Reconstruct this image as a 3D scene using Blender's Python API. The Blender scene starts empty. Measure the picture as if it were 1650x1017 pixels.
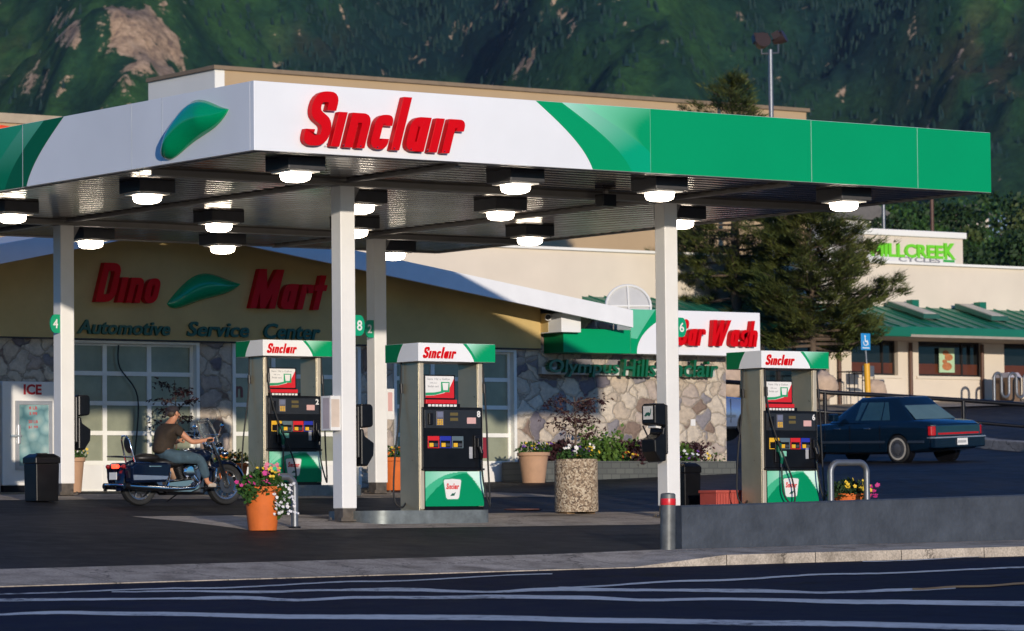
import bpy, bmesh, math, random
from mathutils import Vector, Matrix, noise
random.seed(7)
SC = bpy.context.scene
COL = SC.collection
R = random.random
def U(a, b): return a + (b - a) * R()

# ------------------------------------------------------------------ camera
# World frame: x runs along the front of the canopy, y runs back from the street, z up.
F = 6000.0
PITCH, ROLL = math.radians(3.07), 0.0096
CAM = Vector((-25.97, -41.8, 1.6))
f0 = Vector((.585, .811, 0)).normalized()
r0 = Vector((f0.y, -f0.x, 0))
ZA = Vector((0, 0, 1))
fw = f0 * math.cos(PITCH) + ZA * math.sin(PITCH)
up0 = -f0 * math.sin(PITCH) + ZA * math.cos(PITCH)
CR = r0 * math.cos(ROLL) - up0 * math.sin(ROLL)
CU = up0 * math.cos(ROLL) + r0 * math.sin(ROLL)
cam = bpy.data.cameras.new('camera')
co = bpy.data.objects.new('camera', cam)
COL.objects.link(co)
cam.sensor_width = 36
cam.lens = 36 * F / 1650
cam.clip_start, cam.clip_end = .5, 20000
mw = Matrix.Identity(4)
for i in range(3):
    mw[i][0], mw[i][1], mw[i][2], mw[i][3] = CR[i], CU[i], -fw[i], CAM[i]
co.matrix_world = mw
cam.dof.use_dof = True
cam.dof.focus_distance = 52.5
cam.dof.aperture_fstop = 4.2
SC.camera = co

# ------------------------------------------------------------------ light
SUN_EL, SUN_AZ = math.radians(8.0), math.radians(-20)
sd = Vector((math.sin(SUN_AZ) * math.cos(SUN_EL), -math.cos(SUN_AZ) * math.cos(SUN_EL), math.sin(SUN_EL)))
sl = bpy.data.lights.new('sun', 'SUN')
sl.energy, sl.angle, sl.color = 2.8, math.radians(.6), (1, .89, .76)
so = bpy.data.objects.new('sun', sl)
COL.objects.link(so)
so.rotation_euler = sd.to_track_quat('Z', 'Y').to_euler()
so.location = (0, -60, 60)
W = bpy.data.worlds.new('World')
SC.world = W
W.use_nodes = True
wn = W.node_tree
sky = wn.nodes.new('ShaderNodeTexSky')
sky.sky_type = 'NISHITA'
sky.sun_disc = False
sky.sun_elevation = SUN_EL
sky.sun_rotation = math.pi - SUN_AZ
sky.dust_density = .2
sky.ozone_density = 8.0
sky.air_density = 1.0
wn.nodes['Background'].inputs['Strength'].default_value = .15
wn.links.new(sky.outputs[0], wn.nodes['Background'].inputs['Color'])
SC.view_settings.view_transform = 'Standard'
SC.view_settings.look = 'None'
SC.view_settings.exposure = .37
SC.view_settings.gamma = 1

# ------------------------------------------------------------------ measuring helpers
def ray(px, py): return fw * F + CR * (px - 825.0) + CU * (508.5 - py)
def pl(px, py, ax, val):
    d = ray(px, py)
    return CAM + d * ((val - CAM[ax]) / d[ax])
def pv(px, py, v): return pl(px, py, 1, v)
def pu(px, py, u): return pl(px, py, 0, u)
def pY(px, py, Y):
    d = ray(px, py)
    return CAM + d * (Y / d.dot(f0))
def lerp(a, b, t): return a + (b - a) * t
def sstep(a, b, x):
    t = min(1, max(0, (x - a) / (b - a)))
    return t * t * (3 - 2 * t)
KN = [(-400, .0), (-45, .05), (-16, .60), (-4.5, .915), (-3, 1.085), (3.2, 1.53), (11.5, 1.99), (19, 2.12), (24, 2.22), (55, 3.95), (120, 5.0), (600, 8.0)]
def G(u, v):
    for (a, za), (b, zb) in zip(KN, KN[1:]):
        if v <= b:
            z = lerp(za, zb, (v - a) / (b - a))
            break
    else: z = KN[-1][1]
    z += .008 * max(-30, min(40, u - 2)) * (1 - sstep(-3, 4, v)) * sstep(-30, -5, v)
    z += .033 * min(max(u - 13, 0), 90) * sstep(4, 16, v)
    return z
def gp(px, py, y0=30, y1=160):
    """point of the ground seen at a pixel of the photograph"""
    d = ray(px, py)
    d = d / d.dot(f0)
    t = y0
    while t < y1:
        p = CAM + d * t
        if p.z <= G(p.x, p.y): return Vector((p.x, p.y, G(p.x, p.y)))
        t += .05
    p = CAM + d * y1
    return p

# ------------------------------------------------------------------ materials
MATS = {}
def M(name, col, rough=.5, metal=0., var=.12, ns=3., bump=0., bs=40., spec=.5, coat=0., emit=None, es=0., rv=.0):
    if name in MATS: return MATS[name]
    m = bpy.data.materials.new(name)
    m.use_nodes = True
    nt = m.node_tree
    b = nt.nodes['Principled BSDF']
    b.inputs['Roughness'].default_value = rough
    b.inputs['Metallic'].default_value = metal
    b.inputs['Specular IOR Level'].default_value = spec
    b.inputs['Coat Weight'].default_value = coat
    b.inputs['Coat Roughness'].default_value = .06
    tc = nt.nodes.new('ShaderNodeTexCoord')
    if var > 0:
        n = nt.nodes.new('ShaderNodeTexNoise')
        n.inputs['Scale'].default_value = ns
        n.inputs['Detail'].default_value = 6
        n.inputs['Roughness'].default_value = .62
        nt.links.new(tc.outputs['Object'], n.inputs['Vector'])
        r = nt.nodes.new('ShaderNodeMapRange')
        r.inputs['From Min'].default_value = .3
        r.inputs['From Max'].default_value = .7
        r.inputs['To Min'].default_value = 1 - var
        r.inputs['To Max'].default_value = 1 + var
        nt.links.new(n.outputs['Fac'], r.inputs['Value'])
        x = nt.nodes.new('ShaderNodeVectorMath')
        x.operation = 'SCALE'
        x.inputs[0].default_value = col[:3]
        nt.links.new(r.outputs[0], x.inputs['Scale'])
        nt.links.new(x.outputs[0], b.inputs['Base Color'])
        if rv:
            r2 = nt.nodes.new('ShaderNodeMapRange')
            r2.inputs['From Min'].default_value = .3
            r2.inputs['From Max'].default_value = .7
            r2.inputs['To Min'].default_value = max(0, rough - rv)
            r2.inputs['To Max'].default_value = min(1, rough + rv)
            nt.links.new(n.outputs['Fac'], r2.inputs['Value'])
            nt.links.new(r2.outputs[0], b.inputs['Roughness'])
    else:
        b.inputs['Base Color'].default_value = (*col[:3], 1)
    if bump > 0:
        n2 = nt.nodes.new('ShaderNodeTexNoise')
        n2.inputs['Scale'].default_value = bs
        n2.inputs['Detail'].default_value = 4
        nt.links.new(tc.outputs['Object'], n2.inputs['Vector'])
        bp = nt.nodes.new('ShaderNodeBump')
        bp.inputs['Strength'].default_value = bump
        bp.inputs['Distance'].default_value = .02
        nt.links.new(n2.outputs['Fac'], bp.inputs['Height'])
        nt.links.new(bp.outputs[0], b.inputs['Normal'])
    if emit:
        b.inputs['Emission Color'].default_value = (*emit, 1)
        b.inputs['Emission Strength'].default_value = es
    MATS[name] = m
    return m
def ramp(nt, stops, inp, const=False):
    r = nt.nodes.new('ShaderNodeValToRGB')
    if const: r.color_ramp.interpolation = 'CONSTANT'
    e = r.color_ramp.elements
    while len(e) < len(stops): e.new(.5)
    for k, (p, c) in enumerate(stops):
        e[k].position = p
        e[k].color = (*c, 1)
    nt.links.new(inp, r.inputs[0])
    return r.outputs[0]
def node(nt, t, **k):
    n = nt.nodes.new(t)
    for a, b in k.items():
        if a in n.inputs: n.inputs[a].default_value = b
        else: setattr(n, a, b)
    return n
def blank(name):
    m = bpy.data.materials.new(name)
    m.use_nodes = True
    MATS[name] = m
    return m, m.node_tree, m.node_tree.nodes['Principled BSDF']
def mixc(nt, fac, a, b, mode='MIX'):
    n = nt.nodes.new('ShaderNodeMix')
    n.data_type = 'RGBA'
    n.blend_type = mode
    for s, v in ((0, fac), (6, a), (7, b)):
        if hasattr(v, 'links'): nt.links.new(v, n.inputs[s])
        else: n.inputs[s].default_value = v if s == 0 else (*v, 1)
    return n.outputs[2]

def stone_mat():
    m, nt, b = blank('fieldstone')
    tc = node(nt, 'ShaderNodeTexCoord')
    mp = node(nt, 'ShaderNodeMapping')
    mp.inputs['Scale'].default_value = (1, 0, 1.15)
    nt.links.new(tc.outputs['Object'], mp.inputs[0])
    nz = node(nt, 'ShaderNodeTexNoise', Scale=2.0, Detail=4)
    nt.links.new(mp.outputs[0], nz.inputs['Vector'])
    wv = node(nt, 'ShaderNodeVectorMath', operation='SCALE')
    wv.inputs['Scale'].default_value = .5
    nt.links.new(nz.outputs['Color'], wv.inputs[0])
    ad = node(nt, 'ShaderNodeVectorMath', operation='ADD')
    nt.links.new(mp.outputs[0], ad.inputs[0])
    nt.links.new(wv.outputs[0], ad.inputs[1])
    v1 = node(nt, 'ShaderNodeTexVoronoi', Scale=2.9, Randomness=.95)
    v2 = node(nt, 'ShaderNodeTexVoronoi', Scale=2.9, Randomness=.95)
    v2.feature = 'DISTANCE_TO_EDGE'
    for v in (v1, v2):
        v.voronoi_dimensions = '3D'
        nt.links.new(ad.outputs[0], v.inputs['Vector'])
    sp = node(nt, 'ShaderNodeSeparateColor')
    nt.links.new(v1.outputs['Color'], sp.inputs[0])
    c = ramp(nt, [(0, (.24, .17, .13)), (.12, (.52, .43, .33)), (.34, (.64, .55, .43)), (.52, (.46, .38, .32)), (.64, (.26, .24, .25)),
                  (.74, (.58, .50, .40)), (.90, (.18, .16, .18)), (.95, (.70, .63, .52))], sp.outputs[0], True)
    n3 = node(nt, 'ShaderNodeTexNoise', Scale=9.0, Detail=8, Roughness=.7)
    nt.links.new(tc.outputs['Object'], n3.inputs['Vector'])
    g = ramp(nt, [(.25, (.6, .6, .62)), (.75, (1.18, 1.15, 1.1))], n3.outputs['Fac'])
    c = mixc(nt, 1.0, c, g, 'MULTIPLY')
    e = ramp(nt, [(.006, (0, 0, 0)), (.04, (1, 1, 1))], v2.outputs['Distance'])
    c = mixc(nt, e, (.30, .25, .19), c)
    nt.links.new(c, b.inputs['Base Color'])
    b.inputs['Roughness'].default_value = .85
    hr = ramp(nt, [(.0, (0, 0, 0)), (.12, (.85, .85, .85)), (.4, (1, 1, 1))], v2.outputs['Distance'])
    hh = mixc(nt, .35, hr, n3.outputs['Fac'], 'ADD')
    bp = node(nt, 'ShaderNodeBump', Strength=.7, Distance=.05)
    nt.links.new(hh, bp.inputs['Height'])
    nt.links.new(bp.outputs[0], b.inputs['Normal'])
    return m
def asphalt_mat(name, base, patch, rough, spec=.2):
    m, nt, b = blank(name)
    b.inputs['Specular IOR Level'].default_value = spec
    tc = node(nt, 'ShaderNodeTexCoord')
    n1 = node(nt, 'ShaderNodeTexNoise', Scale=.35, Detail=7, Roughness=.6)
    n2 = node(nt, 'ShaderNodeTexNoise', Scale=38., Detail=4, Roughness=.7)
    n3 = node(nt, 'ShaderNodeTexNoise', Scale=2.2, Detail=5, Roughness=.65)
    for n in (n1, n2, n3): nt.links.new(tc.outputs['Object'], n.inputs['Vector'])
    c = ramp(nt, [(.32, base), (.68, patch)], n1.outputs['Fac'])
    g = ramp(nt, [(.3, (.55, .55, .55)), (.7, (1.5, 1.5, 1.5))], n2.outputs['Fac'])
    c = mixc(nt, .8, c, g, 'MULTIPLY')
    g = ramp(nt, [(.35, (.55, .54, .53)), (.55, (1, 1, 1)), (.8, (1.2, 1.2, 1.18))], n3.outputs['Fac'])
    c = mixc(nt, .8, c, g, 'MULTIPLY')
    ck = node(nt, 'ShaderNodeTexVoronoi', Scale=.42)
    ck.feature = 'DISTANCE_TO_EDGE'
    wp = node(nt, 'ShaderNodeVectorMath', operation='MULTIPLY_ADD')
    nt.links.new(n3.outputs['Color'], wp.inputs[0]); wp.inputs[1].default_value = (1.2, 1.2, 0)
    nt.links.new(tc.outputs['Object'], wp.inputs[2]); nt.links.new(wp.outputs[0], ck.inputs['Vector'])
    c = mixc(nt, 1.0, c, ramp(nt, [(.003, (.35, .35, .35)), (.010, (1, 1, 1))], ck.outputs['Distance']), 'MULTIPLY')
    st = node(nt, 'ShaderNodeTexNoise', Scale=.9, Detail=3)
    nt.links.new(tc.outputs['Object'], st.inputs['Vector'])
    c = mixc(nt, 1.0, c, ramp(nt, [(.60, (1, 1, 1)), (.72, (.45, .44, .43))], st.outputs['Fac']), 'MULTIPLY')
    nt.links.new(c, b.inputs['Base Color'])
    rr = ramp(nt, [(.3, (rough - .10,) * 3), (.7, (min(1, rough + .1),) * 3)], n3.outputs['Fac'])
    nt.links.new(rr, b.inputs['Roughness'])
    bp = node(nt, 'ShaderNodeBump', Strength=.35, Distance=.015)
    nt.links.new(n2.outputs['Fac'], bp.inputs['Height'])
    nt.links.new(bp.outputs[0], b.inputs['Normal'])
    return m
def attr_mat(name, rough=.4, var=.06, ns=2., coat=0., spec=.5):
    m, nt, b = blank(name)
    a = node(nt, 'ShaderNodeAttribute', attribute_name='Col')
    tc = node(nt, 'ShaderNodeTexCoord')
    n = node(nt, 'ShaderNodeTexNoise', Scale=ns, Detail=5)
    nt.links.new(tc.outputs['Object'], n.inputs['Vector'])
    g = ramp(nt, [(.3, (1 - var,) * 3), (.7, (1 + var,) * 3)], n.outputs['Fac'])
    nt.links.new(mixc(nt, 1.0, a.outputs['Color'], g, 'MULTIPLY'), b.inputs['Base Color'])
    b.inputs['Roughness'].default_value = rough
    b.inputs['Coat Weight'].default_value = coat
    b.inputs['Specular IOR Level'].default_value = spec
    return m
def leaf_mat(name, c1, c2, rough=.6, tr=.15):
    m, nt, b = blank(name)
    tc = node(nt, 'ShaderNodeTexCoord')
    n = node(nt, 'ShaderNodeTexNoise', Scale=1.3, Detail=8, Roughness=.7)
    nt.links.new(tc.outputs['Object'], n.inputs['Vector'])
    nt.links.new(ramp(nt, [(.32, c1), (.68, c2)], n.outputs['Fac']), b.inputs['Base Color'])
    b.inputs['Roughness'].default_value = rough
    b.inputs['Specular IOR Level'].default_value = .25
    b.inputs['Subsurface Weight'].default_value = 0
    return m

# ------------------------------------------------------------------ mesh helpers
def rootloc(p):
    while p.parent: p = p.parent
    return p.location
class MB:
    def __init__(s): s.v, s.f, s.m, s.k, s.c = [], [], [], 0, None
    def poly(s, pts):
        b = len(s.v)
        s.v += [Vector(p) for p in pts]
        s.f.append(list(range(b, b + len(pts))))
        s.m.append(s.k)
    def mesh(s, vs, fs):
        b = len(s.v)
        s.v += [Vector(p) for p in vs]
        for f in fs:
            s.f.append([b + i for i in f])
            s.m.append(s.k)
    def box(s, x0, y0, z0, x1, y1, z1, T=None):
        vs = [Vector((x, y, z)) for z in (z0, z1) for y in (y0, y1) for x in (x0, x1)]
        if T: vs = [T @ p for p in vs]
        s.mesh(vs, [(0, 2, 3, 1), (4, 5, 7, 6), (0, 1, 5, 4), (2, 6, 7, 3), (0, 4, 6, 2), (1, 3, 7, 5)])
    def frus(s, c, a, b, z0, z1):
        """box tapering from half sizes a at z0 to b at z1"""
        vs = [Vector((c[0] + sx * h[0], c[1] + sy * h[1], z)) for h, z in ((a, z0), (b, z1)) for sx, sy in ((-1, -1), (1, -1), (1, 1), (-1, 1))]
        s.mesh(vs, [(3, 2, 1, 0), (4, 5, 6, 7)] + [(i, (i + 1) % 4, 4 + (i + 1) % 4, 4 + i) for i in range(4)])
    def prism(s, pts, fn, d0, d1):
        """2D outline extruded: fn(a, b, d) -> point"""
        n = len(pts)
        vs = [fn(a, b, d0) for a, b in pts] + [fn(a, b, d1) for a, b in pts]
        s.mesh(vs, [list(range(n)), list(range(2 * n - 1, n - 1, -1))] + [(i, i + n, (i + 1) % n + n, (i + 1) % n) for i in range(n)])
    def ring(s, outer, inner, fn, d0, d1):
        n = len(outer)
        vs = [fn(a, b, d) for d in (d0, d1) for L in (outer, inner) for a, b in L]
        fs = []
        for i in range(n):
            j = (i + 1) % n
            fs += [(i, j, n + j, n + i), (2 * n + i, 3 * n + i, 3 * n + j, 2 * n + j), (i, 2 * n + i, 2 * n + j, j), (n + i, n + j, 3 * n + j, 3 * n + i)]
        s.mesh(vs, fs)
    def tube(s, path, r, n=8, cap=True):
        P = [Vector(p) for p in path]
        rs = r if isinstance(r, (list, tuple)) else [r] * len(P)
        vs, fs = [], []
        t0 = None
        for i, p in enumerate(P):
            t = (P[min(i + 1, len(P) - 1)] - P[max(i - 1, 0)]).normalized()
            if t0 is None:
                a = t.orthogonal().normalized()
            else:
                a = (a - t * a.dot(t)).normalized()
            t0 = t
            b = t.cross(a)
            for k in range(n):
                an = 2 * math.pi * k / n
                vs.append(p + (a * math.cos(an) + b * math.sin(an)) * rs[i])
        for i in range(len(P) - 1):
            for k in range(n):
                fs.append((i * n + k, i * n + (k + 1) % n, (i + 1) * n + (k + 1) % n, (i + 1) * n + k))
        if cap:
            fs.append(list(range(n - 1, -1, -1)))
            fs.append([(len(P) - 1) * n + k for k in range(n)])
        s.mesh(vs, fs)
    def lathe(s, prof, c=(0, 0, 0), n=24, T=None, cap=True):
        vs, fs = [], []
        for r, z in prof:
            for k in range(n):
                an = 2 * math.pi * k / n
                p = Vector((r * math.cos(an), r * math.sin(an), z))
                vs.append((T @ p) if T else p + Vector(c))
        for i in range(len(prof) - 1):
            for k in range(n): fs.append((i * n + k, i * n + (k + 1) % n, (i + 1) * n + (k + 1) % n, (i + 1) * n + k))
        if not cap: return s.mesh(vs, fs)
        if prof[0][0] > 1e-5: fs.append(list(range(n - 1, -1, -1)))
        if prof[-1][0] > 1e-5: fs.append([(len(prof) - 1) * n + k for k in range(n)])
        s.mesh(vs, fs)
    def ell(s, c, r, n=12, m=8, T=None):
        pr = [(math.sin(math.pi * i / m), -math.cos(math.pi * i / m)) for i in range(m + 1)]
        vs, fs = [], []
        for a, z in pr:
            for k in range(n):
                an = 2 * math.pi * k / n
                p = Vector((a * math.cos(an) * r[0], a * math.sin(an) * r[1], z * r[2]))
                if T: p = T @ p
                vs.append(p + Vector(c))
        for i in range(m):
            for k in range(n): fs.append((i * n + k, i * n + (k + 1) % n, (i + 1) * n + (k + 1) % n, (i + 1) * n + k))
        s.mesh(vs, fs)
    def build(s, name, mats, parent=None, smooth=None, bevel=0, world=True, segs=2, cols=None, fix=True):
        me = bpy.data.meshes.new(name)
        vs = s.v
        if parent and world:
            o = rootloc(parent)
            vs = [p - o for p in vs]
        me.from_pydata([tuple(p) for p in vs], [], s.f)
        if not isinstance(mats, (list, tuple)): mats = [mats]
        for m in mats: me.materials.append(m)
        if len(mats) > 1: me.polygons.foreach_set('material_index', s.m)
        if cols:
            ca = me.color_attributes.new('Col', 'FLOAT_COLOR', 'POINT')
            for i, c in enumerate(cols): ca.data[i].color = (*c, 1)
        if fix:
            bm = bmesh.new()
            bm.from_mesh(me)
            bmesh.ops.remove_doubles(bm, verts=bm.verts, dist=1e-5) if smooth else None
            bmesh.ops.recalc_face_normals(bm, faces=bm.faces)
            bm.to_mesh(me)
            bm.free()
        if smooth:
            me.polygons.foreach_set('use_smooth', [True] * len(me.polygons))
            me.set_sharp_from_angle(angle=math.radians(smooth))
        me.update()
        ob = bpy.data.objects.new(name, me)
        COL.objects.link(ob)
        if parent: ob.parent = parent
        if bevel:
            bv = ob.modifiers.new('bevel', 'BEVEL')
            bv.width, bv.segments, bv.limit_method, bv.angle_limit = bevel, segs, 'ANGLE', math.radians(35)
        return ob
def tag(o, label, cat, group=None, kind=None):
    if label: o['label'] = label
    if cat: o['category'] = cat
    if group: o['group'] = group
    if kind: o['kind'] = kind
    return o
def thing(name, label, cat, loc=(0, 0, 0), rz=0, group=None):
    o = bpy.data.objects.new(name, None)
    COL.objects.link(o)
    o.location = loc
    o.rotation_euler = (0, 0, rz)
    o.empty_display_size = .2
    return tag(o, label, cat, group)
def struct(o):
    o['kind'] = 'structure'
    return o
def dup(root, loc, label, rz=None):
    r = root.copy()
    COL.objects.link(r)
    r.location = loc
    if rz is not None: r.rotation_euler = (0, 0, rz)
    r['label'] = label
    for ch in list(root.children):
        c = ch.copy()
        COL.objects.link(c)
        c.parent = r
        for g in list(ch.children):
            d = g.copy()
            COL.objects.link(d)
            d.parent = c
    return r
def bake(ob):
    """apply an object's modifiers without operators"""
    dg = bpy.context.evaluated_depsgraph_get()
    dg.update()
    me = bpy.data.meshes.new_from_object(ob.evaluated_get(dg))
    ob.modifiers.clear()
    ob.data = me
    return ob
FRONT = lambda a, b, d: Vector((a, d, b))          # outline in x/z, depth along y
SIDE = lambda a, b, d: Vector((d, a, b))           # outline in y/z, depth along x
FLAT = lambda a, b, d: Vector((a, b, d))

# ------------------------------------------------------------------ lettering
def rnd(path, closed=False, n=5):
    """path of (x, y[, radius]) with rounded corners"""
    out = []
    N = len(path)
    for i, p in enumerate(path):
        r = p[2] if len(p) > 2 else 0
        P = Vector(p[:2])
        if r == 0 or (not closed and i in (0, N - 1)):
            out.append(P)
            continue
        A, B = Vector(path[i - 1][:2]), Vector(path[(i + 1) % N][:2])
        a, b = (A - P), (B - P)
        r = min(r, a.length * .5, b.length * .5)
        s, e = P + a.normalized() * r, P + b.normalized() * r
        for k in range(n + 1):
            t = k / n
            out.append(s.lerp(P, t).lerp(P.lerp(e, t), t))
    return out
def offs(P, w, closed):
    L, Rr = [], []
    N = len(P)
    for i, p in enumerate(P):
        if closed: a, b = P[i - 1], P[(i + 1) % N]
        else: a, b = P[max(0, i - 1)], P[min(N - 1, i + 1)]
        d1 = (p - a).normalized() if (p - a).length > 1e-6 else (b - p).normalized()
        d2 = (b - p).normalized() if (b - p).length > 1e-6 else d1
        n1, n2 = Vector((-d1.y, d1.x)), Vector((-d2.y, d2.x))
        m = (n1 + n2)
        if m.length < 1e-4: m = n1
        m.normalize()
        k = w / max(.45, m.dot(n1))
        L.append(p + m * k)
        Rr.append(p - m * k)
    return L, Rr
RECT = lambda x0, y0, x1, y1: ('P', [(x0, y0), (x1, y0), (x1, y1), (x0, y1)])
ST = lambda w, *p: ('S', w, p)
CL = lambda w, *p: ('C', w, p)
H = .3
GLY = {
 'i': (.36, [RECT(0, 0, .3, 1)]),
 'l': (.36, [RECT(0, 0, .3, 1.55)]),
 'n': (.74, [RECT(0, 0, .28, 1), ST(.14, (.2, .86), (.55, .86, .2), (.55, 0))]),
 'h': (.74, [RECT(0, 0, .28, 1.55), ST(.14, (.2, .86), (.55, .86, .2), (.55, 0))]),
 'c': (.66, [ST(.14, (.47, .69), (.47, .86, .2), (.15, .86, .2), (.15, .14, .2), (.47, .14, .2), (.47, .31))]),
 'a': (.75, [CL(.14, (.15, .14, .2), (.15, .86, .2), (.5, .86), (.5, .14)), RECT(.40, 0, .68, 1)]),
 'o': (.75, [CL(.14, (.15, .14, .24), (.15, .86, .24), (.55, .86, .24), (.55, .14, .24))]),
 'r': (.58, [RECT(0, 0, .28, 1), ST(.13, (.2, .87), (.47, .87, .1), (.47, .66))]),
 't': (.55, [RECT(.1, 0, .38, 1.38), RECT(-.06, .76, .54, 1.0)]),
 's': (.66, [ST(.13, (.52, .68), (.52, .87, .18), (.14, .87, .18), (.14, .6, .15), (.52, .42, .15), (.52, .13, .18), (.14, .13, .18), (.14, .34))]),
 'S': (.86, [ST(.155, (.70, 1.02), (.70, 1.40, .34), (.17, 1.40, .34), (.17, .92, .2), (.68, .64, .2), (.68, .15, .34), (.15, .15, .34), (.15, .46))]),
 'D': (.98, [RECT(0, 0, .32, 1.55), ST(.155, (.2, 1.395), (.77, 1.395, .34), (.77, .155, .34), (.2, .155))]),
 'C': (.86, [ST(.155, (.68, 1.0), (.68, 1.39, .34), (.16, 1.39, .34), (.16, .155, .34), (.68, .155, .34), (.68, .55))]),
 'M': (1.30, [RECT(0, 0, .30, 1.55), RECT(.90, 0, 1.2, 1.55), ('P', [(.02, 1.55), (.36, 1.55), (.72, .35), (.60, 0), (.48, 0)]), ('P', [(.84, 1.55), (1.18, 1.55), (.72, 0), (.6, 0), (.48, .35)])]),
 'W': (1.55, [('P', [(0, 1.55), (.3, 1.55), (.42, 0), (.16, 0)]), ('P', [(.16, 0), (.42, 0), (.86, 1.55), (.64, 1.55)]), ('P', [(.64, 1.55), (.9, 1.55), (.98, 0), (.72, 0)]), ('P', [(.72, 0), (.98, 0), (1.5, 1.55), (1.2, 1.55)])]),
}
def glyph(mb, ch, fn, d0, d1):
    for k, p in enumerate(GLY[ch][1]):
        e = .0015 * k * (1 if d1 > d0 else -1)
        if p[0] == 'P': mb.prism(p[1], fn, d0, d1 + e)
        else:
            P = rnd(p[2], p[0] == 'C')
            A, B = offs(P, p[1], p[0] == 'C')
            if p[0] == 'C': mb.ring([tuple(q) for q in A], [tuple(q) for q in B], fn, d0, d1 + e)
            else: mb.prism([tuple(q) for q in A] + [tuple(q) for q in reversed(B)], fn, d0, d1 + e)
def word(s, o, ax, ay, az, w, h, depth, mat, parent, shear=.27, name='letter', world=True, one=False, back=0, bevel=0):
    """condensed slanted block lettering, one mesh per letter; h = height of the capital"""
    o, ax, ay, az = Vector(o), Vector(ax), Vector(ay), Vector(az)
    tot = sum(GLY[c][0] for c in s) + .10 * (len(s) - 1)
    cap = 1.55
    sx, sy = w / (tot + shear * cap * .75), h / cap
    x = 0
    mb = MB()
    for ch in s:
        if not one: mb = MB()
        def fn(a, b, d, x=x): return o + ax * ((a + x + shear * b) * sx) + ay * (b * sy) + az * d
        glyph(mb, ch, fn, back, depth)
        if not one: mb.build(name, mat, parent, world=world, bevel=bevel)
        x += GLY[ch][0] + .10
    if one: return mb.build(name, mat, parent, world=world)
def text(mb, s, o, ax, ay, az, w, h, depth=.004, shear=0, bold=0, back=0):
    """plain lettering fitted into w x h (None keeps the natural proportion)"""
    cu = bpy.data.curves.new('text', 'FONT')
    cu.body = s
    cu.size = 1
    cu.shear = shear
    cu.offset = bold
    cu.extrude = .5
    cu.resolution_u = 3
    t = bpy.data.objects.new('text', cu)
    COL.objects.link(t)
    dg = bpy.context.evaluated_depsgraph_get()
    dg.update()
    me = bpy.data.meshes.new_from_object(t.evaluated_get(dg))
    xs = [v.co.x for v in me.vertices]
    ys = [v.co.y for v in me.vertices]
    x0, x1, y0, y1 = min(xs), max(xs), min(ys), max(ys)
    sy = h / (y1 - y0)
    sx = w / (x1 - x0) if w else sy
    o, ax, ay, az = Vector(o), Vector(ax), Vector(ay), Vector(az)
    mb.mesh([o + ax * ((v.co.x - x0) * sx) + ay * ((v.co.y - y0) * sy) + az * (depth if v.co.z > 0 else back) for v in me.vertices], [list(p.vertices) for p in me.polygons])
    bpy.data.objects.remove(t)
    bpy.data.curves.remove(cu)
    bpy.data.meshes.remove(me)
X, Y, Z, NX, NY = (1, 0, 0), (0, 1, 0), (0, 0, 1), (-1, 0, 0), (0, -1, 0)

# ------------------------------------------------------------------ palette
STONE = stone_mat()
ASPH = asphalt_mat('lot_asphalt', (.005, .0056, .0082), (.034, .031, .030), .64, .15)  # paler patches: uneven asphalt, with streaky sheen put into the colour
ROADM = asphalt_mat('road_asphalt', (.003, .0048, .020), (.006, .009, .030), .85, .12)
CONC = asphalt_mat('concrete', (.32, .27, .21), (.52, .44, .35), .85)
WHITE = M('white_panel', (.78, .785, .79), .4, var=.05, ns=.5, spec=.3)
WPAINT = M('white_paint', (.78, .76, .71), .5, var=.06, ns=2, bump=.1, bs=25)
COLP = M('column_paint', (.76, .74, .70), .42, var=.05, ns=1.5, bump=.08, bs=18)
GREEN = M('sign_green', (.0, .30, .115), .4, var=.04, ns=.6, spec=.2)
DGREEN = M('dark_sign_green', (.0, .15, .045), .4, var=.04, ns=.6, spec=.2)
FASC = attr_mat('graded_green', .4, .03, .7, 0, .2)
RED = M('sign_red', (.62, .002, .006), .4, var=.05, ns=3, spec=.12)
BLACK = M('black_plastic', (.006, .006, .007), .3, var=.3, ns=6, spec=.25)
BLACKM = M('black_metal', (.006, .006, .008), .35, spec=.25, var=.2, ns=4)
RUB = M('rubber', (.012, .012, .012), .65, var=.2, ns=8)
STEEL = M('stainless', (.40, .35, .24), .36, .6, var=.12, ns=2, rv=.1)
STEELE = M('pale_trim', (.55, .48, .36), .4, .3, var=.06)
CHROME = M('chrome', (.75, .75, .76), .09, 1., var=.03)
GALV = M('galvanised', (.20, .21, .225), .45, .7, var=.12, ns=6)
GLASSD = M('dark_glass', (.26, .27, .19), .08, var=.35, ns=.7, spec=.35)
GLASSM = M('mall_glass', (.010, .013, .014), .06, var=.3, ns=.4, spec=.6)
STUCCO = M('stucco', (.54, .39, .155), .9, var=.10, ns=1.2, bump=.25, bs=60)
CREAM = M('cream_stucco', (.68, .59, .47), .9, var=.06, ns=.5, bump=.2, bs=30)
TAN = M('tan_block', (.44, .31, .175), .9, var=.06, ns=.3, bump=.2, bs=20)
PALEW = M('pale_wall', (.80, .78, .71), .9, var=.05, ns=.3)
MROOF = M('green_metal_roof', (.010, .16, .095), .42, .1, var=.10, ns=.7)
SOFF = M('canopy_soffit', (.11, .078, .058), .17, .7, var=.2, ns=.9, rv=.05)
BEAM = M('beam_paint', (.24, .225, .21), .5, var=.1)
HOUS = M('lamp_housing', (.075, .073, .075), .5, .2, var=.15)
LAMP = M('lamp_lens', (.9, .9, .88), .3, var=0, emit=(1, .86, .68), es=13.)
WARM = M('lamp_trim', (.75, .72, .66), .4, var=.05)
GREYP = M('grey_paint', (.050, .058, .070), .55, var=.30, ns=2.4, bump=.5, bs=14)
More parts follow.
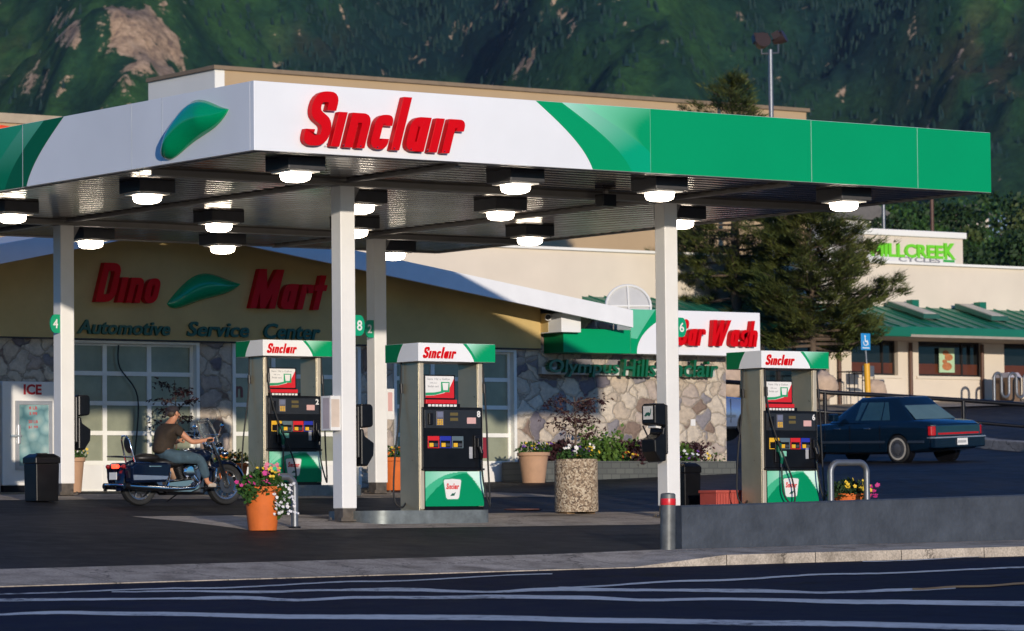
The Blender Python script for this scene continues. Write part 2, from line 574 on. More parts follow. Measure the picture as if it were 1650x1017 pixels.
TERRA = M('terracotta', (.62, .135, .018), .75, var=.12, ns=5, bump=.15, bs=30)
TERRAP = M('pale_terracotta', (.46, .27, .16), .8, var=.10, ns=5, bump=.15, bs=30)
SOIL = M('soil', (.025, .018, .012), .95, var=.3, ns=20)
YEL = M('yellow_paint', (.75, .42, .02), .45, var=.08)
BLUEB = M('button_blue', (.02, .03, .32), .35, var=.05)
REDB = M('button_red', (.62, .015, .02), .35, var=.05)
GREYB = M('button_grey', (.10, .14, .16), .35, var=.05)
PAPER = M('paper_white', (.74, .72, .68), .6, var=.04)
PAPERG = M('text_grey', (.25, .25, .26), .6, var=.05)
PINK = M('notice_pink', (.62, .36, .33), .6, var=.06)
BROWN = M('brown_pipe', (.10, .045, .025), .55, var=.15)
BARK = M('bark', (.11, .075, .05), .9, var=.3, ns=6, bump=.8, bs=12)
SIGNT = M('lettering_green', (.010, .095, .058), .4, var=.08)
LIME = M('lime_green', (.16, .62, .02), .4, var=.06)

# ------------------------------------------------------------------ setting: ground
def sheet(name, us, vs, mat, dz=0., hole=None):
    mb = MB()
    n = len(us)
    P = [Vector((u, v, G(u, v) + dz)) for v in vs for u in us]
    fs = []
    for j in range(len(vs) - 1):
        for i in range(n - 1):
            if hole and hole((us[i] + us[i + 1]) / 2, (vs[j] + vs[j + 1]) / 2): continue
            fs.append((j * n + i, j * n + i + 1, (j + 1) * n + i + 1, (j + 1) * n + i))
    mb.mesh(P, fs)
    return struct(mb.build(name, mat, smooth=60, fix=False))
def fr(a, b, s):
    n = max(1, int(round((b - a) / s)))
    return [a + (b - a) * i / n for i in range(n + 1)]
US = fr(-90, -30, 10)[:-1] + fr(-30, 60, 1)[:-1] + fr(60, 160, 5)
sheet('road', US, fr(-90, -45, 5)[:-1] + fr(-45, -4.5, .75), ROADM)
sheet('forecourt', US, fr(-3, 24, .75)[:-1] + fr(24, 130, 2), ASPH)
# sidewalk with a low kerb face towards the road
mb = MB()
us = fr(-90, 160, 1.5)
for a, b in zip(us, us[1:]):
    ka, kb = G(a, -4.5), G(b, -4.5)
    ha, hb = .012 + .12 * sstep(2.8, 4.4, a), .012 + .12 * sstep(2.8, 4.4, b)
    la, lb = G(a, -3) + .004, G(b, -3) + .004
    g = .012
    mb.poly([(a, -4.5, ka - .1), (b - g, -4.5, kb - .1), (b - g, -4.49, kb + hb), (a, -4.49, ka + ha)])
    mb.poly([(a, -4.49, ka + ha), (b - g, -4.49, kb + hb), (b - g, -4.3, kb + hb + .006), (a, -4.3, ka + ha + .006)])
    mb.poly([(a, -4.3, ka + ha + .006), (b - g, -4.3, kb + hb + .006), (b - g, -2.98, lb + .02 * sstep(2.8, 4.4, b)), (a, -2.98, la + .02 * sstep(2.8, 4.4, a))])
    mb.poly([(b - g, -4.49, kb + hb - .02), (b, -4.49, kb + hb - .02), (b, -2.98, lb - .02), (b - g, -2.98, lb - .02)])
struct(mb.build('sidewalk', CONC, fix=False))
# concrete pad round the pump islands
us = fr(1.0, 13.2, .6)
struct(sheet('concrete_pad', us, [1.75, 2.6, 3.4, 4.3, 5.0], CONC, .006))
struct(sheet('rear_concrete_pad', fr(-4, 12.6, .6), [10.0, 11, 12, 13.0], CONC, .006))
# far ground sheet out to the horizon
mb = MB()
n = 48
mb.mesh([(0, 0, -1.2)] + [(6000 * math.cos(2 * math.pi * k / n), 6000 * math.sin(2 * math.pi * k / n), -1.2) for k in range(n)], [(0, 1 + k, 1 + (k + 1) % n) for k in range(n)])
struct(mb.build('ground', M('far_ground', (.045, .06, .03), .95, var=.3, ns=.01)))

# road markings: worn painted bands lying on the road
PAINT, nt, bs = blank('road_paint')
tc = node(nt, 'ShaderNodeTexCoord')
n1 = node(nt, 'ShaderNodeTexNoise', Scale=7., Detail=8, Roughness=.75)
n2 = node(nt, 'ShaderNodeTexNoise', Scale=.5, Detail=3)
for n in (n1, n2): nt.links.new(tc.outputs['Object'], n.inputs['Vector'])
wm = node(nt, 'ShaderNodeMath', operation='MULTIPLY_ADD')
nt.links.new(n2.outputs['Fac'], wm.inputs[0]); wm.inputs[1].default_value = .6; nt.links.new(n1.outputs['Fac'], wm.inputs[2])
nt.links.new(ramp(nt, [(.62, (.02, .021, .03)), (.72, (.52, .51, .47)), (1.0, (.72, .71, .66))], wm.outputs[0]), bs.inputs['Base Color'])
bs.inputs['Roughness'].default_value = .8
YPAINT = M('yellow_road_paint', (.42, .22, .05), .7, var=.3, ns=2)
def band(name, pts, th, mat, dz):
    """pts follow a stripe's centre in the photograph; th = its thickness there"""
    mb = MB()
    L = []
    for k in range(len(pts) - 1):
        (x0, y0, *w0), (x1, y1, *w1) = pts[k], pts[k + 1]
        n = max(2, int(abs(x1 - x0) / 18))
        for i in range(n):
            t = i / n
            tt = (t * t * (3 - 2 * t))
            L.append((lerp(x0, x1, t), lerp(y0, y1, tt), lerp((w0 or [th])[0], (w1 or [th])[0], tt)))
    a = pts[-1]
    L.append((a[0], a[1], a[2] if len(a) > 2 else th))
    P = []
    for x, y, w in L:
        j = noise.noise(Vector((x * .11, y * .3, 2))) * .5
        for s in (-.5, .5):
            p = gp(x, y + s * w + j, 22, 60)
            P.append((p.x, p.y, G(p.x, p.y) + dz))
    mb.mesh(P, [(2 * i, 2 * i + 1, 2 * i + 3, 2 * i + 2) for i in range(len(L) - 1)])
    return struct(mb.build(name, mat, fix=False))
band('road_line', [(-40, 992, 2), (90, 988, 5), (230, 990, 6), (500, 995, 7), (760, 996, 8), (1000, 1001, 8), (1250, 1005, 8), (1690, 1013, 9)], 7, PAINT, .005)
band('road_line', [(-40, 968, 5), (130, 967, 3.5), (250, 966, 2.5), (380, 964, 6), (480, 968, 4), (590, 963.5, 4), (700, 964, 5), (800, 962.5, 6), (930, 964, 6), (1050, 968, 4), (1160, 966, 4), (1400, 971, 7), (1690, 974, 8)], 5, PAINT, .006)
band('road_line', [(180, 955, 1.5), (290, 953.5, 2.5), (420, 955, 4), (530, 952, 3), (640, 951, 6), (780, 955, 3), (900, 950.5, 6), (1060, 952, 4), (1200, 953, 6), (1330, 956, 3), (1470, 951.5, 4.5), (1540, 949, 2)], 4, PAINT, .007)
band('road_line', [(-40, 959, 1.6), (320, 949, 2.0), (600, 938, 2.0), (890, 926, 1.4)], 2, PAINT, .008)
band('road_line', [(900, 948, 2), (1130, 937, 3), (1360, 926, 2.4), (1690, 915, 2.4)], 2, PAINT, .009)
band('road_line', [(1390, 906, 1.4), (1690, 894, 1.6)], 1.6, PAINT, .010)
band('road_line', [(1470, 951, 3), (1560, 946.5, 3), (1690, 940, 3.4)], 3, YPAINT, .011)

# ------------------------------------------------------------------ setting: mountain
def cw(Xc, Yc, z=0): 
    p = CAM + r0 * Xc + f0 * Yc
    return Vector((p.x, p.y, z))
def mh(Xc, Yc):
    """height of the mountainside at camera-frame position"""
    q = Vector((Xc * .0042, Yc * .0021, 3.1))
    rg = 0
    a, f = 1., 1.
    for k in range(5):
        n = 1 - abs(noise.noise(q * f))
        rg += a * n * n
        a *= .5
        f *= 2.05
    base = .50 * max(0, Yc - 1900) + 14 + .012 * max(0, Yc - 300)
    w = sstep(1750, 2150, Yc)
    az = 825 + Xc / Yc * F
    spur = 66 * math.exp(-((az - 230) / 190) ** 2) + 46 * math.exp(-((az - 1010) / 210) ** 2) + 62 * math.exp(-((az - 1640) / 260) ** 2) - 70 * math.exp(-((az - 700) / 140) ** 2) - 30 * math.exp(-((az - 1340) / 130) ** 2)
    det = noise.noise(Vector((Xc * .022, Yc * .022, 9))) * 9 + noise.noise(Vector((Xc * .07, Yc * .07, 1))) * 3
    return base + w * (spur + (rg - 1.05) * 62 + det)
mb = MB()
xs = fr(-1100, -420, 20)[:-1] + fr(-420, 420, 4)[:-1] + fr(420, 1100, 20)
ys = fr(230, 1800, 90)[:-1] + fr(1800, 2080, 14)[:-1] + fr(2080, 2900, 6)[:-1] + fr(2900, 3600, 70)
nx = len(xs)
cols, rock = [], []
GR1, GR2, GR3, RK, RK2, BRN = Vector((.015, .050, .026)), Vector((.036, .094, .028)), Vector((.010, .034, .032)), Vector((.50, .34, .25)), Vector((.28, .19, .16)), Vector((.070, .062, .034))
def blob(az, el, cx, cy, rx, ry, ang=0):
    dx, dy = az - cx, el - cy
    c, s = math.cos(ang), math.sin(ang)
    a, b = (dx * c + dy * s) / rx, (-dx * s + dy * c) / ry
    return math.exp(-(a * a + b * b))
for y in ys:
    for x in xs:
        z = mh(x, y)
        p = cw(x, y, z + .0)
        mb.v.append(p)
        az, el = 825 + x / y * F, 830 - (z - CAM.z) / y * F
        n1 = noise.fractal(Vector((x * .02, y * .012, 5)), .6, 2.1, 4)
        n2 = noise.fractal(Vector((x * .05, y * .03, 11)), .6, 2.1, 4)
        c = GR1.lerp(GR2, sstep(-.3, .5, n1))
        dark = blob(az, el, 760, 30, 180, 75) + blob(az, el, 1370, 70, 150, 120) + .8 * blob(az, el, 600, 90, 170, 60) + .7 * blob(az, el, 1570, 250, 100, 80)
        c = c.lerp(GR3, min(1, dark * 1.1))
        lit = blob(az, el, 1050, 90, 150, 60, -.4) + .7 * blob(az, el, 330, 60, 120, 60, .5) + .6 * blob(az, el, 70, 90, 90, 60)  # sun on these slopes is put into the colour as lighter green
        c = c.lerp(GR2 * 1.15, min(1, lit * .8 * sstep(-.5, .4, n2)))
        rk = 1.12 * blob(az, el, 245, 78, 72, 50, .65) + 1.1 * blob(az, el, 205, 30, 45, 40) + .9 * blob(az, el, 110, 45, 22, 40, -.6) + .8 * blob(az, el, 780, 20, 130, 13, -.55) + .8 * blob(az, el, 870, 85, 80, 12, -.7) + .55 * blob(az, el, 60, 130, 70, 30) + .5 * blob(az, el, 470, 110, 40, 20, .3) + .5 * blob(az, el, 960, 10, 40, 14)
        br = .8 * blob(az, el, 1580, 110, 120, 100, -.6) + .5 * blob(az, el, 500, 60, 60, 30) + .4 * blob(az, el, 20, 60, 60, 60)
        c = c.lerp(BRN, min(.85, br * sstep(-.35, .35, n2)))
        n3 = noise.fractal(Vector((x * .09 + y * .03, y * .06, 21)), .75, 2.1, 4)
        k = sstep(.34, .56, rk * .55 + n2 * .45 + n3 * .42)
        cols.append(tuple(c)); rock.append(rk * .55 + n2 * .40 + n3 * .34)
for j in range(len(ys) - 1):
    for i in range(nx - 1):
        mb.f.append((j * nx + i, j * nx + i + 1, (j + 1) * nx + i + 1, (j + 1) * nx + i))
        mb.m.append(0)
mt, nt, bs = blank('mountainside')
at = node(nt, 'ShaderNodeAttribute', attribute_name='Col')
tc = node(nt, 'ShaderNodeTexCoord')
n1 = node(nt, 'ShaderNodeTexNoise', Scale=.17, Detail=9, Roughness=.75)
n2 = node(nt, 'ShaderNodeTexNoise', Scale=.02, Detail=6, Roughness=.6)
for n in (n1, n2): nt.links.new(tc.outputs['Object'], n.inputs['Vector'])
g = ramp(nt, [(.32, (.5, .53, .56)), (.5, (1, 1, 1)), (.68, (1.5, 1.45, 1.3))], n1.outputs['Fac'])
c = mixc(nt, 1.0, at.outputs['Color'], g, 'MULTIPLY')
ra = node(nt, 'ShaderNodeAttribute', attribute_name='Rock')
sm = node(nt, 'ShaderNodeMath', operation='MULTIPLY_ADD')
nt.links.new(n1.outputs['Fac'], sm.inputs[0]); sm.inputs[1].default_value = 1.1
nt.links.new(ra.outputs['Fac'], sm.inputs[2])
kf = ramp(nt, [(.92, (0, 0, 0)), (1.0, (1, 1, 1))], sm.outputs[0])
rc_ = ramp(nt, [(.38, (.20, .135, .10)), (.5, (.42, .28, .175)), (.62, (.60, .42, .28))], n1.outputs['Fac'])
c = mixc(nt, kf, c, rc_)
g = ramp(nt, [(.35, (.7, .74, .8)), (.65, (1.3, 1.25, 1.15))], n2.outputs['Fac'])
c = mixc(nt, 1.0, c, g, 'MULTIPLY')
nt.links.new(c, bs.inputs['Base Color'])
bs.inputs['Roughness'].default_value = 1
bs.inputs['Specular IOR Level'].default_value = .05
bp = node(nt, 'ShaderNodeBump', Strength=.8, Distance=3.5)
nt.links.new(n1.outputs['Fac'], bp.inputs['Height'])
nt.links.new(bp.outputs[0], bs.inputs['Normal'])
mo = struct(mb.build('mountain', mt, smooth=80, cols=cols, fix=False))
ra_ = mo.data.attributes.new('Rock', 'FLOAT', 'POINT')
ra_.data.foreach_set('value', rock)
# the conifer stands on it, far too many to count
mb = MB()
rs = random.Random(3)
cnt = 0
while cnt < 2200:
    y = rs.uniform(2080, 2820)
    x = rs.uniform(-.16, .16) * y
    z = mh(x, y)
    az, el = 825 + x / y * F, 830 - (z - CAM.z) / y * F
    if el < -60: continue
    d = blob(az, el, 760, 30, 170, 80) + blob(az, el, 1370, 70, 150, 130) + .6 * blob(az, el, 600, 95, 150, 60) + .6 * blob(az, el, 1570, 260, 100, 70) + .35 * blob(az, el, 430, 20, 90, 60) + .07
    if 1.5 * blob(az, el, 235, 70, 80, 85, -.2) + blob(az, el, 205, 30, 50, 45) > .35: continue
    if rs.random() > d * (.55 + noise.noise(Vector((x * .02, y * .02, 4)))): continue
    h = rs.uniform(3.5, 7.5)
    r = h * rs.uniform(.24, .36)
    p = cw(x, y, z - 1)
    for k, (z0, z1, rr) in enumerate(((0, .55, 1), (.3, .8, .72), (.6, 1.05, .42))):
        b = len(mb.v)
        a0 = rs.uniform(0, 6)
        for i in range(5): mb.v.append(p + Vector((math.cos(a0 + i * 1.2566) * r * rr, math.sin(a0 + i * 1.2566) * r * rr, h * z0)))
        mb.v.append(p + Vector((0, 0, h * z1)))
        for i in range(5):
            mb.f.append((b + i, b + (i + 1) % 5, b + 5))
            mb.m.append(0)
    cnt += 1
fo = mb.build('conifer_forest', leaf_mat('far_conifer', (.009, .030, .024), (.014, .042, .028)), fix=False)
tag(fo, 'dark conifer stands scattered over the mountainside', 'forest', kind='stuff')

# ------------------------------------------------------------------ canopy
SZ, TZ = 6.46, 7.385
CUX, CVY = 13.25, 14.9
can = thing('canopy', 'white and green petrol station canopy with red lettering, standing on four square white columns', 'canopy', (6.6, 7.4, 1.75))
mb = MB()
t = .10
mb.box(0, 0, SZ, CUX, t, TZ); mb.box(0, CVY - t, SZ, CUX, CVY, TZ)
mb.box(0, t, SZ, t, CVY - t, TZ); mb.box(CUX - t, t, SZ, CUX, CVY - t, TZ)
mb.build('fascia', WHITE, can, bevel=.006)
mb = MB()
mb.box(t, t, SZ + .62, CUX - t, CVY - t, SZ + .72)
mb.build('roof_deck', M('deck_grey', (.3, .3, .3), .8), can)
# corrugated soffit, ribs along the front
mb = MB()
P = []
v = t
while v < CVY - t - .01:
    P += [(v + .3 * k / 8, SZ + .012 + .008 * (1 - math.cos(k * math.pi / 4)) ** 1.6 / 2) for k in range(8)]
    v += .3
us = fr(t, CUX - t, 1.2)
m = len(us)
mb.mesh([(u, min(a, CVY - t), z + .004 * math.sin(u * 3 + a)) for a, z in P for u in us], [(i * m + j, i * m + j + 1, (i + 1) * m + j + 1, (i + 1) * m + j) for i in range(len(P) - 1) for j in range(m - 1)])
mb.build('soffit', SOFF, can, smooth=50, fix=False)
mb = MB()
mb.box(.1, .1, SZ - .01, CUX - .1, .16, SZ + .03); mb.box(.1, CVY - .16, SZ - .01, CUX - .1, CVY - .1, SZ + .03)
mb.box(.1, .16, SZ - .01, .16, CVY - .16, SZ + .03); mb.box(CUX - .16, .16, SZ - .01, CUX - .1, CVY - .16, SZ + .03)
mb.build('edge_trim', BEAM, can)
def ibeam(x0, y0, x1, y1, w=.2, h=.11):
    mb = MB()
    z0, z1 = SZ - h + .03, SZ + .03
    if y1 == y0:
        mb.box(x0, y0 - w / 2, z0, x1, y0 + w / 2, z0 + .02); mb.box(x0, y0 - .01, z0 + .02, x1, y0 + .01, z1)
    else:
        mb.box(x0 - w / 2, y0, z0, x0 + w / 2, y1, z0 + .02); mb.box(x0 - .01, y0, z0 + .02, x0 + .01, y1, z1)
    mb.build('beam', BEAM, can)
for v in (3.2, 11.5): ibeam(.3, v, CUX - .3, v)
for u in (3.5, 9.5): ibeam(u, .3, u, 3.1, .12, .07); ibeam(u, 3.3, u, 11.4, .12, .07); ibeam(u, 11.6, u, CVY - .3, .12, .07)
# columns
COLS = [(3.49, 3.2), (9.43, 3.2), (3.49, 11.5), (9.60, 11.5)]
for u, v in COLS:
    g = G(u, v)
    mb = MB()
    mb.box(u - .125, v - .125, g + .19, u + .125, v + .125, SZ - .085)
    c = mb.build('column', COLP, can, bevel=.012)
    mb = MB()
    mb.box(u - .11, v - .11, g - .1, u + .11, v + .11, g + .19); mb.box(u - .18, v - .18, g + .005, u + .18, v + .18, g + .03)
    for sx in (-1, 1):
        for sy in (-1, 1): mb.lathe([(.018, g + .03), (.018, g + .06)], (u + sx * .15, v + sy * .15, 0), 6)
    mb.build('base_plate', M('rusty_grey', (.12, .10, .08), .6, .4, var=.35, ns=9), c)
    mb = MB()
    mb.box(u - .16, v - .16, SZ - .087, u + .16, v + .16, SZ - .081)
    mb.poly([(u + .125, v + .0, SZ - .088), (u + .30, v, SZ - .088), (u + .125, v, SZ - .4)])
    mb.build('cap_plate', BEAM, c)
# graphics: coloured film panels standing 3 mm proud
def curve(top, bot, n=20, k=.6):
    return [(lerp(top, bot, k * math.sin(t / n * math.pi / 2) + (1 - k) * t / n), lerp(TZ - .004, SZ + .004, t / n)) for t in range(n + 1)]
GLIN, GPALE, GMID, GDK = (.0, .30, .115), (.38, .70, .56), (.0, .34, .17), (.0, .115, .03)
def film(L0, L1, place, shade, name, cols=10):
    """panel between two curves with printed gradient; shade(s, t) -> colour"""
    mb = MB(); cc = []
    n = len(L0)
    for i in range(n):
        for j in range(cols + 1):
            s = j / cols
            mb.v.append(Vector(place(lerp(L0[i][0], L1[i][0], s), lerp(L0[i][1], L1[i][1], s))))
            cc.append(tuple(shade(s, i / (n - 1))))
    for i in range(n - 1):
        for j in range(cols):
            mb.f.append((i * (cols + 1) + j, i * (cols + 1) + j + 1, (i + 1) * (cols + 1) + j + 1, (i + 1) * (cols + 1) + j)); mb.m.append(0)
    mb.build(name, FASC, can, cols=cc)
mixv = lambda a, b, t: tuple(lerp(x, y, t) for x, y in zip(a, b))
def fu(px, py): return pv(px, py, 0).x
c1 = curve(fu(863, 162), fu(955, 270)); c2 = curve(fu(905, 166), fu(1018, 276)); c3 = curve(fu(938, 168), fu(1075, 281)); u4 = fu(1047, 178)
FP = lambda a, b: (a, -.003, b)
vert = lambda u: [(u, z) for _, z in c1]
film(c1, c2, FP, lambda s, t: GLIN, 'green_panel')
film(c2, [(min(a, u4), b) for a, b in c3], FP, lambda s, t: mixv(GPALE, GMID, min(1, (t * 1.35 + .25 * s)) ** .8), 'pale_green_panel')
film([(min(a, u4), b) for a, b in c3], vert(u4), FP, lambda s, t: mixv((.22, .66, .43), GLIN, min(1, t * 1.6 + .75 * s)), 'pale_green_panel')
e = [fu(1047, 178) + .006, fu(1307, 195), fu(1478, 206), CUX]
for a, b in zip(e, e[1:]): film(vert(a), vert(b - (.010 if b < CUX else 0)), FP, lambda s, t: GLIN, 'green_panel', 1)
mb = MB()
for u in e[:-1]: mb.box(u - .006, -.005, SZ, u - .002, .0, TZ)
mb.build('panel_seam', M('seam_green', (.25, .52, .38), .5), can)
mb = MB()
mb.box(CUX, 0, SZ, CUX + .003, CVY, TZ); mb.box(3, CVY, SZ, CUX, CVY + .003, TZ)
mb.build('green_panel', GREEN, can)
# left face
def fv(px, py): return pu(px, py, 0).y
d1 = curve(fv(103, 186), fv(43, 302)); d2 = curve(fv(71, 193), fv(8, 309)); d3 = curve(fv(40, 199), fv(-22, 316)); v4 = fv(-150, 300)
LP = lambda a, b: (-.003, a, b)
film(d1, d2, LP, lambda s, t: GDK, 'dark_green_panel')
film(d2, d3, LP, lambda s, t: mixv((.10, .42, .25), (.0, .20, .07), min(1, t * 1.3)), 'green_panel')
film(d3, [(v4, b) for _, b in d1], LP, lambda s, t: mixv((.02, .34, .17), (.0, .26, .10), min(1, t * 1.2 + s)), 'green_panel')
mb = MB()
for px, py in ((261, 160), (212, 170)): mb.box(-.002, fv(px, py), SZ, 0, fv(px, py) + .008, TZ)
mb.box(-.005, fv(37, 200), SZ, 0, fv(37, 200) + .012, TZ)
mb.build('panel_seam', M('seam_pale', (.5, .52, .52), .5), can)
# red channel letters on the front
a, b = pv(480, 234, -.01), pv(746, 247, -.01)
word('Sinclair', (fu(479, 235), 0, SZ + .095), X, Z, NY, fu(746, 190) - fu(480, 235) , 0.735, .12, RED, can, .30, bevel=.006, back=.02)
mb = MB()
for k in range(8): mb.ell((fu(519 + k * 27, 232), -.124, SZ + .12), (.012, .012, .012), 6, 4)
mb.build('letter_fastener', CHROME, can)
# the raised glossy emblem on the left face: a plain leaf shape
def leaf_emblem(parent, c, ax, ay, az, w, h, d, mat, name='emblem'):
    c, ax, ay, az = Vector(c), Vector(ax), Vector(ay), Vector(az)
    n, m = 28, 8
    vs, fs = [], []
    for i in range(n + 1):
        t = i / n
        xx = -.5 + t
        mid = .5 * (t ** 1.6) - .36 + .34 * math.sin(t * math.pi) ** 1.5 * (1 - .5 * t) 
        hw = .30 * math.sin(math.pi * min(1, t ** .8)) ** .85 + .004
        for j in range(m + 1):
            s = -1 + 2 * j / m
            vs.append(c + ax * (xx * w) + ay * ((mid + s * hw) * h) + az * (d * (.12 + .88 * max(0, 1 - s * s) ** .75 * min(1, hw / .24))))
    for i in range(n):
        for j in range(m): fs.append((i * (m + 1) + j, i * (m + 1) + j + 1, (i + 1) * (m + 1) + j + 1, (i + 1) * (m + 1) + j))
    b = MB(); b.mesh(vs, fs)
    # rim back to the wall
    k = len(vs)
    rim = [i * (m + 1) for i in range(n + 1)] + [i * (m + 1) + m for i in range(n, -1, -1)]
    rv = [vs[i] for i in rim]
    bk = [p - az * (d * .12 - .002) for p in rv]
    q = len(rim)
    b.mesh(rv + bk, [(i, (i + 1) % q, q + (i + 1) % q, q + i) for i in range(q)])
    return b.build(name, mat, parent, smooth=60)
EMB = M('emblem_green', (.0, .34, .13), .16, var=.06, ns=2, coat=.5)
leaf_emblem(can, (0, (fv(262, 200) + fv(370, 200)) / 2, SZ + .47), NY, Z, NX, 1.72, .92, .2, EMB)
# speaker box under the soffit
p = pl(976, 322, 2, 6.34)
t_ = thing('soffit_speaker', 'small dark speaker box hung under the canopy near its right front column', 'speaker', (p.x, p.y, SZ))
mb = MB(); mb.box(p.x - .13, p.y - .1, 6.24, p.x + .13, p.y + .1, 6.42); mb.build('cabinet', BLACKM, t_, bevel=.01)
mb = MB(); mb.box(p.x - .03, p.y - .03, 6.42, p.x + .03, p.y + .03, SZ + .07); mb.build('bracket', BEAM, t_)

# lamps: four rows of square boxes with glowing lenses
def lamp(u, v, label):
    L = thing('canopy_lamp', label, 'lamp', (u, v, SZ), 0, 'lamps under the canopy')
    mb = MB(); mb.box(-.30, -.30, -.15, .30, .30, .05)
    mb.build('housing', HOUS, L, bevel=.012, world=False)
    mb = MB(); mb.box(-.24, -.24, -.175, .24, .24, -.1505); mb.build('trim_frame', WARM, L, world=False)
    mb = MB()
    ln = 20
    for z, r in ((-.2255, .225), (-.27, .225), (-.325, .20), (-.36, .12), (-.37, 0.02)):
        pass
    prof = [(.165, -.1755), (.165, -.225), (.15, -.268), (.10, -.295), (.0, -.302)]
    vs, fs = [], []
    n = 24
    for r, z in prof:
        for k in range(n):
            an = 2 * math.pi * k / n
            q = max(abs(math.cos(an)), abs(math.sin(an)))
            rr = r * lerp(1, 1 / q, .75)
            vs.append((rr * math.cos(an), rr * math.sin(an), z))
    for i in range(len(prof) - 1):
        for k in range(n): fs.append((i * n + k, i * n + (k + 1) % n, (i + 1) * n + (k + 1) % n, (i + 1) * n + k))
    mb.mesh(vs, fs); mb.build('lens', LAMP, L, smooth=50, world=False)
    return L
ORD = ['first', 'second', 'third', 'fourth']
ROW = ['front row', 'second row back', 'third row back', 'rear row']
L0 = None
for j, v in enumerate((.95, 4.95, 9.05, 13.2)):
    for i, u in enumerate((1.25, 4.95, 7.55, 11.1)):
        if j == 3 and i == 0: continue
        lab = 'glowing square lamp under the canopy, %s from the left in the %s' % (ORD[i - (j == 3)], ROW[j])
        if L0 is None: L0 = lamp(u, v, lab)
        else: dup(L0, (u, v, SZ), lab)

# numbered flags on the columns
def flag(num, px, py, u, v, label, sgn=-1):
    z = pv(px, py, v).z
    T = thing('number_sign', label, 'sign', (u, v, z - .14), 0, 'pump number flags on the columns')
    mb = MB()
    x0, x1 = u + sgn * .115, u + sgn * .30
    n = 14
    pts = [(x0, z - .15)] + [(lerp(x0, x1, .55) + (x1 - lerp(x0, x1, .55)) * math.cos(a), z + .15 * math.sin(a)) for a in [(-math.pi / 2 + math.pi * i / n) for i in range(n + 1)]] + [(x0, z + .15)]
    yy = v - .10
    mb.prism(pts, FRONT, yy, yy + .03)
    p = mb.build('panel', M('flag_green', (.0, .30, .14), .4, var=.05), T)
    mb = MB()
    xm = (x0 + x1) / 2
    text(mb, num, (xm - .045, yy - .003, z - .075), X, Z, NY, .09, .15, .001, bold=.02)
    mb.build('number', PAPER, p)
flag('4', 84, 522, 3.49, 11.5, 'green number flag reading 4 on the rear left column')
flag('2', 578, 530, 9.60, 11.5, 'green number flag reading 2 on the rear middle column')
flag('8', 573, 525, 3.49, 3.2, 'green number flag reading 8 on the front left column', 1)
flag('6', 1092, 528, 9.43, 3.2, 'green number flag reading 6 on the front right column', 1)

# ------------------------------------------------------------------ pump islands and pumps
def island(u0, u1, v0, v1, label, h=.15):
    g = min(G(u0, v0), G(u1, v0))
    T = thing('pump_island', label, 'island', ((u0 + u1) / 2, (v0 + v1) / 2, g), 0, 'raised pump islands')
    def rr(r, o):
        pts = []
        for cx, cy, a0 in ((u1 - r, v0 + r, -90), (u1 - r, v1 - r, 0), (u0 + r, v1 - r, 90), (u0 + r, v0 + r, 180)):
            for k in range(7):
                a = math.radians(a0 + 15 * k)
                pts.append((cx + (r - o) * math.cos(a), cy + (r - o) * math.sin(a)))
        return pts
    zt = G((u0 + u1) / 2, (v0 + v1) / 2) + h
    mb = MB(); mb.ring(rr(.3, 0), rr(.3, .02), FLAT, g - .2, zt)
    mb.build('steel_edge', M('worn_steel_edge', (.20, .22, .21), .5, .5, var=.3, ns=6), T, smooth=40)
    mb = MB(); mb.prism(rr(.3, .021), FLAT, g - .2, zt - .006)
    mb.build('concrete_top', CONC, T)
    return zt
P8 = (4.67, 3.0); P6 = (11.13, 3.0); P2 = (7.13, 11.2)
z8 = island(pv(603, 838, 2.55).x, pv(800, 836, 2.55).x, 2.55, 3.95, 'raised pump island with steel edge carrying pump 8')
z6 = island(10.4, 12.9, 2.55, 3.95, 'raised pump island behind the grey wall carrying pump 6')
z2 = island(6.3, 8.9, 10.75, 12.15, 'raised pump island near the store carrying pump 2')
PW, PD = 1.13, .52
def wordc(s, o, w, h, depth, mat, parent): return word(s, o, X, Z, NY, w, h, depth, mat, parent, .27, 'brand_lettering', world=False, one=True)
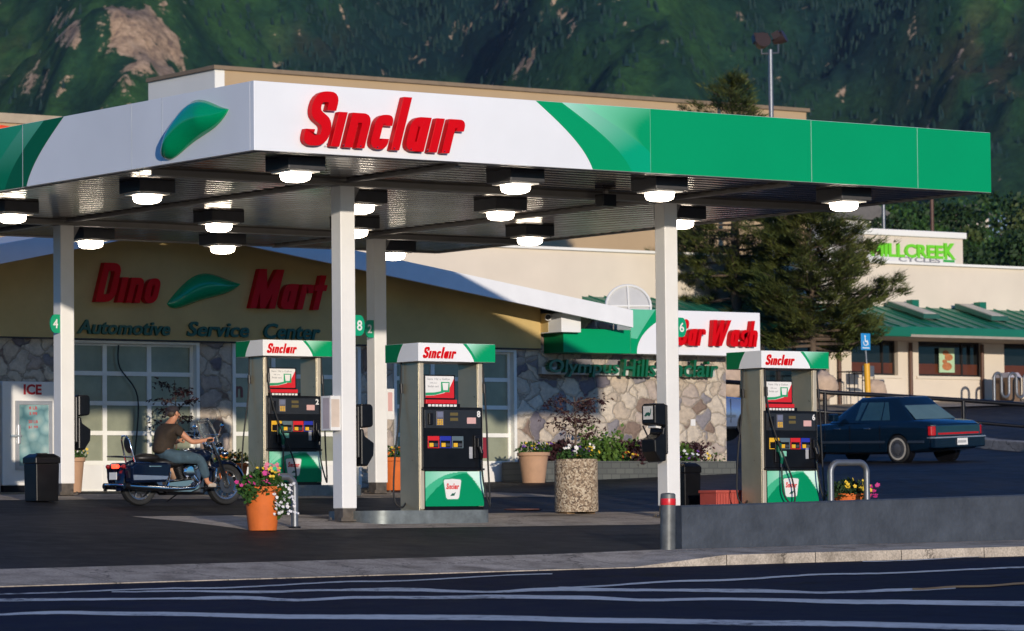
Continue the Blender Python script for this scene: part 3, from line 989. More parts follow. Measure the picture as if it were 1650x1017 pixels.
def pump(num, loc, label, grades, nozzleL):
    T = thing('fuel_pump', label, 'fuel pump', loc, 0, 'fuel pumps under the canopy')
    def part(name, mat, fn, par=T, **k):
        mb = MB(); fn(mb); return mb.build(name, mat, par, world=False, **k)
    for x in (0, PW - .08):
        sp = part('side_panel', STEEL, lambda m: m.box(x, .03, .0, x + .08, PD, 2.17), bevel=.006)
        part('edge_trim', STEELE, lambda m: m.box(x + .004, 0, .02, x + .076, .029, 2.165), sp, bevel=.006)
    # lower cabinet with printed panel
    lc = part('lower_cabinet', BLACKM, lambda m: m.box(.082, .03, .03, PW - .082, PD - .02, .6))
    mb = MB(); cc = []
    nx, nz = 72, 44
    x0, x1, zz0, zz1 = .082, PW - .004, .06, .57
    for j in range(nz + 1):
        for i in range(nx + 1):
            s, t = i / nx, j / nz
            mb.v.append(Vector((lerp(x0, x1, s), -.012, lerp(zz0, zz1, t))))
            a1 = .15 + .80 * (1 - (1 - min(1, s / .72)) ** 2) if s < .72 else .95 - .62 * ((s - .72) / .28) ** 1.2
            a2 = .52 + .46 * (1 - (1 - min(1, s / .6)) ** 2)
            c = (.0, .25, .10) if t < a1 else ((.05, .42, .22) if t < a2 and s < .72 else mixv((.18, .55, .36), (.62, .86, .74), min(1, t * s * 1.4)))
            cc.append(c)
    for j in range(nz):
        for i in range(nx): mb.f.append((j * (nx + 1) + i, j * (nx + 1) + i + 1, (j + 1) * (nx + 1) + i + 1, (j + 1) * (nx + 1) + i)); mb.m.append(0)
    mb.build('printed_panel', FASC, lc, world=False, cols=cc)
    part('plinth', BLACK, lambda m: m.box(.082, -.010, .0, PW - .01, .029, .055), lc)
    # shield badge
    sx, sz = .56, .30
    def shield(k): return [(sx - .155 * k, sz + .13 * k), (sx - .14 * k, sz + .15 * k), (sx, sz + .16 * k), (sx + .14 * k, sz + .15 * k), (sx + .155 * k, sz + .13 * k), (sx + .115 * k, sz - .11 * k), (sx + .09 * k, sz - .135 * k), (sx - .09 * k, sz - .135 * k), (sx - .115 * k, sz - .11 * k)]
    bd = part('badge', M('badge_green', (.02, .28, .14), .4, var=.04), lambda m: m.prism(shield(1.1), FRONT, -.016, -.0125))
    part('badge_face', PAPER, lambda m: m.prism(shield(1), FRONT, -.0185, -.0162), bd)
    word('Sinclair', (sx - .115, -.0185, sz + .01), X, Z, NY, .23, .085, .002, RED, bd, .2, 'brand_lettering', world=False, one=True)
    part('badge_mark', SIGNT, lambda m: m.prism([(sx - .045, sz - .09), (sx + .0, sz - .045), (sx + .02, sz - .055), (sx + .055, sz - .03), (sx + .03, sz - .085)], FRONT, -.0205, -.0186), bd)
    # display head
    dh = part('display_head', BLACK, lambda m: m.box(.03, -.02, .615, PW - .02, PD - .02, 1.51), bevel=.012)
    part('shelf', BLACKM, lambda m: (m.box(.02, -.05, .585, PW - .01, .1, .614)), dh, bevel=.006)
    part('display_bezel', M('bezel_dark', (.022, .022, .024), .25, var=.1), lambda m: m.box(.07, -.028, 1.20, PW - .06, -.0205, 1.47), dh, bevel=.004)
    part('keypad', M('keypad_grey', (.10, .10, .13), .4), lambda m: m.box(.27, -.038, 1.24, .40, -.0285, 1.45), dh, bevel=.004)
    def keys(m):
        for i in range(3):
            for j in range(4): m.box(.285 + i * .036, -.041, 1.25 + j * .022, .312 + i * .036, -.0382, 1.266 + j * .022)
    part('keys', YEL, keys, dh)
    part('screen', M('lcd', (.16, .17, .24), .2, var=.05), lambda m: m.box(.285, -.0405, 1.36, .385, -.0382, 1.44), dh)
    part('card_reader', BLACKM, lambda m: m.box(.13, -.06, 1.25, .20, -.0285, 1.42), dh, bevel=.01)
    part('price_window', M('amber_lcd', (.13, .095, .03), .2, var=.1), lambda m: (m.box(.52, -.0305, 1.385, .66, -.0285, 1.43), m.box(.52, -.0305, 1.31, .66, -.0285, 1.355)), dh)
    nt_ = part('notice', PINK, lambda m: m.box(.82, -.031, 1.27, .98, -.0285, 1.36), dh)
    mb = MB(); text(mb, num, (1.0, -.0285, 1.365), X, Z, NY, None, .095, .003, bold=.03); mb.build('number', PAPER, dh, world=False)
    # grade buttons
    gx = .12
    gm = {'y': YEL, 'g': GREYB, 'r': REDB, 'b': BLUEB}
    for g in grades:
        gb = part('grade_button', gm[g], lambda m: (m.box(gx, -.034, 1.02, gx + .20, -.0205, 1.085), m.box(gx, -.034, .91, gx + .012, -.0205, 1.02), m.box(gx + .188, -.034, .91, gx + .2, -.0205, 1.02), m.box(gx + .012, -.034, .91, gx + .188, -.0205, .92)), bevel=.002)
        part('octane_label', YEL if g != 'y' else BLACKM, lambda m: m.box(gx + .03, -.030, .928, gx + .10, -.0205, .985), gb)
        part('price_display', M('lcd_dark', (.05, .05, .06), .15), lambda m: m.box(gx + .11, -.030, .935, gx + .18, -.0205, .98), gb)
        gx += .215
    # topper: strip of card marks and poster
    tp = part('red_strip', REDB, lambda m: m.box(.13, .02, 1.56, .68, .07, 1.62), bevel=.004)
    part('strip_base', BLACKM, lambda m: m.box(.10, .0, 1.511, .72, .2, 1.559), tp)
    def cards(m):
        for k in range(8): m.box(.15 + k * .065, -.003, 1.518, .20 + k * .065, -.0003, 1.55)
    part('card_marks', PAPER, cards, tp)
    po = part('poster', BLACKM, lambda m: m.box(.10, .03, 1.622, .655, .08, 1.985), bevel=.006)
    part('poster_sheet', PAPER, lambda m: m.box(.125, .0265, 1.645, .63, .0295, 1.965), po)
    part('poster_red', REDB, lambda m: m.prism([(.125, 1.645), (.63, 1.645), (.63, 1.93), (.55, 1.79), (.46, 1.72), (.30, 1.685), (.125, 1.675)], FRONT, .0235, .026), po)
    part('poster_green', M('poster_green_ink', (.01, .30, .12), .5), lambda m: (m.prism([(.125, 1.68), (.30, 1.69), (.44, 1.725), (.52, 1.77), (.40, 1.745), (.28, 1.725), (.125, 1.72)], FRONT, .0205, .0232), m.box(.40, .021, 1.73, .55, .0232, 1.88)), po)
    part('poster_badge', PAPER, lambda m: m.prism([(.42, 1.865), (.53, 1.865), (.515, 1.76), (.435, 1.76)], FRONT, .018, .0202), po)
    mb = MB()
    text(mb, 'Save 10\u00a2 a Gallon', (.16, .0265, 1.90), X, Z, NY, .40, .038, .002)
    text(mb, 'with your', (.20, .0265, 1.85), X, Z, NY, .13, .026, .002)
    text(mb, 'Sinclair card', (.165, .0265, 1.80), X, Z, NY, .19, .03, .002)
    mb.build('poster_text', PAPERG, po, world=False)
    # valance
    a0, a1, b0, b1, c0, c1_ = -.11, PW + .13, -.14, .72, 2.172, 2.44
    va = part('valance', WHITE, lambda m: m.box(a0, b0, c0, a1, b1, c1_), bevel=.004)
    def cv(top, bot): return [(lerp(top, bot, .6 * math.sin(t / 10 * math.pi / 2) + .04 * t), lerp(c1_ - .003, c0 + .003, t / 10)) for t in range(11)]
    e1, e2 = cv(.68, .88), cv(.76, .99)
    part('green_end', GREEN, lambda m: m.prism(e1 + [(a1, c0 + .003), (a1, c1_ - .003)], FRONT, b0 - .003, b0), va)
    mb = MB(); cc = []
    E0, E1 = cv(.74, .92), [(a1 - .005, z) for _, z in e1]
    for i in range(11):
        for j in range(7):
            mb.v.append(Vector((lerp(E0[i][0], E1[i][0], j / 6), b0 - .005, E0[i][1])))
            cc.append(mixv((.45, .80, .64), GLIN, min(1, i / 10 * 1.2 + j / 6 * 1.1)))
    for i in range(10):
        for j in range(6): mb.f.append((i * 7 + j, i * 7 + j + 1, (i + 1) * 7 + j + 1, (i + 1) * 7 + j)); mb.m.append(0)
    mb.build('pale_end', FASC, va, world=False, cols=cc)
    e1 = cv(.26, .42)
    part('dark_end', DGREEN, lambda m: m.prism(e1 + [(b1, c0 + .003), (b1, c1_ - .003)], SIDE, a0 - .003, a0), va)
    part('right_end', GREEN, lambda m: m.box(a1, b0, c0 + .003, a1 + .003, b1, c1_ - .003), va)
    wordc('Sinclair', (-.04, b0, c0 + .045), .60, .165, .014, RED, va)
    # hoses and nozzles
    def hose(name, path, par=T):
        pts = rnd3(path)
        part(name, RUB, lambda m: m.tube(pts, .014, 7), par, smooth=60)
    def nozzle(x, z, mat):
        nz_ = part('nozzle', mat, lambda m: (m.box(x - .035, -.10, z + .06, x + .035, -.03, z + .20), m.tube([(x, -.09, z + .08), (x + .02, -.11, z - .02), (x + .03, -.09, z - .12)], [.035, .032, .022], 8)), bevel=.01)
        part('nozzle_holster', BLACKM, lambda m: m.box(x - .06, -.05, z - .1, x + .06, -.0205, z + .24), nz_, bevel=.008)
        part('swivel', CHROME, lambda m: m.tube([(x + .03, -.09, z - .12), (x + .035, -.085, z - .17)], .018, 8), nz_)
    nozzle(1.0, .86, BLACK)
    part('price_label', M('silver_label', (.35, .35, .36), .5), lambda m: m.box(.86, -.0235, .76, .92, -.0206, .93), dh)
    hose('hose', [(1.035, -.085, .69), (1.03, -.14, .4), (1.10, -.16, .12), (1.16, -.12, .10), (1.17, -.06, .7), (1.165, -.03, 1.4), (1.14, .02, 2.17)])
    part('breakaway', BLACKM, lambda m: m.tube([(1.155, -.0, 1.72), (1.15, .0, 1.86)], .03, 8))
    hose('hose', [(-.03, .42, 2.17), (-.06, .42, 1.5), (-.17, .40, .8), (-.22, .36, .20), (-.10, .34, .05), (.02, .40, .12)])
    part('breakaway', BLACKM, lambda m: m.tube([(-.034, .42, 1.72), (-.04, .42, 1.86)], .028, 8))
    if nozzleL:
        nozzle(.28, .80, M('nozzle_green', (.0, .10, .055), .4, var=.1))
        part('tag', M('tag_green', (.2, .5, .35), .5), lambda m: m.box(.36, -.0235, .80, .47, -.0206, .88), dh)
        hose('hose', [(.315, -.085, .63), (.30, -.13, .25), (.40, -.16, .075), (.52, -.15, .11), (.50, -.13, .4), (.34, -.14, .75), (.16, -.10, 1.2), (.06, -.06, 1.65), (.05, -.02, 2.17)])
        part('breakaway', BLACKM, lambda m: m.tube([(.058, -.04, 1.74), (.055, -.04, 1.88)], .028, 8))
    return T
def rnd3(path, n=6):
    P = [Vector(p) for p in path]
    out = []
    for i in range(len(P) - 1):
        p0, p1, p2, p3 = P[max(0, i - 1)], P[i], P[i + 1], P[min(len(P) - 1, i + 2)]
        for k in range(n):
            t = k / n
            out.append(.5 * ((2 * p1) + (p2 - p0) * t + (2 * p0 - 5 * p1 + 4 * p2 - p3) * t * t + (3 * p1 - p0 - 3 * p2 + p3) * t ** 3))
    out.append(P[-1])
    return out
pump('8', (P8[0], P8[1], z8 - .004), 'steel fuel pump numbered 8 with green and white valance, behind the front left column', 'rbg', False)
pump('6', (P6[0], P6[1], z6 - .004), 'steel fuel pump numbered 6 with looped hoses, behind the grey retaining wall', 'ygrb', True)
pump('2', (P2[0], P2[1], z2 - .004), 'steel fuel pump numbered 2, farther back near the store doors', 'ygrb', True)

# ------------------------------------------------------------------ things on the columns
def dispenser(u, v, z, out, label, squeegee=False, screen=False):
    """towel and washer station hung on a column face; out = +1 right, -1 left"""
    T = thing('towel_dispenser', label, 'dispenser', (u, v, z), 0 if out < 0 else math.pi, 'black towel and squeegee stations on the columns')
    def part(name, mat, fn, par=T, **k):
        mb = MB(); fn(mb); return mb.build(name, mat, par, world=False, **k)
    part('back_plate', BLACK, lambda m: m.box(-.05, -.16, .12, -.001, .16, .88), bevel=.02)
    hd = part('towel_box', BLACK, lambda m: m.prism([(-.051, .55), (-.25, .57), (-.27, .60), (-.27, .86), (-.24, .90), (-.051, .90)], lambda a, b, d: Vector((a, d, b)), -.165, .165), bevel=.025)
    if screen:
        sf = part('face_sheet', PAPER, lambda m: m.box(-.274, -.12, .655, -.2705, .11, .86), hd)
        part('sheet_mark', SIGNT, lambda m: m.prism([(-.085, .71), (-.03, .76), (.03, .765), (.06, .75), (.08, .82), (.09, .82), (.075, .73), (.04, .70), (.0, .72), (-.04, .70)], lambda a, b, d: Vector((d, -a, b)), -.2765, -.2745), sf)
        part('towel', PAPER, lambda m: m.box(-.26, -.10, .50, -.16, .10, .53, Matrix.Rotation(.12, 4, 'Y')))
    part('bin', BLACK, lambda m: m.prism([(-.051, .02), (-.16, .0), (-.27, .16), (-.28, .34), (-.12, .44), (-.10, .54), (-.051, .54)], lambda a, b, d: Vector((a, d, b)), -.17, .17), bevel=.02)
    if squeegee: part('squeegee_handle', BLACKM, lambda m: m.tube([(-.22, .03, .34), (-.34, .04, .56)], .013, 6))
    return T
dispenser(9.43 - .125, 3.2, pv(1055, 745, 3.2).z, -1, 'black towel dispenser with small white face sheet on the front right column', True, True)
dispenser(3.49 + .125, 3.2, pv(585, 752, 3.2).z, 1, 'black towel dispenser seen side on at the front left column')
dispenser(3.49 + .125, 11.5, pv(135, 726, 11.5).z, 1, 'black towel dispenser on the rear left column before the store door')
# white squeegee box on the front left column
zb, zt = pv(533, 694, 3.2).z, pv(533, 638, 3.2).z
T = thing('notice_box', 'white metal notice box fixed to the left of the front left column', 'box', (3.49 - .2, 3.2, zb))
mb = MB(); mb.box(3.49 - .30, 3.2 - .10, zb, 3.49 - .126, 3.2 + .16, zt); mb.build('case', PAPER, T, bevel=.008)
mb = MB(); mb.box(3.49 - .29, 3.2 - .104, zb + .05, 3.49 - .15, 3.2 - .1005, zt - .05); mb.build('front_sheet', M('cream_sheet', (.62, .50, .40), .6), T)
mb = MB(); mb.box(3.49 - .304, 3.2 - .07, zb + .03, 3.49 - .3005, 3.2 + .10, zt - .03); mb.build('side_sheet', M('shade_sheet', (.5, .42, .42), .6), T)
zb, zt = pv(627, 676, 11.5).z, pv(627, 627, 11.5).z
T = thing('wall_notice', 'white notice with small red print on the rear middle column', 'notice', (9.8, 11.4, zb))
mb = MB(); mb.box(9.726, 11.42, zb, 9.90, 11.45, zt); mb.build('board', PAPER, T)
mb = MB(); mb.box(9.77, 11.416, zb + .14, 9.86, 11.4195, zt - .06); mb.build('red_print', PINK, T)

# ------------------------------------------------------------------ store with garage doors
SV = 19.0
FL = 2.10
def S(px, py, v=SV): return pv(px, py, v)
def sx(px, py=560, v=SV): return pv(px, py, v).x
def sz(px, py, v=SV): return pv(px, py, v).z
store = thing('store_building', 'brown stucco store with stone piers, glass garage doors and a low white gable', 'store', (14, 22, FL))
xl, xr = sx(-60, 600), sx(869, 540)
zb0 = sz(300, 549)
BAK = 30
# gable outline from the rake seen right and left
rR0, rR1 = S(640, 418, SV - 1.15), S(1020, 500, SV - 1.15)
slR = (rR0.z - rR1.z) / (rR1.x - rR0.x)
lL0, lL1 = S(0, 394, SV - 1.15), S(89, 377, SV - 1.15)
slL = (lL1.z - lL0.z) / (lL1.x - lL0.x)
ax_ = (rR0.z + slR * rR0.x - lL0.z + slL * lL0.x) / (slR + slL)
az_ = lL0.z + slL * (ax_ - lL0.x)
def rz_(u): return az_ - (slR * (u - ax_) if u > ax_ else slL * (ax_ - u))
mb = MB()
mb.prism([(xl, zb0), (xr, zb0), (xr, rz_(xr) - .16), (ax_, az_ - .16), (xl, rz_(xl) - .16)], FRONT, SV - .05, SV + .25)
mb.build('gable_wall', STUCCO, store)
mb = MB()
mb.box(xr - .3, SV + .25, FL, xr, BAK, zb0 + .3); mb.box(xl, SV + .25, FL, xl + .3, BAK, zb0 + .3); mb.box(xl, BAK, FL, xr, BAK + .3, zb0 + .6)
mb.box(xl + .3, SV + 3.5, FL, xr - .3, SV + 3.6, zb0 + .3)
mb.build('side_wall', STUCCO, store)
mb = MB(); mb.box(xl + .3, SV + .25, FL - .2, xr - .3, SV + 3.5, FL + .01); mb.build('inner_floor', CONC, store)
mb = MB(); mb.box(xl, SV - .07, zb0 - .02, xr + .02, SV + .24, zb0 + .0); mb.build('drip_edge', M('dark_trim', (.03, .028, .026), .6), store)
# roof slopes and rake boards
ov = 1.15
uR, uL = rR1.x, xl - 2
mb = MB()
for a, b in ((ax_, uR), (uL, ax_)):
    mb.prism([(a, rz_(a) - .03), (b, rz_(b) - .03), (b, rz_(b) - .14), (a, rz_(a) - .14)], FRONT, SV - ov + .08, BAK + .8)
mb.build('roof', M('roof_white', (.6, .6, .58), .8), store)
RAKE = M('rake_white', (.78, .78, .77), .5, var=.04)
hb = .35
for a, b in ((ax_ + .002, uR), (uL, ax_ - .002)):
    mb = MB(); mb.prism([(a, rz_(a)), (b, rz_(b)), (b, rz_(b) - hb), (a, rz_(a) - hb)], FRONT, SV - ov - .0, SV - ov + .079)
    mb.build('rake_board', RAKE, store)
# white boxed beam end and lookout under the rake at the corner
b0, b1 = S(905, 535, SV - .75), S(936, 505, SV - .75)
mb = MB(); mb.box(b0.x, SV - .75, b0.z, b1.x, SV + .3, b1.z); mb.build('beam_box', RAKE, store, bevel=.01)
mb = MB(); mb.box(xr, SV - .3, b0.z + .02, b0.x - .002, SV + .2, b0.z + .4); mb.build('soffit_return', STUCCO, store)
# stone piers
def pier(p0, p1, z1=None, v0=SV + .06, v1=SV + .35):
    mb = MB(); mb.box(sx(p0, 650), v0, FL - .25, sx(p1, 650), v1, zb0 - .021); mb.build('stone_pier', STONE, store)
pier(-60, 97); pier(325, 376); pier(585, 636); pier(836, 871)
# glazed sectional doors
FRM = M('door_frame_white', (.82, .80, .72), .5, var=.06, ns=3)
def gdoor(p0, p1, ncol):
    u0, u1 = sx(p0, 650), sx(p1, 650)
    z0, z1 = FL + .02, zb0 - .03
    dv = SV + .17
    mb = MB()
    mb.box(u0 + .001, SV + .04, FL, u0 + .07, SV + .34, z1); mb.box(u1 - .07, SV + .04, FL, u1 - .001, SV + .34, z1); mb.box(u0 + .07, SV + .04, z1 - .05, u1 - .07, SV + .34, z1)
    D = mb.build('garage_door', FRM, store)
    a, b = u0 + .071, u1 - .071
    rows = [z0, z0 + .53] + [z0 + .53 + (z1 - .051 - z0 - .53) * k / 4 for k in (1, 2, 3, 4)]
    mb = MB()
    for k, z in enumerate(rows):
        mb.box(a, dv, z - .04 if k else z, b, dv + .05, z + .04 if k < 5 else z)
    cs = [a + (b - a) * k / ncol for k in range(ncol + 1)]
    for k, c in enumerate(cs):
        for i in range(1, 5):
            w0, w1 = (0, .06) if k == 0 else ((.06, 0) if k == ncol else (.045, .045))
            mb.box(c - w0, dv + .002, rows[i] + .04, c + w1, dv + .048, rows[i + 1] - .04)
    mb.build('door_grid', FRM, D)
    mb = MB()
    mb.box(a, dv + .012, z0, b, dv + .04, rows[1] - .04)
    for c in cs[1:-1]: mb.box(c - .04, dv + .0, z0, c + .04, dv + .0119, rows[1] - .041)
    mb.build('bottom_panel', WPAINT, D)
    mb = MB()
    for k in range(ncol):
        for i in range(1, 5):
            t0 = U(-.004, .004)
            mb.poly([(cs[k] + .03, dv + .03 + t0, rows[i]), (cs[k + 1] - .03, dv + .03 - t0, rows[i]), (cs[k + 1] - .03, dv + .03, rows[i + 1]), (cs[k] + .03, dv + .03 + t0 * .5, rows[i + 1])])
    mb.build('pane', GLASSD, D)
    return D, u0, u1
gdoor(98, 324, 3); gdoor(377, 584, 3); gdoor(637, 835, 3)
# red 'in' lettering seen through the second door, a red poster low in the third
mb = MB()
text(mb, 'in', (sx(381, 630), SV + .185, sz(381, 640)), X, Z, NY, .26, .30, .004, bold=.02)
text(mb, 'in', (sx(432, 640), SV + .185, sz(432, 640)), X, Z, NY, .20, .22, .004, bold=.02)
mb.build('window_lettering', M('faded_red', (.20, .06, .045), .5), store)
p = S(775, 738); q = S(795, 700)
mb = MB(); mb.box(p.x, SV + .185, p.z, q.x, SV + .195, q.z); mb.build('red_poster', M('poster_dull_red', (.25, .02, .03), .4), store)
# lettering on the gable
fv_ = SV - .05
def sl(pxa, pya, pxb): return pxb
o = S(147, 488, fv_); e = S(258, 488, fv_); tp = S(160, 425, fv_)
word('Dino', (o.x, fv_, S(150, 487, fv_).z), X, Z, NY, e.x - o.x, tp.z - o.z, .16, RED, store, .30, back=.02)
o = S(396, 497, fv_); e = S(523, 497, fv_); tp = S(410, 434, fv_)
word('Mart', (o.x, fv_, o.z), X, Z, NY, e.x - o.x, tp.z - o.z, .16, RED, store, .30, back=.02)
c0 = S(328, 466, fv_)
leaf_emblem(store, (c0.x, fv_, c0.z), X, Z, NY, S(388, 465, fv_).x - S(270, 465, fv_).x, .84, .16, EMB)
for s, pa, pb, ya, yb in (('Automotive', 122, 272, 538, 515), ('Service', 299, 399, 542, 518), ('Center', 423, 514, 546, 521)):
    o = S(pa, ya, fv_); e = S(pb, ya, fv_); t = S(pa, yb, fv_)
    mb = MB(); text(mb, s, (o.x, fv_ - .01, o.z), X, Z, NY, e.x - o.x, (t.z - o.z), .06, shear=.22, bold=.022); mb.build('word_lettering', SIGNT, store)
# black hose hanging across the left door
p0, p1, p2, p3 = (pv(x, y, SV + .12) for x, y in ((191, 556), (193, 592), (222, 640), (217, 735)))
T = thing('hanging_hose', 'thin black hose hanging down across the left garage door', 'hose', tuple(p3))
mb = MB(); mb.tube(rnd3([p0, p1, p2, p3]), .014, 6); mb.build('hose', RUB, T, smooth=60)
p = gp(842, 822, 45, 70)
T = thing('manhole_cover', 'rusty round cover set in the concrete beside the round planter', 'manhole cover', tuple(p))
mb = MB(); mb.lathe([(.30, .0), (.30, .02), (.27, .025), (0, .026)], tuple(p), 24); mb.build('lid', M('rust_lid', (.09, .035, .03), .7, .3, var=.3, ns=9), T)
# car wash wing
WV = SV + .12
u0, u1 = sx(871.5, 650), sx(1170, 650, WV)
mb = MB(); mb.box(u0, WV, FL - .3, u1, WV + .4, sz(1000, 560, WV) + .6); mb.box(u1 - .4, WV + .4, FL - .3, u1, BAK, sz(1000, 560, WV) + .6)
mb.build('stone_wall', STONE, store)
mb = MB(); mb.box(u0, WV + .4, sz(1000, 560, WV) + .61, u1 + .3, BAK, sz(1000, 560, WV) + .75); mb.build('wing_roof', M('roof_grey', (.25, .25, .24), .9), store)
p = S(1116, 681, WV)
mb = MB(); mb.box(p.x - .06, WV - .02, p.z - .07, p.x + .06, WV - .001, p.z + .07); mb.build('wall_plate', PAPER, store)
# base kerb of the store front
mb = MB(); mb.box(xl, SV - .5, FL - .2, u1, SV + .03, FL + .0); mb.build('door_apron', CONC, store, bevel=.02)
# sign band: low green part, tall white part
BV = SV - .55
T = thing('car_wash_sign', 'white and green sign band with red slanted letters above the stone wall', 'sign', (sx(1050, 550), BV, sz(1050, 572)))
Bp = lambda x, y: pv(x, y, BV)
xa, xb, xc = Bp(908, 550).x, Bp(1016, 550).x, Bp(1225, 550).x
zlo, zmid, zhi = Bp(1000, 569.5).z, Bp(980, 531).z, Bp(1100, 500.5).z
mb = MB(); mb.box(xa, BV, zlo, xb, WV - .002, zmid); mb.build('low_band', GREEN, T)
mb = MB(); mb.box(xb + .001, BV, zlo - .002, xc, BV + .45, zhi); mb.build('tall_band', WHITE, T, bevel=.006)
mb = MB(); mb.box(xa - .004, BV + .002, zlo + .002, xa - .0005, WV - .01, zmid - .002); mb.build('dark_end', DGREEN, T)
def bc(p0, p1): return [(lerp(Bp(p0, 520).x, Bp(p1, 520).x, .7 * (1 - math.cos(t / 12 * math.pi / 2)) + .3 * t / 12), lerp(zlo, zhi - .004, t / 12)) for t in range(13)]
k1 = bc(1026, 1056); k2 = bc(990, 1050)
k1 = [(lerp(Bp(1026, 550).x, Bp(1090, 520).x, (t / 12) ** 2.2), lerp(zlo, zhi - .004, t / 12)) for t in range(13)]
k2 = [(lerp(Bp(1017, 550).x, Bp(1056, 520).x, (t / 12) ** 1.3), lerp(zlo, zhi - .004, t / 12)) for t in range(13)]
mb = MB(); mb.prism([(xb + .002, zlo)] + k1 + [(xb + .002, zhi - .004)], FRONT, BV - .003, BV); mb.build('green_curve', GREEN, T)
mb = MB(); mb.prism([(xb + .004, lerp(zlo, zhi, .35))] + k2[4:] + [(xb + .004, zhi - .006)], FRONT, BV - .006, BV - .0032); mb.build('pale_curve', M('pale_green', (.12, .50, .30), .3, var=.05), T)
o, e = Bp(1082, 557), Bp(1217, 559)
t = Bp(1100, 515)
w1 = word('Car', (o.x, BV, o.z), X, Z, NY, Bp(1132, 557).x - o.x, t.z - o.z, .15, RED, T, .27, back=.02)
o2 = Bp(1137, 558)
word('Wash', (o2.x, BV, o2.z), X, Z, NY, e.x - o2.x, t.z - o.z, .15, RED, T, .22, back=.02)
# raceway lettering under the band
RV = WV - .16
T = thing('raceway_sign', 'dark green channel lettering on a raceway along the stone wall', 'sign', (sx(1010, 600), RV, sz(1000, 606)))
Rp = lambda x, y: pv(x, y, RV)
mb = MB(); mb.box(Rp(874, 600).x, RV, Rp(1000, 605).z, Rp(1152, 600).x, WV - .005, Rp(1000, 593).z); mb.build('raceway', M('raceway_pale', (.55, .55, .50), .5, var=.1), T, bevel=.008)
for s, pa, pb in (('Olympus', 878, 991), ('Hills', 997, 1050), ('Sinclair', 1056, 1151)):
    o = Rp(pa, 604); e = Rp(pb, 604); t = Rp(pa, 579)
    mb = MB(); text(mb, s, (o.x, RV - .005, o.z - .04), X, Z, NY, e.x - o.x, t.z - o.z + .04, .14, shear=.12, bold=.015); mb.build('word_lettering', M('channel_green', (.003, .10, .034), .25, var=.1, coat=.5), T)
# security camera under the rake
p = S(884, 512, SV - .3)
T = thing('security_camera', 'small cream security camera bracketed under the white rake at the store corner', 'camera', tuple(p))
mb = MB(); mb.tube([p + Vector((-.12, -.15, .0)), p + Vector((.12, .1, -.02))], .07, 10); mb.build('camera_body', WPAINT, T, smooth=40)
mb = MB(); mb.tube([p + Vector((-.13, -.16, .0)), p + Vector((-.122, -.152, 0))], .055, 10); mb.build('lens', BLACK, T)
mb = MB(); mb.tube([p + Vector((.0, .0, -.06)), p + Vector((.1, .25, -.2)), p + Vector((.1, .4, -.2))], .02, 6); mb.tube([p + Vector((.1, .1, .03)), p + Vector((.3, .1, .2))], .015, 6); mb.build('bracket', GALV, T)
# satellite dish behind the band
p = pv(1011, 499, 24); 
T = thing('satellite_dish', 'pale mesh satellite dish rising behind the car wash sign', 'dish', (p.x, p.y, p.z - 1))
Rm = Matrix.Translation(p) @ Matrix.Rotation(math.radians(-30), 4, 'Z') @ Matrix.Rotation(math.radians(72), 4, 'X')
rr_ = (pv(1040, 500, 24).x - pv(983, 500, 24).x) * .5 * 1.0
mb = MB(); mb.lathe([(.02, -.0), (rr_ * .5, .05), (rr_ * .8, .12), (rr_, .2)], n=28, T=Rm)
mb.build('reflector', M('dish_mesh', (.50, .49, .46), .6, .2, var=.08), T, smooth=60)
mb = MB(); mb.tube([Rm @ Vector((rr_ * math.cos(a * math.pi / 14), rr_ * math.sin(a * math.pi / 14), .205)) for a in range(29)], .035, 6)
mb.tube([Rm @ Vector((-rr_, 0, .22)), Rm @ Vector((rr_, 0, .22))], .022, 6); mb.tube([Rm @ Vector((0, -rr_, .22)), Rm @ Vector((0, rr_, .22))], .022, 6)
mb.build('rim', PALEW, T, smooth=60)
mb = MB(); mb.tube([p + Vector((0, .3, -2.2)), p + Vector((0, .25, -.1))], .06, 8); mb.build('mast', GALV, T)

# ice freezer before the store
IV = 18.0
Ip = lambda x, y: pv(x, y, IV)
x0, x1, z0, z1 = Ip(4, 700).x, Ip(95, 700).x, FL + .04, Ip(50, 615).z
T = thing('ice_freezer', 'white ice freezer with glass door and red ICE lettering beside the stone pier', 'freezer', ((x0 + x1) / 2, IV + .4, FL))
mb = MB(); mb.box(x0, IV, z0 + .08, x1, IV + .85, z1); fz = mb.build('cabinet', WPAINT, T, bevel=.02)
mb = MB(); mb.box(x0 + .03, IV + .03, FL - .1, x1 - .03, IV + .8, z0 + .08); mb.build('plinth', BLACKM, T)
dx0, dx1, dz0, dz1 = Ip(24, 700).x, Ip(83, 700).x, Ip(50, 757).z, Ip(50, 646).z
mb = MB(); mb.ring([(dx0, dz0), (dx1, dz0), (dx1, dz1), (dx0, dz1)], [(dx0 + .07, dz0 + .07), (dx1 - .07, dz0 + .07), (dx1 - .07, dz1 - .07), (dx0 + .07, dz1 - .07)], FRONT, IV - .04, IV - .001)
dr = mb.build('door', M('aluminium', (.5, .5, .5), .4, .6), T)
m_, nt, b_ = blank('frosted_bags')
tc = node(nt, 'ShaderNodeTexCoord'); vr = node(nt, 'ShaderNodeTexVoronoi', Scale=4.5); nz = node(nt, 'ShaderNodeTexNoise', Scale=3., Detail=5)
nt.links.new(tc.outputs['Object'], vr.inputs['Vector']); nt.links.new(tc.outputs['Object'], nz.inputs['Vector'])
c = ramp(nt, [(.0, (.42, .52, .50)), (.45, (.22, .36, .38)), (.8, (.07, .17, .20))], vr.outputs['Distance'])
nt.links.new(mixc(nt, .6, c, ramp(nt, [(.3, (.5, .55, .5)), (.7, (1.2, 1.2, 1.15))], nz.outputs['Fac']), 'MULTIPLY'), b_.inputs['Base Color'])
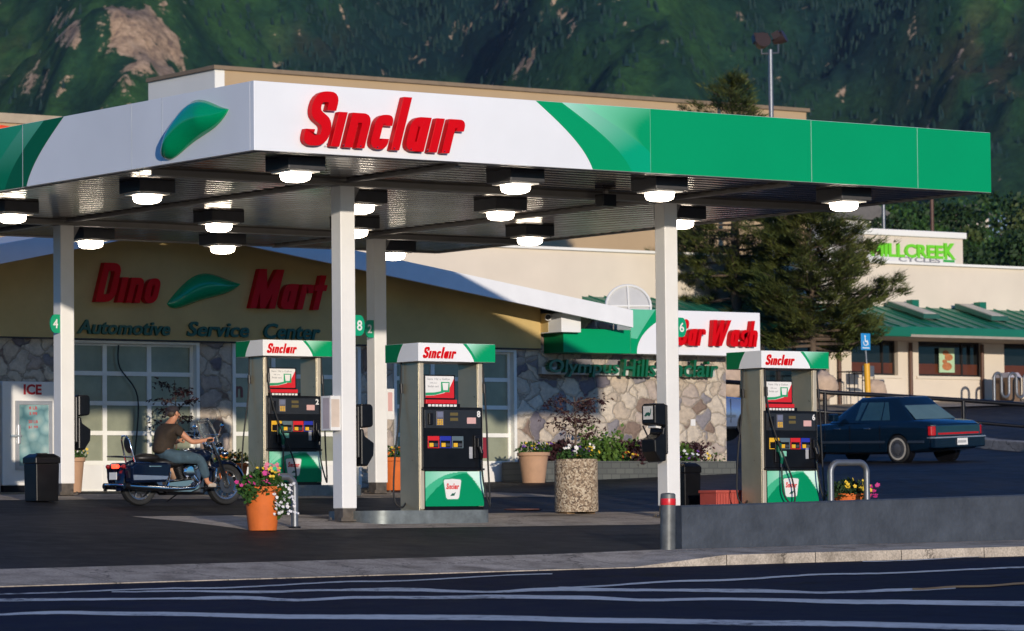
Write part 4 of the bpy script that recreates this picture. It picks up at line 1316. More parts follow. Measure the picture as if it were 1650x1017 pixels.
b_.inputs['Roughness'].default_value = .12
mb = MB(); mb.box(dx0 + .07, IV - .02, dz0 + .07, dx1 - .07, IV - .0015, dz1 - .07); mb.build('glass', m_, dr)
mb = MB(); mb.box(dx0 + .03, IV - .10, Ip(50, 715).z, dx0 + .07, IV - .06, Ip(50, 685).z); mb.box(dx0 - .12, IV - .09, Ip(50, 704).z, dx0 + .1, IV - .041, Ip(50, 701).z); mb.build('handle', CHROME, dr)
RTX = M('ice_red', (.50, .01, .015), .5)
mb = MB(); o = Ip(38, 636); text(mb, 'ICE', (o.x, IV - .001, o.z), X, Z, NY, Ip(67, 636).x - o.x, Ip(38, 619).z - o.z, .004, bold=.035); mb.build('lettering', RTX, T)
mb = MB()
for s, pa, pb, ya in (('8 LB', 46, 59, 660), ('3.99', 46, 59, 669), ('20 LB', 45, 60, 682), ('$1.99', 45, 60, 691)):
    o = Ip(pa, ya); text(mb, s, (o.x, IV - .021, o.z), X, Z, NY, Ip(pb, ya).x - o.x, .055, .003, bold=.01)
mb.build('price_lettering', RTX, dr)
# vending box at the very left edge
x0, x1 = Ip(-40, 700).x, Ip(1, 700).x
T = thing('vending_machine', 'pale green vending cabinet cut by the left edge of the photo', 'cabinet', ((x0 + x1) / 2, IV + .4, FL))
mb = MB(); mb.box(x0, IV, FL, x1, IV + .8, z1 - .0); mb.build('cabinet', WPAINT, T, bevel=.02)
mb = MB(); mb.box(x0 + .1, IV - .012, FL + .5, x1 - .04, IV - .001, z1 - .1); mb.build('front_panel', M('pale_aqua', (.25, .45, .40), .3, var=.1), T)

# raised brick planter bed along the stone wall
m_, nt, b_ = blank('grey_brick')
tc = node(nt, 'ShaderNodeTexCoord'); br = node(nt, 'ShaderNodeTexBrick', Scale=2.2)
br.inputs['Color1'].default_value = (.085, .09, .08, 1); br.inputs['Color2'].default_value = (.11, .115, .10, 1); br.inputs['Mortar'].default_value = (.06, .062, .058, 1); br.inputs['Mortar Size'].default_value = .02
sp = node(nt, 'ShaderNodeSeparateXYZ'); cb = node(nt, 'ShaderNodeCombineXYZ')
nt.links.new(tc.outputs['Object'], sp.inputs[0]); nt.links.new(sp.outputs[0], cb.inputs[0]); nt.links.new(sp.outputs[2], cb.inputs[1]); nt.links.new(cb.outputs[0], br.inputs['Vector'])
nt.links.new(br.outputs['Color'], b_.inputs['Base Color']); b_.inputs['Roughness'].default_value = .85
BD = 17.6
x0, x1 = pv(965, 760, BD).x, pv(1186, 760, BD).x
zt = pv(1000, 743, BD).z
xq = pv(880, 760, BD).x
T = thing('brick_planter', 'low grey brick planter bed running along the sunlit stone wall', 'planter', ((xq + x1) / 2, BD, G(x0, BD)))
mb = MB(); mb.ring([(xq, BD), (x1, BD), (x1, WV - .02), (xq, WV - .02)], [(xq + .2, BD + .2), (x1 - .2, BD + .2), (x1 - .2, WV - .2), (xq + .2, WV - .2)], FLAT, G(x0, BD) - .15, zt)
mb.build('brick_wall', m_, T)
mb = MB(); mb.box(xq + .2, BD + .2, zt - .3, x1 - .2, WV - .2, zt - .06); mb.build('soil', SOIL, T)
BEDZ = zt

# ------------------------------------------------------------------ forecourt things
# grey retaining wall
WLV = -2.95
a, b = pv(1099, 884, WLV), pv(1650, 865, WLV)
ta, tb = pv(1099, 815, WLV), pv(1650, 797, WLV)
slo, slt = (b.z - a.z) / (b.x - a.x), (tb.z - ta.z) / (tb.x - ta.x)
x0, x1 = a.x, a.x + 16
T = thing('retaining_wall', 'long low grey painted retaining wall along the sidewalk', 'wall', (x0 + 4, WLV, a.z))
mb = MB()
n = 40
vs = []
for i in range(n + 1):
    u = lerp(x0, x1, i / n)
    zt_, zb_ = ta.z + slt * (u - x0), a.z + slo * (u - x0) - .2
    j = .006 * noise.noise(Vector((u * 1.7, 0, 0)))
    vs += [(u, WLV + j, zb_), (u, WLV + j, zt_ - .02), (u, WLV + .02, zt_), (u, WLV + .28, zt_ + j), (u, WLV + .30, zb_)]
mb.mesh(vs, [(i * 5 + k, (i + 1) * 5 + k, (i + 1) * 5 + k + 1, i * 5 + k + 1) for i in range(n) for k in range(4)] + [(0, 1, 2, 3, 4), (n * 5 + 4, n * 5 + 3, n * 5 + 2, n * 5 + 1, n * 5)])
mb.build('wall_body', GREYP, T, smooth=30)
# red banded bollard at its end
g = pv(1076, 884, -3.0)
T = thing('bollard', 'grey steel bollard with a red band, leaning at the end of the retaining wall', 'bollard', (g.x, -3.0, g.z))
r = (pv(1088, 850, -3).x - pv(1067, 850, -3).x) / 2 * .92
hh = pv(1078, 795, -3).z - g.z
T.rotation_euler = (0, math.radians(1.2), 0)
mb = MB(); mb.lathe([(r, -.1), (r, hh - .05), (r * .98, hh - .015), (r * .8, hh), (0, hh + .008)], n=20); mb.build('post', M('bollard_grey', (.12, .125, .12), .5, .3, var=.3, ns=7), T, smooth=40, world=False)
mb = MB(); mb.lathe([(r + .003, hh - .155), (r + .004, hh - .15), (r + .004, hh - .075), (r + .003, hh - .07)], n=20); mb.build('red_band', REDB, T, smooth=40, world=False)
# hoop bollards
def hoop(p0, p1, ytop, ybot, v, label):
    g = pv(p1, ybot, v)
    xa, xb, zt_ = pv(p0, ybot, v).x, g.x, pv(p1, ytop, v).z - .05
    T = thing('hoop_bollard', label, 'bollard', ((xa + xb) / 2, v, g.z), 0, 'bent steel hoops guarding the pumps')
    R0 = .16
    pts = [(xa, v, g.z - .1), (xa, v, zt_ - R0)]
    for k in range(1, 8): pts.append((xa + R0 - R0 * math.cos(k * math.pi / 16), v, zt_ - R0 + R0 * math.sin(k * math.pi / 16)))
    for k in range(1, 9): pts.append((xb - R0 + R0 * math.sin(k * math.pi / 16), v, zt_ - R0 + R0 * math.cos(k * math.pi / 16)))
    pts.append((xb, v, g.z - .1))
    mb = MB(); mb.tube(pts, .05, 12); mb.build('hoop', GALV, T, smooth=60)
    mb = MB()
    for x in (xa, xb): mb.lathe([(.085, g.z - .02), (.085, g.z + .012), (.06, g.z + .016)], (x, v, 0), 12)
    mb.build('foot_plate', BLACKM, T)
hoop(434, 475, 762, 850, 2.05, 'galvanised hoop bollard behind the orange flower pot at the front column')
hoop(1339, 1397, 740, 808, 2.6, 'galvanised hoop bollard to the right of pump 6 above the grey wall')

# plants
def leaves(mb, c, n, rx, ry, rz, size, droop=0, up=.3, clump=0):
    c = Vector(c)
    cl = [Vector((random.gauss(0, .5), random.gauss(0, .5), random.gauss(0, .5))) for _ in range(clump)] if clump else None
    for _ in range(n):
        if cl:
            q = random.choice(cl) + Vector((random.gauss(0, .2), random.gauss(0, .2), random.gauss(0, .2)))
        else:
            while True:
                q = Vector((U(-1, 1), U(-1, 1), U(-1, 1)))
                if q.length <= 1: break
        p = c + Vector((q.x * rx, q.y * ry, q.z * rz - droop * (q.x * q.x + q.y * q.y)))
        d = Vector((U(-1, 1), U(-1, 1), U(-1, 1) + up)).normalized()
        s = Vector((U(-1, 1), U(-1, 1), U(-1, 1))).cross(d).normalized()
        L = size * U(.6, 1.3)
        w = L * U(.2, .38)
        mb.poly([p, p + d * L * .5 + s * w, p + d * L, p + d * L * .5 - s * w])
def flowers(mb, pts, r):
    for p in pts:
        p = Vector(p)
        nrm = (Vector((U(-.6, .6), U(-1.2, -.2), U(.1, 1)))).normalized()
        a = nrm.orthogonal().normalized()
        b = nrm.cross(a)
        rr = r * U(.75, 1.25)
        for k in range(5):
            t = k * 1.2566 + U(0, .3)
            d = a * math.cos(t) + b * math.sin(t)
            e = nrm.cross(d)
            mb.poly([p, p + d * rr * .6 + e * rr * .42, p + d * rr + nrm * rr * .15, p + d * rr * .6 - e * rr * .42])
LG = leaf_mat('leaf_green', (.018, .055, .012), (.05, .12, .02))
LD = leaf_mat('leaf_dark', (.010, .028, .010), (.03, .065, .015))
LY = leaf_mat('leaf_yellow_green', (.05, .11, .015), (.10, .17, .03))
LB = leaf_mat('leaf_burgundy', (.022, .008, .010), (.06, .02, .022))
FW, FY, FP_, FV, FO = (M(n, c, .6, var=.08) for n, c in (('petal_white', (.75, .72, .70)), ('petal_yellow', (.75, .50, .03)), ('petal_pink', (.55, .03, .20)), ('petal_violet', (.16, .05, .30)), ('petal_orange', (.65, .16, .02))))
def pot(name, label, c, r, h, mat, n=28, lip=True):
    T = thing(name, label, 'flower pot', c, 0, 'potted flowers')
    pr = [(r * .70, 0), (r * .72, .02), (r * .93, h - .12 * h - .001), (r * 1.0, h * .88), (r * 1.04, h * .89), (r * 1.05, h * .985), (r * 1.03, h), (r * .93, h), (r * .92, h * .93)] if lip else [(r, 0), (r, h), (r * .9, h), (r * .9, h * .93)]
    mb = MB(); mb.lathe(pr, n=n); p = mb.build('pot', mat, T, smooth=40, world=False)
    mb = MB(); mb.lathe([(r * .925, h * .925), (r * .5, h * .96), (0, h * .97)], n=n); mb.build('soil', SOIL, p, world=False)
    return T
def fpart(T, name, mat, fn):
    mb = MB(); fn(mb); return mb.build(name, mat, T, world=False, fix=False)
# front orange pot
c = pv(423, 850, 1.75); k = 53.0 / F
c = Vector((c.x, 1.75, G(c.x, 1.75)))
T = pot('flower_pot', 'bright orange pot spilling pink, yellow and white flowers at the front column', c, .275, .60, TERRA)
fpart(T, 'foliage', LG, lambda m: (leaves(m, (0, 0, .68), 1300, .36, .34, .15, .075, .12), leaves(m, (.16, -.2, .42), 420, .15, .12, .24, .06, 0, -.4), leaves(m, (-.28, -.1, .52), 220, .12, .12, .14, .06)))
def spikes(m):
    for i in range(46):
        a, l = U(0, 6.28), U(.35, .62)
        d = Vector((math.cos(a) * U(.05, .5), math.sin(a) * U(.05, .5), 1)).normalized()
        p = Vector((-.02, .05, .6))
        s = d.orthogonal().normalized() * .007
        q = p + d * l * .6; e = p + d * l + Vector((d.x, d.y, -.15)) * l * .35
        m.poly([p - s, p + s, q + s * .8, q - s * .8]); m.poly([q - s * .8, q + s * .8, e])
fpart(T, 'grass_spikes', LY, spikes)
fpart(T, 'white_blossoms', FW, lambda m: flowers(m, [(U(.0, .36), -U(.18, .40), U(.22, .66)) for _ in range(75)], .026))
fpart(T, 'pink_blossoms', FP_, lambda m: flowers(m, [(U(-.40, .05), U(-.38, .1), U(.60, .82)) for _ in range(22)], .036))
fpart(T, 'yellow_blossoms', FY, lambda m: flowers(m, [(U(-.12, .12), U(-.34, .0), U(.70, .86)) for _ in range(26)], .026))
for x, y in ((.10, -.1), (.22, -.05), (-.02, -.15)): fpart(T, 'snapdragon_spike', M('petal_rose', (.70, .18, .25), .6), lambda m: flowers(m, [(x + U(-.02, .02), y + U(-.02, .02), .76 + .018 * i) for i in range(9)], .03))
# right pot near pump 6
c = pv(1380, 804, 3.0); c = Vector((c.x, 3.2, G(c.x, 3.2)))
T = pot('flower_pot', 'terracotta pot of yellow and magenta flowers behind the right hoop bollard', c, .26, .36, TERRA)
fpart(T, 'foliage', LD, lambda m: (leaves(m, (0, 0, .44), 800, .38, .32, .14, .07, .1), leaves(m, (-.2, -.1, .40), 200, .16, .12, .12, .06)))
fpart(T, 'yellow_blossoms', FY, lambda m: flowers(m, [(U(-.25, .26), -U(.05, .32), U(.40, .60)) for _ in range(18)], .042))
fpart(T, 'magenta_blossoms', FP_, lambda m: flowers(m, [(U(.22, .40), -U(.05, .3), U(.26, .50)) for _ in range(26)], .04))
def spikes2(m):
    for i in range(22):
        a, l = U(0, 6.28), U(.4, .75)
        d = Vector((math.cos(a) * U(.1, .5), math.sin(a) * .3, 1)).normalized()
        p = Vector((0, .02, .4)); s = d.orthogonal().normalized() * .006
        m.poly([p - s, p + s, p + d * l])
fpart(T, 'grass_spikes', LG, spikes2)
# pots along the store
def bpot(px, py, v, r, h, mat, label, cols):
    c = pv(px, py, v)
    T = pot('flower_pot', label, (c.x, v, G(c.x, v)), r, h, mat)
    fpart(T, 'foliage', LG, lambda m: leaves(m, (0, 0, h + .08), 420, r * 1.15, r * 1.1, .13, .07, .05))
    for nme, mt_, n in cols: fpart(T, nme, mt_, lambda m: flowers(m, [(U(-r, r) * 1.1, U(-r, .1) * 1.1, h + U(.05, .19)) for _ in range(n)], .027))
bpot(860, 783, 17.3, .31, .60, TERRAP, 'pale terracotta pot of mixed pansies at the corner of the stone wall', [('yellow_blossoms', FY, 20), ('violet_blossoms', FV, 12), ('white_blossoms', FW, 6)])
bpot(373, 772, 13.6, .30, .52, TERRA, 'orange pot of marigolds behind the motorcycle front wheel', [('orange_blossoms', FO, 24), ('yellow_blossoms', FY, 26)])
bpot(637, 783, 16.6, .33, .62, TERRA, 'orange pot of marigolds between the rear middle column and pump 8', [('orange_blossoms', FO, 24), ('yellow_blossoms', FY, 22)])
bpot(117, 786, 16.9, .22, .62, TERRAP, 'pale pot half hidden behind the rear left column', [('white_blossoms', FW, 12), ('yellow_blossoms', FY, 10)])
bpot(282, 786, 17.3, .30, .55, TERRAP, 'pale pot with a burgundy maple in front of the left garage door', [('yellow_blossoms', FY, 20), ('white_blossoms', FW, 10)])
def maple(parent, base, h, w, seed, nb=9, dens=34, size=.075, flat=.25):
    """thin trunk, wiry branches and layered sprays of small dark leaves"""
    rs = random.Random(seed)
    mb, ml = MB(), MB()
    base = Vector(base)
    top = base + Vector((rs.uniform(-.05, .05), 0, h))
    mb.tube([base, base.lerp(top, .5) + Vector((.03, 0, 0)), top], [.022, .015, .006], 6)
    for i in range(nb):
        t = .34 + .62 * i / nb
        p = base.lerp(top, t)
        a = i * 2.4 + rs.uniform(-.5, .5)
        L = w * (1.05 - .6 * abs(t - .55)) * rs.uniform(.6, 1.05)
        d = Vector((math.cos(a), math.sin(a) * .8, rs.uniform(.1, .5))).normalized()
        q = p + d * L * .55 + Vector((0, 0, .03)); e = p + d * L + Vector((0, 0, rs.uniform(-.06, .06)))
        mb.tube([p, q, e], [.010, .007, .003], 5)
        for k in range(dens):
            s = rs.uniform(.25, 1.08)
            c = (p.lerp(q, s / .55) if s < .55 else q.lerp(e, (s - .55) / .5)) + Vector((rs.gauss(0, .07), rs.gauss(0, .07), rs.gauss(0, .035)))
            for _ in range(3):
                dd = Vector((rs.uniform(-1, 1), rs.uniform(-1, 1), rs.uniform(-1.1, .25))).normalized()
                ss = Vector((rs.uniform(-1, 1), rs.uniform(-1, 1), rs.uniform(-1, 1))).cross(dd).normalized()
                l = size * rs.uniform(.6, 1.2)
                ml.poly([c, c + dd * l * .5 + ss * l * .22, c + dd * l, c + dd * l * .5 - ss * l * .22])
    mb.build('trunk', BARK, parent, world=False)
    ml.build('crown', LB, parent, world=False, fix=False)
c = pv(284, 786, 17.4)
T = thing('burgundy_maple', 'thin burgundy leaved maple behind the rider', 'small tree', (c.x, 17.4, G(c.x, 17.4) + .5), 0, 'potted burgundy maples')
maple(T, (0, 0, 0), 1.55, .62, 4, 10, 26)
# round aggregate planter and its maple
AV = 4.7
m_, nt, b_ = blank('exposed_aggregate')
tc = node(nt, 'ShaderNodeTexCoord'); vr = node(nt, 'ShaderNodeTexVoronoi', Scale=42.)
nt.links.new(tc.outputs['Object'], vr.inputs['Vector'])
sp = node(nt, 'ShaderNodeSeparateColor'); nt.links.new(vr.outputs['Color'], sp.inputs[0])
nt.links.new(ramp(nt, [(0, (.10, .07, .05)), (.3, (.24, .17, .11)), (.6, (.36, .27, .18)), (.85, (.52, .43, .31))], sp.outputs[0]), b_.inputs['Base Color'])
b_.inputs['Roughness'].default_value = .9
bp = node(nt, 'ShaderNodeBump', Strength=.8, Distance=.01); nt.links.new(vr.outputs['Distance'], bp.inputs['Height']); nt.links.new(bp.outputs[0], b_.inputs['Normal'])
c = pv(929, 830, AV)
g = c.z
r = (pv(964, 780, AV).x - pv(895, 780, AV).x) / 2 * .82
h = pv(929, 740, AV).z - g
T = thing('round_planter', 'round exposed aggregate planter with pansies and a burgundy maple', 'planter', (c.x, AV, g))
mb = MB(); mb.lathe([(r * .97, .05), (r, .08), (r * .985, h - .03), (r * .97, h), (r * .84, h), (r * .83, h - .06)], n=36); mb.build('tub', m_, T, smooth=40, world=False)
mb = MB(); mb.box(-r * .8, -.12, -.05, -r * .35, .12, .05); mb.box(r * .3, -.12, -.05, r * .8, .12, .05); mb.build('timber_block', M('timber', (.22, .13, .06), .8, var=.2, ns=8), T, world=False)
mb = MB(); mb.lathe([(r * .835, h - .05), (0, h - .02)], n=24); mb.build('soil', SOIL, T, world=False)
fpart(T, 'foliage', LG, lambda m: leaves(m, (0, 0, h + .05), 520, r * .9, r * .9, .12, .06))
fpart(T, 'yellow_blossoms', FY, lambda m: flowers(m, [(U(-.02, r * .8), U(-r, 0) * .8, h + U(.05, .19)) for _ in range(14)], .028))
fpart(T, 'violet_blossoms', FV, lambda m: flowers(m, [(U(-r, r) * .85, U(-r, 0) * .8, h + U(.05, .19)) for _ in range(11)], .028))
fpart(T, 'white_blossoms', FW, lambda m: flowers(m, [(random.choice((-1, 1)) * U(.25, .85) * r, U(-r, 0) * .8, h + U(.08, .24)) for _ in range(14)], .03))
T2 = thing('burgundy_maple', 'burgundy Japanese maple with layered lacy leaves growing in the round aggregate planter', 'small tree', (c.x - .02, AV, g + h - .05), 0, 'potted burgundy maples')
maple(T2, (0, 0, 0), 1.03, .62, 11, 11, 36, .06)
# shrubs in the brick bed
def shrub(px, py0, py1, v, rx, mat, label, n=900, size=.09):
    a, b = pv(px, py0, v), pv(px, py1, v)
    hz = (b.z - a.z)
    o = thing('shrub', label, 'shrub', (a.x, v, a.z), 0, 'shrubs in the brick planter')
    mb = MB(); leaves(mb, (0, 0, hz * .45), n, rx, .38, hz * .55, size); leaves(mb, (0, 0, hz * .45), n // 2, rx * 1.1, .42, hz * .6, size, clump=14); mb.build('foliage', mat, o, world=False, fix=False)
    mb = MB()
    for k in range(7):
        x = U(-.6, .6) * rx
        mb.tube([(x * .3, 0, -.1), (x, U(-.1, .1), hz * .6)], .012, 5)
    mb.build('stem', BARK, o, world=False)
shrub(965, 746, 704, 18.1, .62, LY, 'bright green rounded shrub behind the round planter', 1300)
shrub(1026, 746, 711, 18.2, .50, LB, 'dark burgundy shrub left of the front right column')
shrub(904, 746, 712, 18.4, .30, LB, 'dark burgundy shrub left of the round planter')
shrub(1118, 746, 712, 18.4, .26, LB, 'dark wispy shrub right of the front right column', 400)
shrub(1098, 746, 718, 18.2, .18, LY, 'small yellow green shrub right beside the front right column', 400)
def bedfl(px, v, n, label, mats):
    a = pv(px, 745, v)
    o = thing('pansy_clump', label, 'flowers', (a.x, v, BEDZ - .06), 0, 'flower clumps in the brick planter')
    mb = MB(); leaves(mb, (0, 0, .1), n * 14, .3, .2, .13, .06); mb.build('foliage', LG, o, world=False, fix=False)
    for nm, m in mats:
        mb = MB(); flowers(mb, [(U(-.3, .3), U(-.25, .05), U(.1, .28)) for _ in range(n)], .035); mb.build(nm, m, o, world=False, fix=False)
bedfl(1006, 17.95, 5, 'orange and yellow flower clump between the green and burgundy shrubs', [('orange_blossoms', FO), ('yellow_blossoms', FY)])
bedfl(1110, 17.95, 6, 'violet and white pansy clump right of the front right column', [('violet_blossoms', FV), ('white_blossoms', FW)])
bedfl(1150, 17.95, 5, 'yellow flower clump near the end of the stone wall', [('yellow_blossoms', FY)])
# bins
def bin_(px0, px1, py0, py1, v, label):
    a, b = pv(px0, py1, v), pv(px1, py1, v)
    cx = (a.x + b.x) / 2
    w = (px1 - px0) * (a - CAM).dot(f0) / F / (abs(r0.x) + abs(r0.y))
    zt_ = pv((px0 + px1) / 2, py0, v).z
    g = G(cx, v)
    o = thing('litter_bin', label, 'bin', (cx, v + w / 2, g), 0, 'black square litter bins')
    h = zt_ - g
    mb = MB(); mb.frus((0, 0), (w * .46, w * .46), (w * .49, w * .49), 0.02, h * .80); mb.build('body', BLACK, o, bevel=.015, world=False)
    mb = MB(); mb.frus((0, 0), (w * .52, w * .52), (w * .52, w * .52), h * .80, h * .93); mb.frus((0, 0), (w * .51, w * .51), (w * .34, w * .34), h * .931, h); ld = mb.build('lid', BLACK, o, bevel=.012, world=False)
    mb = MB(); mb.lathe([(w * .22, h + .002), (w * .22, h + .012), (w * .16, h + .012), (w * .16, h + .002)], n=20); mb.build('opening_ring', BLACKM, ld, world=False)
    return o
bin_(47, 108, 731, 808, 9.2, 'black square litter bin in front of the ice freezer')
bin_(1093, 1141, 746, 812, 4.6, 'black litter bin with bag edge showing, behind the front right column')
# red crate
a = pv(1136, 812, 3.9); b = pv(1187, 812, 3.9); zt_ = pv(1160, 790, 3.9).z
o = thing('plastic_crate', 'faded red plastic crate on the ground left of pump 6', 'crate', ((a.x + b.x) / 2, 3.9, G(a.x, 3.9)))
h = zt_ - G(a.x, 3.9); w = (b.x - a.x) * .40
CRT = M('crate_red', (.42, .07, .05), .6, var=.12)
mb = MB(); mb.ring([(-w, -.2), (w, -.2), (w, .2), (-w, .2)], [(-w + .02, -.18), (w - .02, -.18), (w - .02, .18), (-w + .02, .18)], FLAT, 0, h); mb.box(-w + .02, -.18, .01, w - .02, .18, .03)
for k in range(9): mb.box(-w + .02 + k * (2 * w - .06) / 8, -.215, .02, -w + .04 + k * (2 * w - .06) / 8, -.2005, h - .05)
mb.build('tub', CRT, o, world=False)
mb = MB(); mb.box(-w - .02, -.225, h - .045, w + .02, .225, h); mb.build('lid', CRT, o, bevel=.01, world=False)

# ------------------------------------------------------------------ shopping mall behind
MV = 52.0
mp_ = lambda x, y, v=MV: pv(x, y, v)
mall = thing('mall_building', 'long cream mall with green metal canopy roof, shop windows and brown downpipes', 'shopping mall', (55, 56, 4))
zt_ = mp_(1500, 428).z
zcap = mp_(1500, 424).z
xl, xr = mp_(560, 450).x, mp_(1650, 450).x + 40
ze = mp_(1500, 533, MV - 3.0).z         # eave height
zr = mp_(1500, 501).z                   # roof springing
zg = G(58, MV) - .3
# wall above the roof and the bays below
EW = MV - 1.1
wins = [(1372, 1447), (1480, 1583), (1618, 1700), (1735, 1820)]
ents = [(1232, 1336)]
zw0, zw1 = pv(1500, 606, EW).z, pv(1500, 549, EW).z
mb = MB()
mb.box(xl, MV, zg, xr, MV + .4, zt_)
mb.box(xl, MV + .4, zg, xl + .4, MV + 14, zt_)
xs_ = pv(1185, 600, EW).x
edges = []
zwt = lerp(ze, zr, 1.9 / 3) - .10
spans = [(pv(a, 580, EW).x, pv(b, 580, EW).x, k) for k, L in ((0, ents), (1, wins)) for a, b in L]
x = xs_
for a, b, k in sorted(spans):
    mb.box(x, EW, zg, a, MV - .01, zwt)
    mb.box(a, EW, zw1, b, MV - .01, zwt)
    if k: mb.box(a, EW, zg, b, MV - .01, zw0)
    x = b
mb.box(x, EW, zg, xr, MV - .01, zwt)
mb.build('wall', CREAM, mall)
mb = MB(); mb.box(xl, MV - .12, zt_ + .001, xr, MV + .5, zcap); mb.build('parapet_cap', PALEW, mall)
mb = MB(); mb.box(xl + .4, MV + .5, zt_ - .4, xr, MV + 14, zt_ - .2); mb.build('flat_roof', M('mall_flat_roof', (.3, .3, .29), .9), mall)
for a, b, k in spans:
    mb = MB()
    fw_ = .07
    z0_ = zw0 if k else zg + .3
    dv = EW + .22
    mb.box(a, dv - .05, z0_, a + fw_, dv + .05, zw1); mb.box(b - fw_, dv - .05, z0_, b, dv + .05, zw1)
    mb.box(a + fw_, dv - .05, zw1 - fw_, b - fw_, dv + .05, zw1); mb.box(a + fw_, dv - .05, z0_, b - fw_, dv + .05, z0_ + fw_)
    nn = 1 if k else 4
    if k: mb.box(lerp(a, b, .72), dv - .045, z0_ + fw_, lerp(a, b, .72) + .07, dv + .045, zw1 - fw_)
    else:
        for i in range(1, nn): mb.box(lerp(a, b, i / nn), dv - .05, z0_ + fw_, lerp(a, b, i / nn) + .12, dv + .05, zw1 - fw_)
    wf = mb.build('shop_window' if k else 'entrance', M('bronze_frame', (.03, .024, .02), .4, .3), mall)
    mb = MB(); mb.box(a + fw_ * .5, dv, z0_ + .03, b - fw_ * .5, dv + .02, zw1 - .03); mb.build('pane', GLASSM, wf)
    if k:
        mb = MB(); mb.box(a + fw_, dv - .012, z0_ + fw_, b - fw_, dv - .001, z0_ + .42); mb.build('lower_panel', M('rust_panel', (.10, .03, .014), .3), wf)
        mb = MB(); mb.box(a - .12, EW - .06, z0_ - .10, b + .12, EW - .001, z0_ - .01); mb.build('sill', CREAM, wf)
# food poster
a, b = pv(1517, 600, EW), pv(1541, 561, EW)
mb = MB(); mb.box(a.x, EW + .10, a.z, b.x, EW + .12, b.z); po = mb.build('poster', M('poster_mint', (.42, .58, .36), .5, var=.1), mall)
mb = MB(); w_, h_ = b.x - a.x, b.z - a.z
for fx, fz, r_ in ((.5, .25, .2), (.62, .62, .17), (.42, .80, .13), (.35, .45, .10)): mb.prism([(a.x + w_ * fx + w_ * r_ * 1.6 * math.cos(t * .52), a.z + h_ * fz + w_ * r_ * math.sin(t * .52)) for t in range(12)], FRONT, EW + .094 - .001 * fx, EW + .0995)
mb.build('poster_picture', M('poster_food', (.42, .16, .06), .5, var=.3, ns=9), po)
# green standing seam canopy roof
RX0 = pv(938, 500, MV).x
xm_ = pv(1446, 535, MV - 3).x
def slope(x0, x1, v0, z0, v1, z1, name):
    mb = MB(); mb.prism([(v0, z0), (v1, z1), (v1, z1 + .10), (v0, z0 + .10)], SIDE, x0, x1)
    r_ = mb.build(name, MROOF, mall)
    mb = MB(); x = x0 + .25
    while x < x1 - .1:
        mb.prism([(v0, z0 + .1), (v1, z1 + .1), (v1, z1 + .145), (v0, z0 + .145)], SIDE, x, x + .04); x += .62
    mb.build('standing_seam', MROOF, r_)
    return r_
slope(xm_, xr, MV - 3.0, ze, MV, zr, 'canopy_roof')
slope(RX0, xm_ - .02, MV - 3.6, ze - .05, MV, zr + .0, 'canopy_roof')
mb = MB(); mb.box(xm_, MV - 3.10, ze - .20, xr, MV - 3.0, ze + .12); mb.box(RX0, MV - 3.7, ze - .26, xm_ - .02, MV - 3.6, ze + .06); mb.build('gutter', MROOF, mall, bevel=.03)
mb = MB(); mb.box(RX0, MV - 3.55, ze - .25, xr, EW - .002, ze - .17); mb.build('soffit', M('mall_soffit', (.35, .30, .24), .9), mall)
for px in (1468, 1712):
    mb = MB()
for pxa, pxb, pya in ((1436, 1492, 499), (1545, 1608, 502)):
    u0, u1 = pv(pxa, pya, MV - .5).x, pv(pxa + 27, pya, MV - .5).x
    f = lambda v: lerp(ze, zr, (v - MV + 3) / 3) + .2
    mb = MB(); mb.prism([(MV - .3, f(MV - .3)), (MV - 2.1, f(MV - 2.1)), (MV - 2.1, f(MV - 2.1) + .14), (MV - .3, f(MV - .3) + .14)], SIDE, u0, u1)
    sk = mb.build('skylight', M('skylight_frame', (.02, .10, .07), .5), mall)
    mb = MB(); mb.prism([(MV - .4, f(MV - .4) + .141), (MV - 2.0, f(MV - 2.0) + .141), (MV - 2.0, f(MV - 2.0) + .16), (MV - .4, f(MV - .4) + .16)], SIDE, u0 + .1, u1 - .1)
    mb.build('skylight_glazing', M('skylight_pane', (.5, .46, .38), .35), sk)
    mb = MB(); mb.box(u1 + .2, MV - .5, f(MV - .5) - .1, u1 + .5, MV - .2, f(MV) + .12); mb.build('roof_vent', MROOF, mall)
for px in (1353, 1468, 1583, 1722):
    p = pv(px, 600, EW - .12)
    mb = MB(); mb.tube([(p.x, EW - .12, G(p.x, MV) - .2), (p.x, EW - .12, ze - .30)], .065, 8); mb.build('downpipe', BROWN, mall, smooth=60)
# roof sign of the cycle shop
CVv = MV + 3
a, b = pv(1392, 422, CVv), pv(1551, 380, CVv)
T = thing('roof_sign', 'cream roof sign block with lime green letters above a white strip', 'sign', ((a.x + b.x) / 2, CVv, zt_))
mb = MB(); mb.box(a.x, CVv, zt_ - .5, b.x, CVv + 1.6, b.z); sb = mb.build('block', CREAM, T)
mb = MB(); mb.box(a.x - .05, CVv - .10, b.z - .12, b.x + .12, CVv + 1.7, b.z + .10); mb.build('cornice', PALEW, T, bevel=.03)
o = pv(1402, 413, CVv); e = pv(1518, 413, CVv); k_ = pv(1538, 412, CVv)
mb = MB(); text(mb, 'MILLCREE', (o.x, CVv, o.z), X, Z, NY, e.x - o.x, pv(1500, 395, CVv).z - o.z, .08, bold=.03); mb.build('lettering', LIME, T)
mb = MB(); text(mb, 'K', (pv(1520, 413, CVv).x, CVv, o.z), X, Z, NY, k_.x - pv(1520, 413, CVv).x, pv(1500, 391, CVv).z - o.z, .08, bold=.03); mb.build('lettering', LIME, T)
a, b = pv(1396, 422, CVv), pv(1538, 415, CVv)
mb = MB(); mb.box(a.x, CVv - .05, a.z, b.x, CVv - .001, b.z); st = mb.build('strip', PAPER, T)
